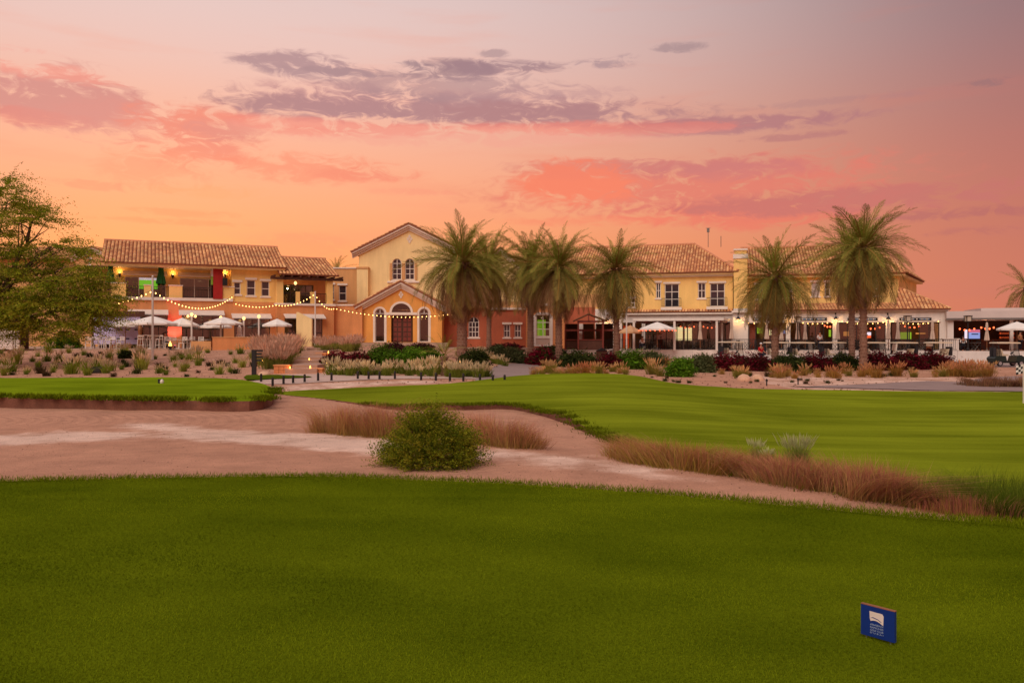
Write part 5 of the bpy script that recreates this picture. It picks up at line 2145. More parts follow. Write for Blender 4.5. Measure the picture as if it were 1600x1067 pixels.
# cream wing wall
ww = empty('wing_wall', (WX(463, 71), 71, .6), 0, 'pale cream upright wing wall with sloping top in front of the glass doors', 'wall')
wA, wB = WX(463.5, 71) - WX(463, 71), WX(487, 71) - WX(463, 71)
MB().plate([(0, 0), (wB, 0), (wB, WZ(499, 71) - .6), (.1, WZ(487.5, 71) - .6), (0, WZ(488, 71) - .6)], [], 0, .4).build('wall', M_CREAM, ww)

# broad entrance steps climbing from the path
st = empty('entrance_steps', (WX(468, 41), 41, GZ(WX(468, 41), 41)), 0, 'broad stone steps climbing from the path towards the porch', 'steps')
sz = st.location.z
seq = [(41.0, .13), (42.3, .27), (46.0, .42), (47.3, .56), (51.5, .70), (52.8, .84), (57.5, .98)]
for i, (Y, z) in enumerate(seq):
    Yn = seq[i + 1][0] if i + 1 < len(seq) else 66
    pxc = 470 + (Y - 41) * 1.5
    hw = .28 if Y < 50 else .2
    xc = WX(pxc, Y) - st.location.x
    MB().box(xc - hw - .5 + i * .003, xc + hw + .5 - i * .003, Y - 41, Yn - 41 + .2, -.5, .1 + z).build('step', M_STEP, st)


def planter(px, py, w, h, Y, label, light_side):
    x = WX(px, Y)
    gz_ = GZ(x, Y)
    o = empty('planter_block', (x, Y, gz_ - .05), 0, label, 'planter')
    ht = WZ(py, Y) - gz_ + .05
    nb = 3
    for r_ in range(int(ht / .2)):
        for k in range(nb):
            a = -w / 2 + w * k / nb
            MB().box(a + .006, a + w / nb - .006, -.3 + .004 * (r_ % 2), .3, r_ * .2 + .005, r_ * .2 + .195).build('block', M_BRICK, o)
    MB().box(-w / 2 - .02, w / 2 + .02, -.33, .33, int(ht / .2) * .2 + .002, int(ht / .2) * .2 + .06).build('coping', M_ORA, o)
    lx = (w / 2 + .05) * light_side
    lm = MB().lathe([(.02, -.06), (.035, 0), (.028, .08), (.01, .11)], 8, (lx, -.28, .28)).build('lamp', E_FLAME, o)
    lamp(lm, (lx + .06 * light_side, -.42, .35), 2.5, (1, .45, .15), .05)
    return o


planter(442, 571, .75, .5, 41.4, 'orange block pier left of the lowest entrance step with a lit lamp', 1)
planter(497, 571, .55, .5, 41.6, 'orange block pier right of the lowest entrance step with a lit lamp', -1)
planter(474, 559, .7, .5, 47, 'orange block pier left of the middle entrance steps with a lit lamp', 1)
planter(504, 552, .75, .5, 52, 'orange block pier right of the upper entrance steps with a lit lamp', 1)
# ------------------------------------------------------------ grass on the lawns
def patchy(x, y):
    return .5 + .25 * np.sin(x * .9 + 1.7 * np.sin(y * .6)) * np.cos(y * .8 + .7 * np.sin(x * .5)) + .25 * np.sin(x * 2.3 + y * 1.1 + 2 * np.sin(y * 1.7))


def lawn_blades(name, n, y0, y1, loop, zf, hr, wbase, dark, light, label, k=1.15):
    t = nrs.rand(n)
    Y = (y0 ** (1 - k) + t * (y1 ** (1 - k) - y0 ** (1 - k))) ** (1 / (1 - k))
    X = nrs.uniform(-1, 1, n) * (.74 * Y + .8)
    ok = inside(loop, X, Y)
    X, Y = X[ok], Y[ok]
    n = len(X)
    root = np.stack([X, Y, zf(X, Y) - .004 - .06 * (1 - soft(dist_to(loop, X, Y), 0, .5)) ** 2], 1)
    h = nrs.uniform(hr[0], hr[1], n)
    w = wbase * (Y / 5) ** .6 * nrs.uniform(.7, 1.3, n)
    a = nrs.uniform(0, 2 * PI, n)
    l = h * nrs.uniform(.1, 1.0, n)
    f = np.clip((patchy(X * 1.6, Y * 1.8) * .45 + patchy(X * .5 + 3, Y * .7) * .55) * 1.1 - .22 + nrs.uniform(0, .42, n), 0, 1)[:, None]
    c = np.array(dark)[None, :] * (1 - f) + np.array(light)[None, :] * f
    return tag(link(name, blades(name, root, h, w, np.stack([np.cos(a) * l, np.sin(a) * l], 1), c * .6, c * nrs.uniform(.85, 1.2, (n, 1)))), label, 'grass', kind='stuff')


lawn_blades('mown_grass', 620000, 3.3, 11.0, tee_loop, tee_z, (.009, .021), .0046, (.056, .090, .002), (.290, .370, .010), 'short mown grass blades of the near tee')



def fringe(name, edge, n, h0, h1, w, dark, light, label, test, inward=.12, over=.05):
    e = [p for p in edge if test(p)]
    e = np.array(e)
    i = nrs.randint(0, len(e), n)
    p = e[i] + nrs.normal(0, 1, (n, 3)) * np.array([inward, inward, 0])
    p[:, :2] += nrs.uniform(-.2, .2, (n, 2))
    p[:, 2] = e[i][:, 2] - .03 + nrs.uniform(0, over, n)
    h = nrs.uniform(h0, h1, n)
    a = nrs.uniform(0, 2 * PI, n)
    l = h * nrs.uniform(.2, .9, n)
    f = nrs.rand(n)[:, None]
    c = np.array(dark)[None, :] * (1 - f) + np.array(light)[None, :] * f
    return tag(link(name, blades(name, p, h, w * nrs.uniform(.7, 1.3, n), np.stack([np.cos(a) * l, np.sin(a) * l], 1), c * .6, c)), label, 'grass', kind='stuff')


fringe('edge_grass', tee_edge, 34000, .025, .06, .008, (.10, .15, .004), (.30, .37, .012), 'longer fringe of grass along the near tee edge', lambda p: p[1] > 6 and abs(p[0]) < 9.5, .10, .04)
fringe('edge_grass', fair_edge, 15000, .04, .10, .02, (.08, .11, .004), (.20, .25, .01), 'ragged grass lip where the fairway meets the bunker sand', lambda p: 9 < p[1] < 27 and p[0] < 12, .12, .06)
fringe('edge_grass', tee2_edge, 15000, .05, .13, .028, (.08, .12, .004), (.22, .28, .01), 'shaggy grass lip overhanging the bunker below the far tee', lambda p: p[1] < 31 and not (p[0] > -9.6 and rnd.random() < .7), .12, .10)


# ------------------------------------------------------------ pebbles and crumbs on the sand
def pebbles(name, n, x0, x1, y0, y1, label, smax):
    X, Y = nrs.uniform(x0, x1, n), y0 + (y1 - y0) * nrs.rand(n) ** 1.4
    ok = ~(inside(fair_loop, X, Y) | inside(tee_loop, X, Y) | inside(tee2_loop, X, Y))
    X, Y = X[ok], Y[ok]
    n = len(X)
    Z = ground_z(X, Y)
    r = smax * nrs.rand(n) ** 2.5 + .004
    base = np.array([(1, 0, 0), (0, 1, 0), (-1, 0, 0), (0, -1, 0), (0, 0, .8), (0, 0, -.4)], float)
    v = base[None] * (r[:, None, None] * nrs.uniform(.6, 1.3, (n, 6, 1)))
    v += np.stack([X, Y, Z + r * .2], 1)[:, None, :]
    f = np.array([(0, 1, 4), (1, 2, 4), (2, 3, 4), (3, 0, 4), (1, 0, 5), (2, 1, 5), (3, 2, 5), (0, 3, 5)])
    ff = (np.arange(n)[:, None, None] * 6 + f[None]).reshape(-1, 3)
    c = np.repeat(jcol(n, lin(150, 112, 92), .45), 6, 0)
    return tag(link(name, np_mesh(name, v.reshape(-1, 3), ff, GRASS, c)), label, 'gravel', kind='stuff')


pebbles('gravel', 5000, -13, 9, 9.5, 27, 'scattered small stones and crumbs on the bunker sand', .011)
pebbles('gravel', 9000, -34, 36, 35, 64, 'gravel and crumbs strewn over the planted beds', .045)

# ------------------------------------------------------------ purple grasses in the bunker
def along(line, n, wid):
    pts = [hit(px, py) for px, py in line]
    seg = np.array([(b - a).length for a, b in zip(pts[:-1], pts[1:])])
    cum = np.concatenate([[0], np.cumsum(seg)])
    s = nrs.rand(n) * cum[-1]
    k = np.clip(np.searchsorted(cum, s) - 1, 0, len(seg) - 1)
    t = (s - cum[k]) / seg[k]
    A = np.array([tuple(p) for p in pts])
    p = A[k] + (A[k + 1] - A[k]) * t[:, None]
    p[:, 0] += nrs.normal(0, .12, n)
    p[:, 1] += nrs.uniform(0, 1, n) * wid
    return p, s / cum[-1]


def grass_band(name, line, n, wid, h0, h1, label, tips, base=lin(150, 138, 60), w=.008, taper=True, lift=0.0):
    n = int(n * 1.5)
    w = w * .8
    p, s = along(line, n, wid)
    # grow in clumps
    cl = nrs.randint(0, n, max(6, n // 110))
    j = nrs.randint(0, len(cl), n)
    m = nrs.rand(n) < .75
    p[m, :2] = p[cl[j[m]], :2] + nrs.normal(0, .10, (m.sum(), 2))
    s[m] = s[cl[j[m]]]
    p[:, 2] = ground_z(p[:, 0], p[:, 1]) - .01 + lift
    h = 1.45 * (h0 + (h1 - h0) * s) * nrs.uniform(.5, 1.1, n) * (.78 + .34 * np.sin(cl[j] * 1.7))
    if taper:
        h *= np.clip(np.minimum(s, 1 - s) * 9 + .45, 0, 1)
    out_ = np.where(m[:, None], p[:, :2] - p[cl[j], :2], nrs.normal(0, .1, (n, 2)))
    lean_ = out_ * .6 * (h / .5)[:, None] + nrs.normal(0, .11, (n, 2)) * h[:, None]
    tp = np.array([t[:3] for t in tips])[nrs.randint(0, len(tips), n)] * nrs.uniform(.75, 1.25, (n, 1))
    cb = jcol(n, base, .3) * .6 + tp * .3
    return tag(link(name, blades(name, p, h, w * nrs.uniform(.6, 1.4, n), lean_, cb, tp, GRASS, True)), label, 'grass', kind='stuff')


PURP = [lin(200, 118, 106), lin(208, 142, 112), lin(172, 98, 98), lin(216, 172, 116), lin(190, 110, 100), lin(206, 140, 106), lin(196, 160, 92)]
GOLD = [lin(196, 160, 84), lin(180, 120, 84), lin(170, 150, 70), lin(176, 104, 84)]
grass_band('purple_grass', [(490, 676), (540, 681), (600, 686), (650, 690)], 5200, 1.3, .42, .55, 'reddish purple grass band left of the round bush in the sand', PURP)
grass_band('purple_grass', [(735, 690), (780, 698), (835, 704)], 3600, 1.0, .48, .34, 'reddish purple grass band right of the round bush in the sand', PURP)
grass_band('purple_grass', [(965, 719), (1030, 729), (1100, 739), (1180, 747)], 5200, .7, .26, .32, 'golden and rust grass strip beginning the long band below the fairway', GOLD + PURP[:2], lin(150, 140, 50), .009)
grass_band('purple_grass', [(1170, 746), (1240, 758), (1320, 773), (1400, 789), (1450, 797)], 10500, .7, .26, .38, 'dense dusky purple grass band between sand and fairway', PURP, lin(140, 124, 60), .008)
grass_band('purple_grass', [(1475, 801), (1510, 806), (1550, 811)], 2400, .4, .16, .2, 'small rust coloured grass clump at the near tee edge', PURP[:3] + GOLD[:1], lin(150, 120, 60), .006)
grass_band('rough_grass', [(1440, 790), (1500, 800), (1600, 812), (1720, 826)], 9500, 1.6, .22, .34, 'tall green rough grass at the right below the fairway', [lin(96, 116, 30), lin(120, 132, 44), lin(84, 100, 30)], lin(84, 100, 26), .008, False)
grass_band('purple_grass', [(1520, 605), (1560, 606), (1640, 606)], 2600, 1.6, .3, .36, 'dry brownish purple grass mound beside the road at the right', [lin(150, 100, 84), lin(160, 116, 84), lin(120, 84, 70)], lin(120, 100, 60), .03)

# pale feathery weeds behind the band
for i, (px, py, hh) in enumerate(((1182, 718, .34), (1200, 722, .22), (1247, 725, .46))):
    x, y = flat_pt(px, py, -.4)
    z = float(fair_f([x], [y])[0])
    m1, m2 = tuft_meshes(lin(140, 150, 70), lin(206, 204, 150), hh * .8, 160 if i < 2 else 380, 60 if i < 2 else 150, .06 if i < 2 else .12, hh * 1.15, .26)
    o = link('pale_weed', m1, None, (x, y, z - .01))
    tag(o, ['slim pale feathery weed behind the purple grass, left of the larger weeds', 'shortest pale weed between its two taller neighbours behind the purple grass', 'largest pale feathery weed bush behind the purple grass band'][i], 'weed', 'pale weeds behind the purple grass')
    link('plumes', m2, o)

# ------------------------------------------------------------ round feathery bush in the sand
b = hit(672, 728)
broot = empty('desert_bush', b, 0, 'round feathery green bush standing alone in the bunker sand', 'bush')
rr = random.Random(5)
mb = MB()
tips = []
for i in range(280):
    a = rr.uniform(0, 2 * PI)
    e_ = rr.uniform(.0, 1) ** 1.6 * PI / 2
    rx, rz = .92 * rr.uniform(.5, 1.0), .92 * rr.uniform(.5, 1.0)
    tip = Vector((math.cos(a) * math.cos(e_) * rx, math.sin(a) * math.cos(e_) * rx * .85, .06 + math.sin(e_) * rz))
    if i < 40 and tip.z > .3:
        limb(mb, (rr.uniform(-.05, .05), rr.uniform(-.05, .05), -.03), tip, .012, .004, rr, .08, 4)
    d = Vector((tip.x, tip.y, tip.z * .8 + .05)).normalized()
    tips.append((tip * .78, d))
mb.build('stems', M_BARK if 'M_BARK' in globals() else M_TIMB, broot)
v, f, c = sprays(tips, rr, 13, .021, [lin(146, 150, 38), lin(120, 132, 34), lin(160, 156, 50), lin(96, 112, 32)], .42, .04)
v[:, 2] = np.maximum(v[:, 2], .005)
link('foliage', np_mesh('foliage', v, f, VEG, c), broot)

# ------------------------------------------------------------ big leafy tree at the left
TY = 46.0
tx = WX(-45, TY)
tz = GZ(tx, TY)
M_BARK = surf('tree_bark', lin(92, 66, 50), .95, .25, 3, .2, 24, .6, 20)
tr = empty('leafy_tree', (tx, TY, tz), 0, 'large feathery green tree at the left edge hiding the terrace', 'tree')
rr = random.Random(21)
mb = MB()
fork = Vector((.5, -.2, 2.2))
limb(mb, (0, 0, -.1), fork, .34, .24, rr, .06, 6)


def tl(px, py, dy=0.0):
    p = PX(px, py, TY + dy)
    return Vector((p.x - tx, p.y - TY, p.z - tz))


tips = []
ends = []
for (px, py, rx, rz, n, dys) in ((45, 452, 3.9, 1.9, 150, 2.6), (90, 485, 2.7, 1.2, 70, 2.0), (110, 430, 1.9, 1.2, 52, 1.8), (-15, 345, 2.6, 1.8, 52, 2.4), (0, 300, 1.2, 1.0, 20, 1.4),
                                 (50, 342, 1.3, .45, 14, 1.0), (80, 385, 1.4, .4, 14, 1.0), (-60, 400, 3.0, 3.0, 50, 2.5), (-5, 415, 3.0, 1.0, 36, 2.2), (60, 515, 2.0, .7, 26, 1.6), (150, 470, 1.0, .9, 26, 1.2)):
    for i in range(n):
        q = Vector((rr.gauss(0, 1), rr.gauss(0, 1), rr.gauss(0, 1)))
        q = q.normalized() * rr.uniform(.45, 1.0)
        c0 = tl(px, py)
        p = c0 + Vector((q.x * rx, q.y * dys, q.z * rz))
        d = Vector((q.x * 1.3 + .25 * rr.uniform(-1, 1), q.y, q.z * .22 + .04))
        tips.append((p, d.normalized() if d.length > .01 else Vector((1, 0, 0))))
    e = tl(px, py)
    ends.append(e)
    pts = limb(mb, fork, e, .15, .05, rr, .10, 7)
    for i in range(9):
        q = Vector((rr.gauss(0, 1) * rx * .6, rr.gauss(0, 1) * dys * .6, rr.gauss(0, 1) * rz * .6))
        limb(mb, pts[rr.randrange(3, 8)], e + q, .045, .014, rr, .1, 5)
mb.build('trunk', M_BARK, tr)
v, f, c = sprays(tips, rr, 19, .062, [lin(150, 156, 40), lin(122, 136, 34), lin(168, 164, 56), lin(104, 122, 34), lin(160, 148, 56)], 1.7, .16, .22)
link('crown', np_mesh('crown', v, f, VEG, c), tr)

# ------------------------------------------------------------ date palms
for i, (px, pyc, Y, trad, fl, n, lab, sk) in enumerate((
        (722, 412, 56, .40, 3.5, 88, 'biggest date palm with thick trunk right of the entrance gable', .9),
        (764, 418, 72, .24, 3.6, 70, 'slim date palm half hidden behind the biggest palm', .9),
        (829, 412, 67, .30, 3.5, 74, 'date palm left of the white lattice bay with brown hanging fronds', .8),
        (873, 418, 60, .28, 3.3, 80, 'date palm in front of the bay with tall white window, right of its twin', .8),
        (963, 420, 62, .26, 3.4, 66, 'date palm standing in front of the wooden hut and covered bar', .35),
        (1211, 432, 55, .28, 3.2, 66, 'date palm with open spread crown before the white restaurant front', .3),
        (1331, 404, 66, .27, 3.6, 70, 'thin date palm with brownish skirt behind the tallest palm', .9),
        (1349, 388, 53, .27, 3.3, 74, 'tallest date palm at the right, in front of its thinner neighbour', .5))):
    x = WX(px, Y)
    z = GZ(x, Y)
    zc = WZ(pyc, Y)
    date_palm((x, Y, z - .05), zc - z, trad * .76, fl * 1.16, int(n * 2.0), lab, 100 + i, skirt=sk)
x, Y = WX(1606, 84), 84
date_palm((x, Y, TZ - .3), WZ(450, Y) - TZ + .3, .28, 3.4, 56, 'date palm behind the flat roofed bar pavilion at the right edge', 120)
x, Y = WX(524, 112), 112
date_palm((x, Y, GZ(x, Y)), WZ(425, Y) - GZ(x, Y), .28, 3.2, 46, 'distant palm tip showing above the beige upper storey', 121)
p = hit(694, 588)
date_palm(p - Vector((0, 0, .03)), WZ(556, p.y) - p.z, .12, 1.25, 30, 'small young palm among the pale grasses below the big palm', 122, skirt=.1)

# ------------------------------------------------------------ shrubs and hedges
SH = {'green': [G_MID[:3], G_VIVID[:3], lin(70, 96, 30)[:3]], 'bright': [lin(96, 140, 34)[:3], lin(80, 124, 30)[:3], lin(112, 146, 44)[:3]],
      'grey': [lin(88, 96, 60)[:3], lin(104, 108, 70)[:3], lin(74, 82, 50)[:3]], 'dark': [lin(58, 70, 34)[:3], lin(72, 80, 40)[:3], lin(50, 60, 30)[:3]],
      'maroon': [lin(104, 30, 40)[:3], lin(84, 30, 36)[:3], lin(70, 52, 34)[:3], lin(122, 34, 48)[:3]],
      'crimson': [lin(148, 28, 54)[:3], lin(120, 26, 46)[:3], lin(92, 40, 40)[:3], lin(66, 70, 34)[:3]],
      'purple': [lin(88, 44, 48)[:3], lin(72, 40, 42)[:3], lin(80, 60, 44)[:3]]}
SHRUBS = [  # column, base row, width, height, kind, label
    (523, 573, 44, 22, 'crimson', 'crimson bougainvillea beside the upper entrance steps'),
    (556, 574, 40, 22, 'crimson', 'crimson bougainvillea second from the entrance steps'),
    (596, 573, 62, 32, 'green', 'green shrub right of the crimson bougainvilleas'),
    (640, 574, 50, 30, 'bright', 'bright green shrub in the middle of the entrance bed'),
    (616, 553, 44, 16, 'purple', 'dusky purple low shrub in front of the porch door'),
    (655, 552, 44, 14, 'purple', 'second dusky purple shrub by the porch, nearer the big palm'),
    (612, 571, 24, 16, 'crimson', 'small crimson shrub tucked between the green entrance shrubs'),
    (668, 571, 44, 28, 'green', 'green shrub left of the small young palm'),
    (740, 573, 46, 28, 'dark', 'dark green shrub at the foot of the big palm'),
    (775, 560, 40, 18, 'grey', 'grey green dome shrub behind the road bend'),
    (803, 567, 40, 22, 'grey', 'clipped grey green dome at the road bend'),
    (790, 549, 56, 10, 'maroon', 'low maroon hedge under the small red wing windows'),
    (846, 571, 42, 28, 'crimson', 'crimson bougainvillea at the right side of the road'),
    (862, 556, 40, 14, 'dark', 'dark clipped shrub under the lattice bay'),
    (905, 574, 64, 26, 'dark', 'long clipped dark hedge before the covered bar'),
    (953, 577, 36, 26, 'maroon', 'maroon shrub at the foot of the palm by the hut'),
    (986, 577, 50, 32, 'green', 'tall green shrub right of the maroon one by the palm'),
    (1022, 572, 42, 22, 'grey', 'grey green clipped shrub under the canopy terrace'),
    (1065, 589, 40, 34, 'bright', 'bright green rounded shrub nearest the fairway'),
    (1098, 582, 40, 30, 'grey', 'grey shrub right behind the bright green shrub'),
    (1135, 580, 54, 28, 'maroon', 'maroon hedge shrub at the left end of the long maroon hedge'),
    (1180, 580, 56, 28, 'maroon', 'maroon hedge shrub below the standing golfer'),
    (1235, 580, 50, 28, 'dark', 'dark green hedge shrub right of the open crowned palm'),
    (1280, 580, 54, 28, 'maroon', 'maroon hedge shrub between the two right palms'),
    (1322, 579, 48, 26, 'dark', 'dark green hedge shrub behind the tallest palm trunk'),
    (1375, 579, 54, 28, 'maroon', 'maroon hedge shrub just right of the tallest palm'),
    (1420, 578, 54, 28, 'maroon', 'maroon hedge shrub third from the right end'),
    (1465, 577, 58, 26, 'maroon', 'maroon hedge shrub at the right end of the long hedge'),
    (92, 546, 46, 24, 'green', 'leafy green shrub beside the white kiosk'), (196, 560, 16, 12, 'dark', 'small dark green shrub right below the terrace stools'),
    (166, 545, 16, 12, 'purple', 'small dusky shrub at the terrace edge below the white screen'),
]
for i, (px, py, w, h, kind, lab) in enumerate(SHRUBS):
    p = hit(px, py)
    rx = w / 2 / FPX * p.y
    rz = h / FPX * p.y
    me = shrub_mesh('shrub', rx * 1.08, max(rx * .85, .5), rz, SH[kind], 150, 26, .055 * p.y / 45)
    nm = {'crimson': 'bougainvillea', 'maroon': 'hedge_shrub'}.get(kind, 'shrub')
    tag(link(nm, me, None, (p.x, p.y + rx * .5, GZ(p.x, p.y + rx * .5) - .04), None), lab, 'shrub')

# ------------------------------------------------------------ tufts of ornamental grass
def tuft_set(kinds):
    return [tuft_meshes(*k) for k in kinds]


T_BANK = tuft_set([(lin(140, 154, 56), lin(226, 204, 164), .75, 120, 22, .13, 1.0), (lin(122, 136, 50), lin(216, 194, 150), .65, 110, 14, .12, .85), (lin(156, 160, 66), lin(232, 208, 174), .8, 120, 34, .14, 1.05)])
T_DARK = tuft_set([(lin(72, 78, 40), C_TAN, .5, 120, 0, .14), (lin(90, 74, 50), C_TAN, .45, 110, 0, .12)])
T_PLUME = tuft_set([(lin(142, 140, 66), C_PINKPL, .8, 110, 46, .22, 1.25), (lin(126, 128, 60), lin(226, 190, 164), .75, 90, 60, .24, 1.2)])
T_CREAM = tuft_set([(lin(124, 134, 52), lin(230, 212, 172), .6, 110, 38, .14, .82), (lin(110, 122, 48), lin(226, 204, 164), .55, 110, 28, .13, .78)])
T_TAN = tuft_set([(lin(168, 128, 66), lin(206, 150, 106), .62, 130, 26, .16, .8), (lin(176, 140, 76), lin(198, 146, 108), .55, 130, 16, .14, .72), (lin(140, 130, 60), lin(212, 172, 120), .6, 120, 24, .15, .8)])


def tuft(kind, px, py, s, label, group, name='grass_tuft'):
    p = hit(px, py)
    m1, m2 = kind[rnd.randrange(len(kind))]
    o = link(name, m1, None, (p.x, p.y, p.z - .02), (0, 0, rnd.uniform(0, 6.28)), (s * rnd.uniform(.9, 1.1),) * 3)
    tag(o, label, 'grass tuft', group)
    if m2:
        link('plumes', m2, o)
    return o


rows = [(586, 22), (580, 20), (574, 20), (567, 18), (560, 16), (553, 14)]
for r_, (py, n) in enumerate(rows):
    for k in range(n):
        px = -10 + (k + .5) / n * 440 + rnd.uniform(-9, 9)
        if px > 395 and py > 578:
            continue
        if px < 190 and py > 560 and rnd.random() < .9 or rnd.random() < .85:
            dk = rnd.random() < .3
            tuft(T_DARK if dk else T_BANK, px, py + rnd.uniform(-3, 3), rnd.uniform(.45, 1.0),
                 'small dark spiky tuft on the sandy bank below the left terrace' if dk else 'green fountain grass tuft on the sandy bank below the left terrace',
                 'dark tufts on the left bank' if dk else 'fountain grass on the left bank', 'spiky_tuft' if dk else 'fountain_tuft')
for k in range(95):
    py = rnd.uniform(545, 577)
    px = rnd.uniform(392 + (py - 545) * .55, 505 - (py - 545) * 1.7)
    if px > 440 + (577 - py) * 1.3:
        continue
    tuft(T_PLUME, px, py, rnd.uniform(.8, 1.2), 'pink plumed grass in the dense drift left of the entrance steps', 'pink plumed drift', 'plumed_tuft')
for k in range(26):
    tuft(T_PLUME, rnd.uniform(495, 560), rnd.uniform(540, 552), rnd.uniform(.7, 1.0), 'pink plumed grass before the plain orange link wall', 'plumed grass before the link wall', 'plumed_tuft')
for k in range(34):
    px = 518 + k * 7.4 + rnd.uniform(-3, 3)
    tuft(T_CREAM, px, rnd.uniform(583, 589) + (2 if px > 700 else 0), rnd.uniform(.55, 1.15), 'cream plumed grass in the row along the path', 'cream grasses along the path', 'cream_tuft')
for k in range(16):
    tuft(T_CREAM, rnd.uniform(715, 790), rnd.uniform(552, 574), rnd.uniform(.7, 1.0), 'cream plumed grass round the foot of the big palm', 'cream grasses under the big palm', 'cream_tuft')
for k in range(30):
    px = 835 + k * 5.0 + rnd.uniform(-3, 3)
    tuft(T_TAN, px, rnd.uniform(580, 588), rnd.choice((.4, .5, .6, .75, .95)), 'tan dry grass tuft in the row behind the fairway crest', 'tan grasses behind the crest', 'dry_tuft')
for px, py, s in ((1020, 585, 1.2), (1032, 588, .9), (1012, 575, 1.1), (1040, 572, 1.0), (1112, 574, 1.1), (1150, 588, .8), (1128, 585, .6)):
    tuft(T_TAN, px, py, s, 'tan grass tuft among the shrubs below the canopy terrace', 'tan grasses below the canopy', 'dry_tuft')
for k in range(44):
    px = rnd.uniform(1150, 1480)
    tuft(T_TAN if rnd.random() < .75 else T_DARK, px, rnd.uniform(583, 593) - (px - 1150) * .008, rnd.uniform(.5, 1.15), 'dry grass tuft on the sandy bed before the maroon hedge', 'dry grasses before the maroon hedge', 'dry_tuft')
for k in range(20):
    tuft(T_TAN, rnd.uniform(1480, 1548), rnd.uniform(580, 590), rnd.uniform(.9, 1.3), 'tall tan grass in the mound at the end of the right bed', 'tan grass mound by the road', 'dry_tuft')
for k in range(22):
    tuft(T_DARK, rnd.uniform(1010, 1330), rnd.uniform(588, 600), rnd.uniform(.3, .5), 'tiny dry tuft on the bare sand by the fairway edge', 'tiny tufts on the right sand', 'spiky_tuft')

# ------------------------------------------------------------ boulders
def boulder(px, py, w, h, lab, seed):
    import bmesh
    r2 = random.Random(seed)
    p = hit(px, py)
    bm = bmesh.new()
    bmesh.ops.create_icosphere(bm, subdivisions=3, radius=1)
    dirs = [Vector((r2.gauss(0, 1), r2.gauss(0, 1), r2.gauss(0, 1))).normalized() for _ in range(14)]
    for v_ in bm.verts:
        n0 = v_.co.normalized()
        k = 1.0
        for d_ in dirs:
            k -= .16 * max(0, n0.dot(d_) - .62)
        k += .05 * math.sin(n0.x * 7 + seed) * math.cos(n0.y * 6 + n0.z * 5)
        v_.co = n0 * k
        v_.co.x *= w / 2 / FPX * p.y
        v_.co.y *= w / 2.4 / FPX * p.y
        v_.co.z = max(-.1, v_.co.z) * h / FPX * p.y
    me = bpy.data.meshes.new('boulder')
    bm.to_mesh(me)
    bm.free()
    me.materials.append(M_ROCK)
    me.polygons.foreach_set('use_smooth', [True] * len(me.polygons))
    tag(link('boulder', me, None, (p.x, p.y, p.z - .02)), lab, 'rock', 'boulders')


boulder(1163, 595, 24, 12, 'left one of the two pale boulders on the right sand', 3)
boulder(1184, 595, 22, 12, 'right one of the two pale boulders on the right sand', 4)
boulder(413, 587, 22, 9, 'pale rounded boulder at the foot of the black signpost', 5)
# ------------------------------------------------------------ umbrellas
def umbrella(loc, w, h_rim, h_top, label, group, mat=None, sides=8, lights=False, rz=.2):
    mat = mat or M_CANVAS
    o = empty('patio_umbrella', loc, rz, label, 'umbrella', group)
    MB().lathe([(.3, 0), (.3, .05), (.06, .08), (.05, .3)], 12).build('base', M_GREYM, o)
    MB().tube([(0, 0, .06), (0, 0, h_top - .05)], .028, 8).build('pole', M_WOOD, o)
    V, Fs = [(0, 0, h_top)], []
    rings = ((.34, h_top - (h_top - h_rim) * .30), (.7, h_top - (h_top - h_rim) * .68), (1.0, h_rim), (1.0, h_rim - .14))
    for (k, z) in rings:
        for i in range(sides * 2):
            a = PI * i / sides
            sagk = 1.0 if i % 2 == 0 else math.cos(PI / sides) * .985
            V.append((math.cos(a) * w / 2 * k * sagk, math.sin(a) * w / 2 * k * sagk, z - (0 if i % 2 == 0 else .03 * k)))
    n = sides * 2
    for i in range(n):
        Fs.append((0, 1 + i, 1 + (i + 1) % n))
        for r_ in range(3):
            Fs.append((1 + r_ * n + i, 1 + (r_ + 1) * n + i, 1 + (r_ + 1) * n + (i + 1) % n, 1 + r_ * n + (i + 1) % n))
    MB().add(V, Fs).build('canopy', mat, o)
    MB().lathe([(.03, 0), (.05, .04), (.02, .1)], 8, (0, 0, h_top - .01)).build('finial', M_WOOD, o)
    for i in range(sides):
        a = 2 * PI * i / sides
        MB().tube([(0, 0, h_top - .12), (math.cos(a) * w / 2 * .97, math.sin(a) * w / 2 * .97, h_rim - .03)], .012, 5).build('rib', M_WOOD, o)
    if lights:
        for i in range(sides * 3):
            a = 2 * PI * i / (sides * 3)
            MB().lathe([(.005, -.05), (.04, 0), (.005, .05)], 6, (math.cos(a) * w * .5, math.sin(a) * w * .5, h_rim - .18)).build('bulb', E_RED, o)
    return o


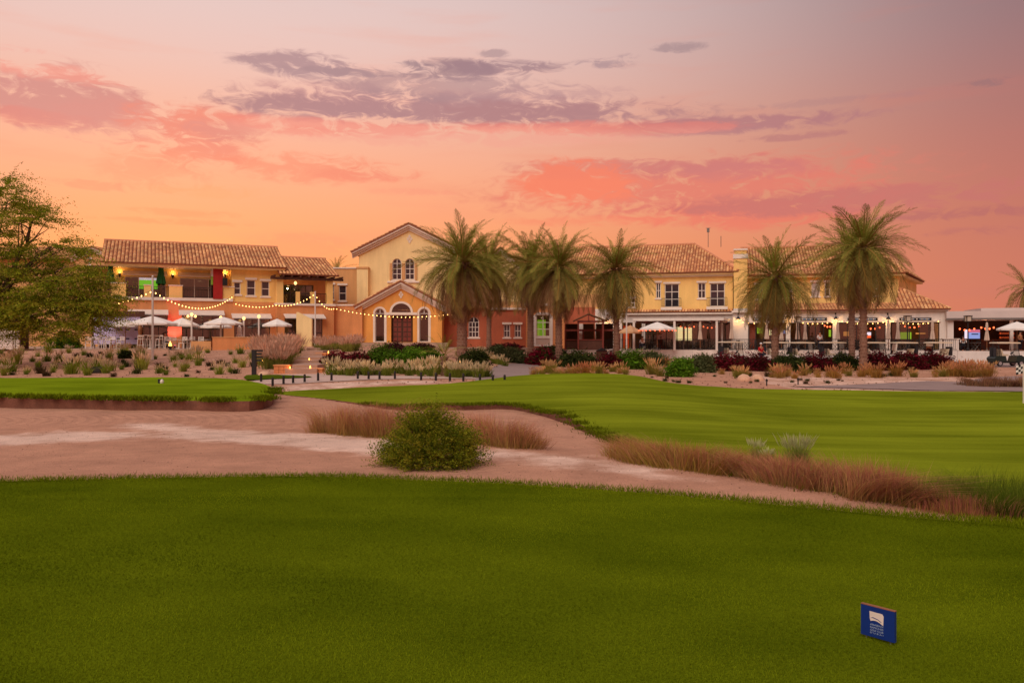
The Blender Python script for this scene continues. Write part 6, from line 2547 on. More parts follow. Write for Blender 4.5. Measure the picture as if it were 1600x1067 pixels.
def closed_umbrella(loc, h, label, group, mat=None, r=.22):
    o = empty('closed_umbrella', loc, rnd.uniform(0, 6), label, 'umbrella', group)
    MB().lathe([(.28, 0), (.28, .05), (.05, .08), (.045, .25)], 12).build('base', M_GREYM, o)
    MB().tube([(0, 0, .06), (0, 0, h)], .026, 8).build('pole', M_WOOD, o)
    V, Fs = [], []
    n = 16
    prof = ((.03, h - .02), (r * .42, h - .12), (r * .55, h * .82), (r * .48, h * .70), (r * .8, h * .52), (r * 1.0, h * .38), (r * .85, h * .36))
    for (k, z) in prof:
        for i in range(n):
            a = 2 * PI * i / n
            kk = k * (1.0 if i % 2 == 0 else .68)
            V.append((math.cos(a) * kk, math.sin(a) * kk, z))
    for j in range(len(prof) - 1):
        for i in range(n):
            Fs.append((j * n + i, j * n + (i + 1) % n, (j + 1) * n + (i + 1) % n, (j + 1) * n + i))
    MB().add(V, Fs).build('canopy', mat or M_BEIGECAN, o, smooth=False)
    MB().lathe([(r * .58, -.03), (r * .6, 0), (r * .58, .03)], 12, (0, 0, h * .71)).build('tie', mat or M_BEIGECAN, o)
    return o


GL = 'open white umbrellas on the left terrace'
for px, py_top, py_rim, w, Y, lab in ((238, 493.5, 505, 3.9, 66.5, 'widest white umbrella just left of the tall white pole'),
                                      (196, 499, 508, 2.7, 68.5, 'white umbrella in front of the lit white screen'),
                                      (285, 496.5, 507.5, 2.6, 68.0, 'white umbrella in front of the pink lit wall'),
                                      (349, 495, 505, 3.0, 66.5, 'white umbrella above the low orange wall'),
                                      (336, 503.5, 510, 2.7, 69.0, 'low white umbrella tucked behind the one above the orange wall'),
                                      (433, 498, 507.5, 2.4, 69.5, 'rightmost white umbrella on the left terrace by the glass doors')):
    umbrella((WX(px, Y), Y, LZ), w, WZ(py_rim, Y) - LZ, WZ(py_top, Y) - LZ, lab, GL)
Y = 78.5
umbrella((WX(1027, Y), Y, TZ), 3.5, WZ(513.5, Y) - TZ, WZ(503, Y) - TZ, 'white umbrella edged with red bulbs under the flat canopy', None, M_CANVAS, 8, True)
Y = 79.0
umbrella((WX(985, Y), Y, TZ), 2.3, WZ(518.5, Y) - TZ, WZ(508, Y) - TZ, 'tan square umbrella beside the palm and flat canopy', None, M_TAN, 4, False, .1)
Y = 73.5
umbrella((WX(1589, Y), Y, TZ), 3.2, WZ(513.5, Y) - TZ, WZ(502.5, Y) - TZ, 'white open umbrella in front of the orange lit bar shelves', None, M_CANVAS, 8)
GC = 'closed umbrellas on the restaurant terrace'
for px, pt, Y, lab in ((1094, 501, 78.5, 'pale closed umbrella under the flat canopy'), (1143, 497, 77.8, 'closed umbrella at the right end of the flat canopy'),
                       (1198, 498, 76.8, 'closed umbrella left of the open crowned palm'), (1221, 505, 77.5, 'closed umbrella just right of the open crowned palm trunk'),
                       (1246, 499, 76.5, 'closed umbrella standing by the square lamp post'), (1258, 502, 76.6, 'closed umbrella right of the one by the lamp post'),
                       (1309, 502, 75.8, 'closed umbrella between the sign boards, left of the tall palms'), (1388, 499, 75, 'closed umbrella right of the tallest palm trunk'),
                       (1403, 499, 76.5, 'closed umbrella beside the thin black lamp post'), (1457, 500, 74.4, 'closed umbrella at the right end of the sign boards'),
                       (1542, 503, 73.4, 'closed pale umbrella in front of the bar television')):
    closed_umbrella((WX(px, Y), Y, TZ), WZ(pt, Y) - TZ, lab, GC)
closed_umbrella((WX(374, 68), 68, LZ), WZ(508, 68) - LZ, 'closed white umbrella by the left terrace glass door', None, M_CANVAS, .34)
# green folded umbrellas on the bar balcony
zbw = LW.z0 + zb + .1
for px, pt, lab in ((172.5, 403, 'folded green umbrella at the left end of the bar balcony'), (251.5, 405, 'folded green umbrella in the middle of the bar balcony')):
    u, d = LW.u(px, .75), .75
    wpt = LW.world(u, d, 0)
    closed_umbrella((wpt.x, wpt.y, zbw), WZ(pt, wpt.y) - zbw, lab, 'green folded umbrellas', M_GREENC, .42)
# red banner, flag and speaker on the balcony
wpt = LW.world(LW.u(340.5, -.2), -.2, 0)
bn = empty('red_banner', (wpt.x, wpt.y, zbw - .05), LW.rz, 'tall red vertical banner hanging over the bar balcony', 'banner')
wB = 14 / FPX * wpt.y
MB().box(-wB / 2, wB / 2, -.03, .03, 0, WZ(416, wpt.y) - zbw).build('cloth', M_REDB, bn)
MB().tube([(-wB / 2 - .05, 0, WZ(416, wpt.y) - zbw + .02), (wB / 2 + .05, 0, WZ(416, wpt.y) - zbw + .02)], .03, 6).build('rod', M_WOOD, bn)
fl = empty('feather_flag', (wpt.x - wB / 2 - .22, wpt.y, zbw), LW.rz, 'narrow white and green flag beside the red banner', 'flag')
MB().tube([(0, 0, 0), (0, 0, 2.6)], .02, 6).build('pole', M_GREYM, fl)
MB().box(-.02, .16, -.012, .012, 1.2, 1.95).build('green_cloth', M_LIME, fl)
MB().box(-.02, .18, -.012, .012, 1.955, 2.75).build('white_cloth', M_WCLOTH, fl)
wpt = LW.world(LW.u(351, -.05), -.25, 0)
sp = empty('speaker', (wpt.x, wpt.y, WZ(446, wpt.y)), LW.rz, 'black wall speaker right of the red banner', 'speaker')
MB().box(-.2, .2, -.2, .15, 0, .62).build('cabinet', M_BLACK, sp)
MB().lathe([(.1, 0), (.12, .02)], 12, (0, 0, 0)).build('cone', M_TYRE, sp, (0, -.2, .22), (PI / 2, 0, 0))
MB().box(-.04, .04, .15, .26, .25, .35).build('bracket', M_BLACK, sp)

# ------------------------------------------------------------ sconces and lanterns (lit)
def sconce(F, px, py, d, energy, label, group, updown=1):
    u, z = F.q(px, py, d)
    p = F.world(u, d, z)
    o = empty('wall_sconce', p, F.rz, label, 'lamp', group)
    MB().box(-.05, .05, -.02, .0, -.2, .1).build('plate', M_BLACK, o)
    MB().lathe([(.03, -.22), (.06, -.1), (.11, .04), (.12, .12)], 10, (0, -.14, 0)).build('shade', M_BLACK, o)
    b = MB().lathe([(.02, .0), (.07, .05), (.06, .13), (.01, .17)], 10, (0, -.14, .06)).build('bulb', E_LAMP, o)
    lamp(b, (0, -.2, .32), energy, (1, .55, .16), .05)
    return o


sconce(LW, 187, 429.5, DIN, 7, 'lit sconce left of the first balcony door', 'balcony sconces')
sconce(LW, 270, 432, DIN, 7, 'lit sconce between the two balcony doors', 'balcony sconces')
sconce(LW, 351.5, 431, DIN, 7, 'lit sconce above the black speaker', 'balcony sconces')


def lantern(F, px, py, d, energy, label):
    u, z = F.q(px, py, d)
    p = F.world(u, d, z)
    o = empty('wall_lantern', p, F.rz, label, 'lamp', 'gooseneck lanterns on the restaurant wall')
    MB().tube([(0, -.02, .55), (0, -.25, .62), (0, -.42, .5), (0, -.42, .3)], .025, 6).build('arm', M_BLACK, o)
    MB().lathe([(.26, 0), (.2, .1), (.09, .22), (.05, .32)], 12, (0, -.42, 0)).build('shade', M_BLACK, o)
    b = MB().lathe([(.02, -.12), (.09, -.05), (.09, .02), (.02, .06)], 10, (0, -.42, 0)).build('bulb', E_LAMP, o)
    lamp(b, (0, -.45, -.22), energy, (1, .55, .2), .06)
    MB().box(-.06, .06, -.02, .0, .45, .65).build('plate', M_BLACK, o)
    return o


lantern(RC, 948.5, 501, -.1, 22, 'gooseneck lantern on the white wall beside the wooden hut')
lantern(RL, 1153.5, 499, 0, 22, 'gooseneck lantern left of the first sign board')
lantern(RL, 1305.5, 499, 0, 24, 'gooseneck lantern left of the tall palms')
lantern(RL, 1387, 499.5, 0, 24, 'gooseneck lantern right of the tallest palm')
lantern(RL, 1230, 497, 0, 26, 'lantern half hidden behind the open crowned palm')
# pink up-light washing the wall between the awnings
pu = LW.world(LW.u(273, -1.1), -1.1, 0)
po = empty('uplight', (pu.x, pu.y, LZ), LW.rz, 'small black uplight washing the terrace wall pink', 'lamp')
MB().lathe([(.12, 0), (.12, .05), (.07, .06), (.09, .22)], 10).build('housing', M_BLACK, po)
lens = MB().lathe([(.01, .2), (.08, .225), (.07, .235)], 10).build('lens', E_PINK, po)
sd_ = bpy.data.lights.new('lamp_light', 'SPOT')
sd_.energy = 420
sd_.color = (1, .14, .22)
sd_.spot_size = R(75)
sd_.spot_blend = .7
sd_.shadow_soft_size = .08
so = link('lamp_light', sd_, lens, (0, -.12, .3))
so.rotation_euler = Vector((0, .55, 1)).to_track_quat('-Z', 'Y').to_euler()

# ------------------------------------------------------------ poles and festoon lights
def pole(px, py0, py1, Y, z0, label, r=.06):
    x = WX(px, Y)
    o = empty('white_pole', (x, Y, z0), 0, label, 'pole')
    MB().tube([(0, 0, 0), (0, 0, WZ(py0, Y) - z0)], [r, r * .8], 10).build('shaft', M_WHITE, o)
    MB().lathe([(r * 2.2, 0), (r * 2.2, .04), (r * 1.1, .06)], 10).build('foot_plate', M_GREYM, o)
    MB().lathe([(r * .8, 0), (r * 1.3, .04), (.01, .1)], 10, (0, 0, WZ(py0, Y) - z0)).build('cap', M_WHITE, o)
    return Vector((x, Y, WZ(py0, Y)))


h1 = hit(238.5, 562)
top1 = pole(238.5, 433, 562, h1.y, h1.z - .05, 'tall white pole on the bank in front of the left terrace', .075)
h2 = Vector((WX(492.5, 70), 70, .9))
top2 = pole(492.5, 457, 540, 70, .9, 'white pole beside the cream wing wall', .065)
h3 = Vector((WX(979, 76.5), 76.5, TZ))
top3 = pole(979, 460, 546, 76.5, TZ, 'white pole with square lamp right of the palm by the hut', .07)
bulb_me = MB().lathe([(.01, -.05), (.03, -.03), (.036, 0), (.028, .025), (.01, .045)], 8).mesh('bulb', E_BULB, True)
bulb_red = MB().lathe([(.01, -.09), (.06, -.06), (.085, 0), (.06, .06), (.015, .09)], 8).mesh('bulb', E_RED, True)


def festoon(a, b, sag, n, label, group='festoon light strings', me=None, s=1.0):
    a, b = Vector(a), Vector(b)
    o = empty('string_lights', a, 0, label, 'string lights', group)
    pts = []
    for i in range(n * 2 + 1):
        t = i / (n * 2)
        p = a.lerp(b, t) - a
        p.z -= sag * 4 * t * (1 - t)
        pts.append(p)
    MB().tube(pts, .012, 5).build('cable', M_BLACK, o)
    for i in range(n):
        link('bulb', me or bulb_me, o, pts[i * 2 + 1] - Vector((0, 0, .08)), None, (s, s, s))
    return o


p_tree = PX(20, 470, 50)
festoon(p_tree, PX(238.5, 453, top1.y), .8, 30, 'bulb string rising from the leafy tree to the tall white pole')
pj = LW.world(LW.u(364, -.2), -.2, 0)
festoon(PX(240, 454, top1.y), (pj.x, pj.y, WZ(462, pj.y)), 1.05, 26, 'deeply sagging bulb string between tall white pole and balcony corner')
pk = LB.world(LB.u(434, -.8), -.8, 0)
pj2 = LW.world(LW.u(366, -.2), -.2, 0)
festoon((pj2.x, pj2.y, WZ(473, pj2.y)), (pk.x, pk.y, WZ(475, pk.y)), .25, 13, 'short bulb string below the three small windows')
festoon((pk.x, pk.y, WZ(476, pk.y)), PX(492, 458, 70), .35, 12, 'bulb string under the timber covered balcony')
pl_ = PORCH.world(PORCH.u(585, -.7), -.7, 0)
festoon(PX(493, 460, 70), (pl_.x - 3.6, pl_.y - .4, WZ(481, pl_.y)), .45, 8, 'short bulb string dropping from the white pole by the wing wall')
festoon((pl_.x - 3.6, pl_.y - .4, WZ(481, pl_.y)), PX(716, 488, 74), .55, 30, 'long bulb string across the entrance porch')
for i, (a, b, dd) in enumerate(((1148, 1236, -.6), (1236, 1312, -.6), (1312, 1392, -.6), (1392, 1470, -.6))):
    pa, pb = RL.world(RL.u(a, dd), dd, 0), RL.world(RL.u(b, dd), dd, 0)
    festoon((pa.x, pa.y, WZ(500, pa.y)), (pb.x, pb.y, WZ(500, pb.y)), .28, 10,
            ['bulb string under the first sign board at the left', 'bulb string under the second sign board', 'bulb string behind the tall right palms', 'bulb string under the rightmost sign board'][i], 'bulb strings along the restaurant front', None, 1.1)
for i, (a, b, dd, ya) in enumerate(((1060, 1088, 3, 508), (1096, 1122, 3, 508), (1286, 1304, 1.5, 506), (1350, 1378, 1.5, 509), (1410, 1440, 1.5, 507), (1496, 1526, 3, 511), (1530, 1556, 3, 509))):
    F = RA if i < 2 else (RL if i < 5 else BP)
    pa, pb = F.world(F.u(a, dd), dd, 0), F.world(F.u(b, dd), dd, 0)
    festoon((pa.x, pa.y, WZ(ya, pa.y)), (pb.x, pb.y, WZ(ya, pb.y)), .22, 4, ['red lantern string behind the canopy post', 'red lantern string right of the closed canopy umbrella', 'red lantern string in the second glazed opening',
            'red lantern string right of the tallest palm trunk', 'red lantern string in the last glazed opening', 'red lantern string left of the bar television', 'red lantern string right of the bar television'][i], 'red lantern strings inside', bulb_red, 1.0)


def street_lamp(px, py0, Y, z0, label):
    x = WX(px, Y)
    o = empty('lamp_post', (x, Y, z0), 0, label, 'lamp post')
    H = WZ(py0, Y) - z0
    MB().tube([(0, 0, 0), (0, 0, H - .5)], [.06, .045], 8).build('shaft', M_BLACK, o)
    MB().lathe([(.14, 0), (.12, .25), (.06, .3)], 10).build('foot', M_BLACK, o)
    mb = MB()
    for sx in (-.22, .22):
        for sy in (-.22, .22):
            mb.box(sx - .025, sx + .025, sy - .025, sy + .025, H - .5, H - .05)
    mb.box(-.25, .25, -.25, .25, H - .545, H - .502)
    mb.box(-.27, .27, -.27, .27, H - .048, H)
    mb.build('lantern_frame', M_BLACK, o)
    MB().box(-.18, .18, -.18, .18, H - .49, H - .06).build('lantern_glass', M_FROST, o)


street_lamp(1246.5, 494.5, 75.3, TZ, 'square black lamp post among the closed umbrellas left')
street_lamp(1418, 493, 74.5, TZ, 'thin black lamp post in front of the rightmost sign board')
street_lamp(1512.5, 493, 72.9, TZ, 'square black lamp post in front of the bar television')
for px, py, lab in ((299.5, 494, 'white globe lamp post between the pink wall and the sagging string'), (345, 499, 'white globe lamp post behind the low orange wall'), (381, 500, 'white globe lamp post left of the last terrace door'), (404.5, 497, 'white globe lamp post right of the last terrace door')):
    Y = 67.2
    o = empty('globe_lamp', (WX(px, Y), Y, LZ), 0, lab, 'lamp post', 'white globe lamps')
    H = WZ(py, Y) - LZ
    MB().tube([(0, 0, 0), (0, 0, H)], .075, 10).build('shaft', M_WHITE, o)
    MB().lathe([(.14, 0), (.14, .1), (.08, .14)], 10).build('foot', M_WHITE, o)
    gm = MB().lathe([(.04, -.02), (.11, .06), (.13, .14), (.1, .23), (.02, .28)], 10, (0, 0, H)).build('globe', E_LAMP, o, smooth=True)
    if px < 300:
        MB().tube([(-.3, 0, H - .1), (0, 0, H - .02), (.3, 0, H - .1)], .03, 6).build('arm', M_WHITE, o)
        for s_ in (-.3, .3):
            MB().lathe([(.04, -.02), (.1, .05), (.11, .12), (.02, .22)], 10, (s_, 0, H - .1)).build('globe', E_LAMP, o, smooth=True)

# ------------------------------------------------------------ tables, chairs, stools
def make_chair(mat, label, group, name='terrace_chair'):
    o = empty(name, (0, 0, 0), 0, label, 'chair', group)
    MB().box(-.22, .22, -.22, .22, .43, .47).build('seat', mat, o)
    mb = MB()
    mb.box(-.22, .22, .2, .235, .86, .93)
    mb.box(-.22, .22, .2, .235, .62, .68)
    mb.box(-.22, .22, .2, .235, .74, .79)
    tag(mb.build('backrest', mat, o), kind='stuff')
    for sx in (-.2, .2):
        MB().box(sx - .02, sx + .02, .198, .237, 0, .95).build('leg', mat, o)
        MB().box(sx - .02, sx + .02, -.22, -.18, 0, .43).build('leg', mat, o)
        MB().box(sx - .025, sx + .025, -.2, .198, .62, .65).build('armrest', mat, o)
    return o


def make_stool(mat, label, group):
    o = empty('bar_stool', (0, 0, 0), 0, label, 'stool', group)
    MB().box(-.19, .19, -.19, .19, .74, .79).build('seat', mat, o)
    MB().box(-.19, .19, .17, .2, .95, 1.08).build('backrest', mat, o)
    for sx in (-1, 1):
        for sy in (-1, 1):
            MB().tube([(sx * .22, sy * .22, 0), (sx * .16, sy * .17, .74 if sy < 0 else 1.0)], .022, 6).build('leg', mat, o)
    for z, k in ((.28, .2),):
        MB().tube([(-k, -k, z), (k, -k, z), (k, k, z), (-k, k, z), (-k, -k, z)], .014, 5).build('foot_ring', mat, o)
    return o


def make_table(mat, label, group, h=.74, r=.42, cross=False):
    o = empty('bistro_table', (0, 0, 0), 0, label, 'table', group)
    MB().lathe([(r, h - .03), (r, h)], 16).build('table_top', mat, o)
    if cross:
        for s_ in (-1, 1):
            MB().tube([(-.34 * s_, -.2, 0), (.34 * s_, -.2, h - .035)], .02, 6).build('leg', mat, o)
            MB().tube([(-.34 * s_, .2, 0), (.34 * s_, .2, h - .035)], .02, 6).build('leg', mat, o)
    else:
        MB().tube([(0, 0, .03), (0, 0, h - .03)], .035, 8).build('pedestal', mat, o)
        MB().lathe([(.25, 0), (.24, .03), (.05, .05)], 12).build('foot', mat, o)
    return o


ch0 = make_chair(M_WHITE, 'white slatted chair at the left terrace tables', 'white chairs on the left terrace')
st0 = make_stool(M_WHITE, 'white bar stool by the tall table below the white pole', 'white bar stools')
tb0 = make_table(M_WHITE, 'white round table on the left terrace', 'white tables on the left terrace')
ht0 = make_table(M_WHITE, 'tall white bar table behind the tall white pole', None, 1.08, .5)
first = {}


def put(src, x, y, z, rz, label=None):
    if src.name not in first:
        first[src.name] = 1
        src.location = (x, y, z)
        src.rotation_euler = (0, 0, rz)
        if label:
            src['label'] = label
        return src
    return dup(src, (x, y, z), rz, None, label)


for px, Y, rz in ((138, 65.5, .4), (150, 66.6, 3.4), (168, 65.6, .2), (179, 66.8, 3.0), (188, 65.6, -.3), (262, 65.7, .5), (272, 66.7, 3.3), (286, 65.6, -.3), (294, 66.4, 2.6), (303, 65.8, .9), (316, 66.8, 3.1), (392, 67.0, .3), (414, 67.3, -.4), (352, 67.5, .2)):
    put(ch0, WX(px, Y), Y, LZ, rz)
for px, Y, rz in ((219, 65.6, .4), (233, 66.2, .1), (249, 65.6, -.5), (225, 66.6, 2.8), (246, 66.7, 3.4), (160, 66.0, 1.0)):
    put(st0, WX(px, Y), Y, LZ, rz)
put(ht0, WX(233, 65.6), 65.75, LZ, 0)
for px, Y in ((144, 66.0), (174, 66.2), (184, 66.2), (279, 66.2), (298, 65.6), (403, 67.2), (322, 66.2)):
    put(tb0, WX(px, Y), Y, LZ, 0)
ch1 = make_chair(M_BLACK, 'dark chair at the restaurant terrace tables', 'dark chairs on the restaurant terrace')
tb1 = make_table(M_GREYM, 'crossed leg bistro table on the restaurant terrace', 'bistro tables on the restaurant terrace', .74, .45, True)
for k in range(17):
    px = 1000 + k * 27.5 + rnd.uniform(-5, 5)
    Yw = 84 + (72.3 - 84) * (px - 877) / (1495 - 877) + rnd.uniform(1.4, 3.0)
    x = WX(px, Yw)
    if k % 1 == 0:
        put(tb1, x, Yw, TZ, rnd.uniform(-.4, .4))
    for s_ in (-1, 1):
        put(ch1, x + s_ * .75, Yw + rnd.uniform(-.2, .2), TZ, PI / 2 * -s_ + rnd.uniform(-.4, .4))
for px in (1508, 1518, 1532, 1556):
    put(ch1, WX(px, 73.6), 73.6, TZ, rnd.uniform(-1, 1))
put(tb1, WX(1524, 73.3), 73.3, TZ, .2)
# stone counter behind the right wall
pw = Vector((WX(1485, 74.2), 74.2, TZ))
cn = empty('serving_counter', pw, -.2, 'pale ribbed serving counter at the left end of the bar pavilion', 'counter')
for k in range(9):
    MB().box(-.62 + k * .138, -.62 + k * .138 + .12, -.3, .3, .02, 1.02).build('slat', M_WWALL, cn)
MB().box(-.7, .7, -.36, .36, 1.022, 1.1).build('counter_top', M_TRIM, cn)
MB().box(-.6, .6, -.28, .28, 0, 1.018).build('carcass', M_GREYM, cn)
# screen board on the left terrace
sb = empty('screen_board', (WX(183, 69), 69, LZ), .35, 'large pale lilac printed board standing on the left terrace', 'board')
MB().box(-1.75, 1.75, 0, .08, .35, WZ(489, 69) - LZ - .3).build('board', M_LILAC, sb)
MB().box(-1.85, 2.1, -.1, .18, WZ(489, 69) - LZ - .298, WZ(486, 69) - LZ).build('top_rail', M_TIMB, sb)
for s_ in (-1.7, 1.7):
    MB().box(s_ - .05, s_ + .05, .085, .18, 0, WZ(489, 69) - LZ - .302).build('post', M_TIMB, sb)
for r_ in range(3):
    for c_ in range(5):
        MB().box(-1.4 + c_ * .68, -1.12 + c_ * .68, -.012, -.001, .75 + r_ * .75, .85 + r_ * .75).build('printed_mark', M_NAVY, sb)
ac = empty('carved_post', (WX(219, 68.2), 68.2, LZ), 0, 'brown wooden carved post behind the tall bar table', 'post')
MB().lathe([(.2, 0), (.22, .1), (.15, .3), (.2, .8), (.14, 1.1), (.2, 1.6), (.12, 1.9), (.05, 2.0)], 10).build('shaft', M_WOOD, ac)
# fire bowl
fb = empty('fire_bowl', (WX(266, 64.6), 64.6, .92), 0, 'small lit fire bowl at the edge of the left terrace', 'fire bowl')
MB().lathe([(.12, 0), (.08, .12), (.16, .22), (.2, .3)], 12).build('bowl', M_BLACK, fb)
MB().lathe([(.12, .3), (.13, .4), (.06, .55), (.01, .68)], 8).build('flame', E_FLAME, fb)
# wooden hut by the covered bar
HT = Facade(902, 79.5, 944, 79.3, TZ, 'wooden_hut', 'dark timber hut with gabled shingle roof before the covered bar', 'hut')
F = HT
zh = F.z(922, 504)
for a in (.1, F.L - .1):
    for d in (.1, 2.2):
        F.box('post', M_REDT, a - .08, a + .08, d - .08, d + .08, 0, zh)
F.box('beam', M_REDT, 0, F.L, .02, .16, zh + .002, zh + .2)
F.box('counter', M_REDT, .15, F.L - .15, .05, .4, .95, 1.03)
F.box('counter_front', M_TIMB, .2, F.L - .2, .12, .2, .02, .948)
za = F.z(922, 491)
for a, b in ((-.4, F.L * .42), (F.L + .3, F.L * .42)):
    MB().add([(a, -.3, zh + .1), (a, 2.7, zh + .1), (b, 2.7, za), (b, -.3, za), (a, -.3, zh + .2), (a, 2.7, zh + .2), (b, 2.7, za + .1), (b, -.3, za + .1)],
             [(0, 1, 2, 3), (4, 7, 6, 5), (0, 3, 7, 4), (1, 5, 6, 2), (0, 4, 5, 1), (3, 2, 6, 7)]).build('roof', M_THATCH, F.root)
F.box('gable_board', M_REDT, F.L * .42 - .06, F.L * .42 + .06, -.25, -.15, zh + .21, za - .02)
bx_ = empty('post_box', (WX(940, 75.3), 75.3, -.25), 0, 'small dark box with pitched lid before the white wall', 'box')
MB().box(-.45, .45, -.3, .3, 0, .95).build('body', M_TIMB, bx_)
MB().extr([(-.52, .952), (.52, .952), (0, 1.25)], 'y', -.36, .36).build('lid', M_BLACK, bx_)
bx2 = empty('utility_box', (WX(959, 75.6), 75.6, -.2), 0, 'pale utility box behind the palm by the hut', 'box')
MB().box(-.35, .35, -.25, .25, 0, .98).build('body', M_GREYM, bx2)
MB().box(-.4, .4, -.3, .3, .982, 1.06).build('lid', M_GREYW, bx2)

# ------------------------------------------------------------ stakes, signpost, bollard light, markers
STK = [(408, 597), (426, 603.5), (443, 600.5), (458, 599.5), (476, 597.5), (497, 595.5), (518, 595), (559, 592.5), (576, 593), (593, 593), (617, 592.5), (658, 594), (681, 595), (703, 595.5), (724, 596), (750, 597), (770, 598), (788.5, 598)]
sp_ = [hit(px, py) for px, py in STK]
for p in sp_:
    o = empty('path_stake', (p.x, p.y, p.z - .02), 0, 'short black wooden stake in the row along the path', 'stake', 'stakes along the path')
    MB().lathe([(.052, 0), (.05, .34), (.035, .37)], 8).build('post', M_BLACK, o)
    MB().tube([(0, -.06, .3), (0, .06, .3)], .012, 5).build('rope_eye', M_GREYM, o)
for px, py in ((1198, 603), (1247, 601)):
    p = hit(px, py)
    o = empty('path_stake', (p.x, p.y, p.z - .02), 0, 'thin black stake at the sand edge right of the boulders', 'stake', 'thin stakes on the right sand')
    MB().lathe([(.03, 0), (.03, .32), (.02, .34)], 8).build('post', M_BLACK, o)
    MB().box(-.05, .05, -.012, .012, .22, .3).build('flag_plate', M_BLACK, o)
p = hit(397, 586)
o = empty('signpost', p - Vector((0, 0, .05)), 0, 'black signpost with finger boards on the left bank', 'signpost')
k = p.y / FPX
MB().box(-.10, .10, -.08, .08, 0, 41 * k).build('post', M_BLACK, o)
for i in range(4):
    MB().box(.102, .42 - .06 * (i % 2), -.05, .05, (38 - i * 5) * k, (38 - i * 5) * k + .09).build('finger_board', M_BLACK, o)
p = hit(512, 582)
o = empty('bollard_light', p - Vector((0, 0, .02)), 0, 'white bollard light with glowing top beside the steps', 'bollard light')
MB().lathe([(.07, 0), (.06, .1), (.055, .42)], 10).build('shaft', M_WHITE, o)
b_ = MB().lathe([(.055, .42), (.06, .5), (.03, .56)], 10).build('head', E_LAMP, o)
lamp(b_, (0, -.15, .5), 2, (1, .6, .25), .05)
for px, py, lab in ((410.5, 572, 'little glowing garden spotlight left of the steps'), (719, 573, 'little glowing garden spotlight under the big palm')):
    p = hit(px, py)
    o = empty('garden_spotlight', p, 0, lab, 'lamp', 'garden spotlights')
    MB().tube([(0, 0, -.05), (0, 0, .25)], .02, 6).build('spike', M_BLACK, o)
    b_ = MB().lathe([(.01, 0), (.04, .03), (.03, .08), (.01, .1)], 8, (0, 0, .25)).build('head', E_FLAME, o)
    lamp(b_, (0, -.2, .4), 2.5, (1, .45, .15), .05)
p = hit(150, 583)
o = empty('flood_light', p, 0, 'low black flood light on the sandy bank', 'lamp')
MB().extr([(-.2, .05), (.2, .05), (.16, .32), (-.2, .24)], 'x', -.28, .28).build('housing', M_BLACK, o)
MB().box(-.2, .2, -.1, .1, 0, .05).build('bracket', M_BLACK, o)
x, y = flat_pt(253, 599, .02)
o = empty('tee_marker', (x, y, float(tee2_z(np.array([x]), np.array([y]))[0])), 0, 'tiny black and white marker on the far tee', 'marker')
MB().lathe([(.06, 0), (.075, .06), (.05, .13), (.01, .16)], 10).build('ball', M_WHITE, o)
MB().box(-.14, -.08, -.04, .04, 0, .16).build('peg', M_BLACK, o)

# checkered pin flag at the right edge, planted beyond the fairway
x, y = flat_pt(1599, 628, -.42)
o = empty('pin_flag', (x, y, float(fair_f([x], [y])[0]) - .02), 0, 'white golf pin with black and white checkered flag at the right edge', 'flag')
kk = y / FPX
Hh = (628 - 566) * kk
MB().tube([(0, 0, 0), (0, 0, Hh)], .018, 8).build('pole', M_WHITE, o)
cs = 3.6 * kk
for i in range(3):
    for j in range(4):
        a0 = -.02 - i * cs
        dz_ = -.25 * i * cs
        MB().add([(a0 - cs, -.02 * math.sin(i + 1), Hh - (j + 1) * cs + dz_ - .25 * cs), (a0, -.02 * math.sin(i), Hh - (j + 1) * cs + dz_), (a0, -.02 * math.sin(i), Hh - j * cs + dz_), (a0 - cs, -.02 * math.sin(i + 1), Hh - j * cs + dz_ - .25 * cs)],
                 [(0, 1, 2, 3)]).build('flag_square', M_BLACK if (i + j) % 2 else M_WCLOTH, o)

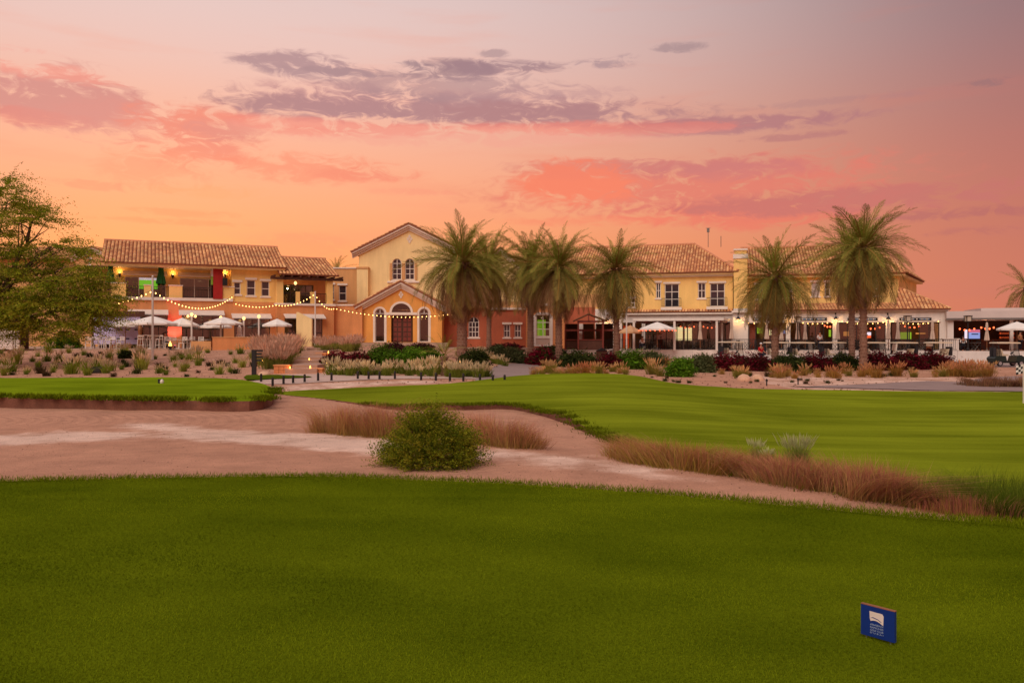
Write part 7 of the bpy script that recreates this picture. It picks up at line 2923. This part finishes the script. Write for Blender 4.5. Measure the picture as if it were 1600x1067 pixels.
# ------------------------------------------------------------ golf carts
def make_cart(body, label):
    o = empty('golf_cart', (0, 0, 0), 0, label, 'golf cart', 'parked golf carts')
    # side profile along x (front at +x)
    MB().extr([(-1.18, .34), (-1.2, .62), (-1.05, .78), (-.35, .80), (-.25, .42), (.42, .36), (.55, .80), (.85, .86), (1.1, .70), (1.2, .48), (1.15, .34)], 'y', -.56, .56).build('body', body, o)
    MB().box(-1.1, 1.12, -.5, .5, .24, .338).build('chassis', M_BLACK, o)
    MB().box(-.62, -.12, -.52, .52, .802, .92).build('seat', M_SEAT, o)
    MB().extr([(-.62, .922), (-.5, .922), (-.62, 1.32), (-.72, 1.32)], 'y', -.52, .52).build('seat_back', M_SEAT, o)
    MB().extr([(-1.0, 1.78), (-.95, 1.84), (.0, 1.87), (.72, 1.84), (.8, 1.78), (.78, 1.75), (-.98, 1.75)], 'y', -.58, .58).build('roof', M_CARTR, o)
    for sy in (-.52, .52):
        MB().tube([(-.82, sy, .78), (-.86, sy, 1.75)], .022, 6).build('roof_post', M_BLACK, o)
        MB().tube([(.72, sy, .84), (.6, sy, 1.75)], .022, 6).build('roof_post', M_BLACK, o)
        for x in (-.8, .82):
            t = MB().lathe([(.13, -.09), (.21, -.085), (.225, -.04), (.225, .04), (.21, .085), (.13, .09)], 16).build('wheel', M_TYRE, o, (x, sy * 1.02, .225), (PI / 2, 0, 0))
            MB().lathe([(.02, -.093), (.13, -.091), (.13, .091), (.02, .093)], 12).build('rim', M_RIM, t)
        MB().lathe([(.05, 0), (.05, .03)], 10).build('headlight', M_WHITE, o, (1.14, sy * .75, .62), (0, PI / 2, 0))
    MB().add([(.70, -.5, .88), (.70, .5, .88), (.6, .5, 1.73), (.6, -.5, 1.73)], [(0, 1, 2, 3)]).build('windscreen', M_GLASS, o)
    MB().tube([(.55, -.22, .82), (.32, -.22, 1.02)], .02, 6).build('steering_column', M_BLACK, o)
    MB().lathe([(.15, -.012), (.17, 0), (.15, .012)], 14).build('steering_wheel', M_BLACK, o, (.32, -.22, 1.02), (0, -.8, 0))
    for sy in (-.22, .22):
        MB().lathe([(.12, 0), (.13, .5), (.14, .85)], 10, (-1.02, sy, .62)).build('golf_bag', M_DARKCL, o)
    return o


ct0 = make_cart(M_CARTW, 'x')
ctd = make_cart(M_CARTG, 'dark green golf cart seen side on by the white wall at the right')


def cart_at(px, Y, rz, lab):
    x = WX(px, Y)
    z = GZ(x, Y) + .03
    put(ct0, x, Y, z, rz, lab)


cart_at(1144, 68.5, .25, 'white golf cart furthest left, in front of the canopy terrace')
cart_at(1214, 67.8, -.1, 'golf cart half behind the open crowned palm trunk')
cart_at(1254, 67.5, .0, 'golf cart just right of the open crowned palm')
cart_at(1303, 67.2, .05, 'golf cart below the lantern left of the tall palms')
cart_at(1366, 67.0, .0, 'golf cart just right of the tallest palm trunk')
cart_at(1410, 66.6, PI, 'golf cart second from the right end of the hedge')
cart_at(1464, 66.2, PI + .1, 'golf cart at the right end of the maroon hedge')
Y = 64.5
x = WX(1572, Y)
ctd.location = (x, Y, GZ(x, Y) + .03)
ctd.rotation_euler = (0, 0, 0)

# ------------------------------------------------------------ blue tee sign
x, y = flat_pt(1371, 1000, .0)
sg = empty('tee_sign', (x, y, 0), -.88, 'small blue square tee sign with white emblem on the near lawn', 'sign')
sw_, sh_ = .195, .172
MB().box(-sw_ / 2, sw_ / 2, 0, .022, .012, sh_ + .012).build('board', M_BLUE, sg)
MB().box(-sw_ / 2 - .002, sw_ / 2 + .002, .001, .024, sh_ + .0125, sh_ + .0165).build('top_edge', M_WOOD, sg)
for s_ in (-.07, .07):
    MB().tube([(s_, .011, -.06), (s_, .011, .03)], .005, 6).build('spike', M_GREYM, sg)
e0, e1, f0, f1 = -.046, .034, .094, .156
top_ = [(e0, f1), (e0 + .002, f0 + .02), (e0 + .008, f0 + .006)] + [(e0 + .012 + (e1 - e0 - .012) * k / 8, f0 + .004 + .012 * math.sin(PI * (k + 1.5) / 9) - .006 * k / 8) for k in range(9)] + [(e1 + .002, f1 - .012), (e1 - .006, f1 - .001)]
MB().plate(top_, [], -.0016, -.0004).build('emblem', M_SIGNW, sg)
MB().plate([(e0 + .004, f0 + .024), (e0 + .02, f0 + .032), (e0 + .05, f0 + .026), (e1 - .01, f0 + .014), (e1 - .012, f0 + .012), (e0 + .05, f0 + .022), (e0 + .02, f0 + .0275)], [], -.0024, -.0018).build('emblem_line', M_BLUE, sg)


def text_part(body, size, x0, x1, z, parent, mat):
    cu = bpy.data.curves.new('lettering', 'FONT')
    cu.body = body
    cu.size = size
    cu.align_x = 'CENTER'
    cu.extrude = .0004
    tmp = bpy.data.objects.new('lettering_tmp', cu)
    COL.objects.link(tmp)
    bpy.context.view_layer.update()
    me = bpy.data.meshes.new_from_object(tmp.evaluated_get(bpy.context.evaluated_depsgraph_get()))
    bpy.data.objects.remove(tmp)
    me.materials.clear()
    me.materials.append(mat)
    wd = max(v.co.x for v in me.vertices) - min(v.co.x for v in me.vertices)
    o = link('lettering', me, parent, ((x0 + x1) / 2, -.0012, z), (PI / 2, 0, 0))
    o.scale = ((x1 - x0) / wd, 1, 1)
    return o


text_part('ARABIAN', .015, e0 + .004, e1, .078, sg, M_LETTER)
text_part('RANCHES', .015, e0 + .004, e1, .062, sg, M_LETTER)
text_part('GOLF CLUB', .015, e0 + .004, e1, .046, sg, M_LETTER)
text_part('D U B A I', .012, e0 + .004, e1, .032, sg, M_LETTER)

# ------------------------------------------------------------ people
def person(loc, rz, joints, radii, edges, skin_mat, label, extras, name='person'):
    """one continuous body grown over a posed skeleton, with clothes and hair as parts"""
    o = empty(name, loc, rz, label, 'person')

    def grow(nm, keys, mat, scale=1.0):
        ks = [k for k in joints if k in keys]
        me = bpy.data.meshes.new(nm)
        idx = {k: i for i, k in enumerate(ks)}
        me.from_pydata([joints[k] for k in ks], [(idx[a], idx[b]) for a, b in edges if a in idx and b in idx], [])
        ob = bpy.data.objects.new(nm, me)
        COL.objects.link(ob)
        md = ob.modifiers.new('skin', 'SKIN')
        for i, k in enumerate(ks):
            r_ = radii[k]
            r_ = r_ if hasattr(r_, '__len__') else (r_, r_)
            me.skin_vertices[0].data[i].radius = (r_[0] * scale, r_[1] * scale)
            me.skin_vertices[0].data[i].use_root = (k == ('pelvis' if 'pelvis' in ks else ks[0]))
        s2 = ob.modifiers.new('sub', 'SUBSURF')
        s2.levels = 2
        s2.render_levels = 2
        bpy.context.view_layer.update()
        m2 = bpy.data.meshes.new_from_object(ob.evaluated_get(bpy.context.evaluated_depsgraph_get()))
        bpy.data.objects.remove(ob)
        m2.materials.clear()
        m2.materials.append(mat)
        m2.polygons.foreach_set('use_smooth', [True] * len(m2.polygons))
        return link(nm, m2, o)
    grow('body', set(joints), skin_mat)
    for nm, keys, mat, sc in extras:
        grow(nm, set(keys), mat, sc)
    return o


EDGES = [('pelvis', 'waist'), ('waist', 'chest'), ('chest', 'neck'), ('neck', 'chin'), ('chin', 'head'), ('head', 'crown')]
for s_ in 'lr':
    EDGES += [('chest', 'sh' + s_), ('sh' + s_, 'el' + s_), ('el' + s_, 'wr' + s_), ('wr' + s_, 'ha' + s_), ('pelvis', 'hip' + s_), ('hip' + s_, 'kn' + s_), ('kn' + s_, 'an' + s_), ('an' + s_, 'toe' + s_)]
RAD = {'pelvis': (.15, .11), 'waist': (.14, .10), 'chest': (.16, .11), 'neck': .055, 'chin': (.068, .075), 'head': (.08, .095), 'crown': (.06, .07)}
for s_ in 'lr':
    RAD.update({'sh' + s_: .062, 'el' + s_: .045, 'wr' + s_: .032, 'ha' + s_: (.04, .022), 'hip' + s_: .09, 'kn' + s_: .06, 'an' + s_: .042, 'toe' + s_: (.04, .03)})


def standing(arm=0.25):
    j = {'pelvis': (0, 0, .95), 'waist': (0, 0, 1.1), 'chest': (0, .0, 1.32), 'neck': (0, 0, 1.47), 'chin': (0, -.02, 1.54), 'head': (0, -.01, 1.63), 'crown': (0, .0, 1.71)}
    for s_, k in (('l', -1), ('r', 1)):
        j.update({'sh' + s_: (k * .19, 0, 1.38), 'el' + s_: (k * .25, .02, 1.12), 'wr' + s_: (k * .22, -arm, 1.0), 'ha' + s_: (k * .2, -arm - .1, .98),
                  'hip' + s_: (k * .1, 0, .88), 'kn' + s_: (k * .11, -.03, .48), 'an' + s_: (k * .12, .02, .08), 'toe' + s_: (k * .13, -.14, .035)})
    return j


def seated():
    j = {'pelvis': (0, 0, .53), 'waist': (0, .0, .68), 'chest': (0, -.03, .90), 'neck': (0, -.05, 1.05), 'chin': (0, -.08, 1.12), 'head': (0, -.07, 1.21), 'crown': (0, -.06, 1.29)}
    for s_, k in (('l', -1), ('r', 1)):
        j.update({'sh' + s_: (k * .19, -.03, .96), 'el' + s_: (k * .25, -.12, .72), 'wr' + s_: (k * .16, -.35, .76), 'ha' + s_: (k * .12, -.44, .77),
                  'hip' + s_: (k * .1, -.05, .52), 'kn' + s_: (k * .13, -.46, .50), 'an' + s_: (k * .13, -.44, .08), 'toe' + s_: (k * .13, -.6, .035)})
    return j


TORSO = ['pelvis', 'waist', 'chest', 'shl', 'shr', 'ell', 'elr']
LEGS = ['pelvis', 'hipl', 'hipr', 'knl', 'knr', 'anl', 'anr']


def face(o, j, hat=None):
    hx, hy, hz = j['head']
    for k in (-1, 1):
        MB().lathe([(.001, -.012), (.012, 0), (.001, .012)], 8, (hx + k * .034, hy - .083, hz + .005)).build('eye', M_BLACK, o)
        MB().lathe([(.005, -.025), (.018, 0), (.005, .03)], 8, (hx + k * .08, hy + .01, hz - .01)).build('ear', M_SKIN, o)
    MB().add([(hx - .014, hy - .085, hz - .03), (hx + .014, hy - .085, hz - .03), (hx, hy - .115, hz - .028), (hx, hy - .085, hz + .012)], [(0, 1, 2), (0, 2, 3), (1, 3, 2), (0, 3, 1)]).build('nose', M_SKIN, o)
    MB().box(hx - .024, hx + .024, hy - .092, hy - .08, hz - .062, hz - .054).build('mouth', M_REDT, o)
    if hat:
        MB().lathe([(.098, .03), (.1, .06), (.085, .11), (.04, .135), (.005, .14)], 14, (hx, hy + .01, hz)).build('cap', hat, o, smooth=True)
        MB().extr([(hx - .08, hy - .07), (hx + .08, hy - .07), (hx + .05, hy - .18), (hx - .05, hy - .18)], 'z', hz + .035, hz + .045).build('cap_peak', hat, o)
    else:
        MB().lathe([(.096, .015), (.1, .05), (.09, .1), (.04, .13), (.005, .135)], 14, (hx, hy + .015, hz)).build('hair', M_HAIR, o, smooth=True)


def fingers(o, j):
    for s_, k in (('l', -1), ('r', 1)):
        hx, hy, hz = j['ha' + s_]
        for i, L_ in enumerate((.07, .08, .075, .06)):
            x = hx + (i - 1.5) * .019
            MB().tube([(x, hy + .01, hz), (x, hy - L_ * .6, hz - .008), (x, hy - L_ * .8, hz - .04)], [.009, .0085, .007], 6).build('finger', M_SKIN, o)
        MB().tube([(hx - k * .03, hy + .04, hz), (hx - k * .06, hy - .005, hz - .01), (hx - k * .055, hy - .03, hz - .025)], [.011, .01, .008], 6).build('thumb', M_SKIN, o)


Y = 66.2
x = WX(1189, Y)
j = standing(.22)
o = person((x, Y, GZ(x, Y) + .04), .5, j, RAD, EDGES, M_SKIN, 'person in red shirt and white cap standing by the golf carts', [('shirt', TORSO, M_REDSHIRT, 1.12), ('trousers', LEGS, M_NAVY, 1.14)])
face(o, j, M_WCLOTH)
fingers(o, j)
for i, (px, Y, z0, rz, top_m, lab, pose) in enumerate(((258, 66.4, LZ, .6, M_DARKCL, 'person in dark clothes seated at the white tables near the pink wall', 'sit'),
                                                      (1004, 79.6, TZ, -.5, M_WCLOTH, 'person in white top seated under the flat canopy at the left', 'sit'),
                                                      (1281, 76.0, TZ, .3, M_WCLOTH, 'person in pale shirt standing behind the carts left of the lantern', 'stand'),
                                                      (1505, 74.4, TZ, -.4, M_WCLOTH, 'person in white shirt seated below the bar television', 'sit'),
                                                      (1594, 75.5, TZ, .4, M_TANCL, 'person in tan top standing before the orange bar shelves', 'stand'))):
    j = seated() if pose == 'sit' else standing(.1)
    o = person((WX(px, Y), Y, z0), rz, j, RAD, EDGES, M_SKIN, lab, [('shirt', TORSO, top_m, 1.12), ('trousers', LEGS, M_NAVY, 1.14)])
    face(o, j)
    fingers(o, j)
    if pose == 'sit':
        c_ = dup(ch1 if px > 900 else ch0, (WX(px, Y), Y, z0), rz)
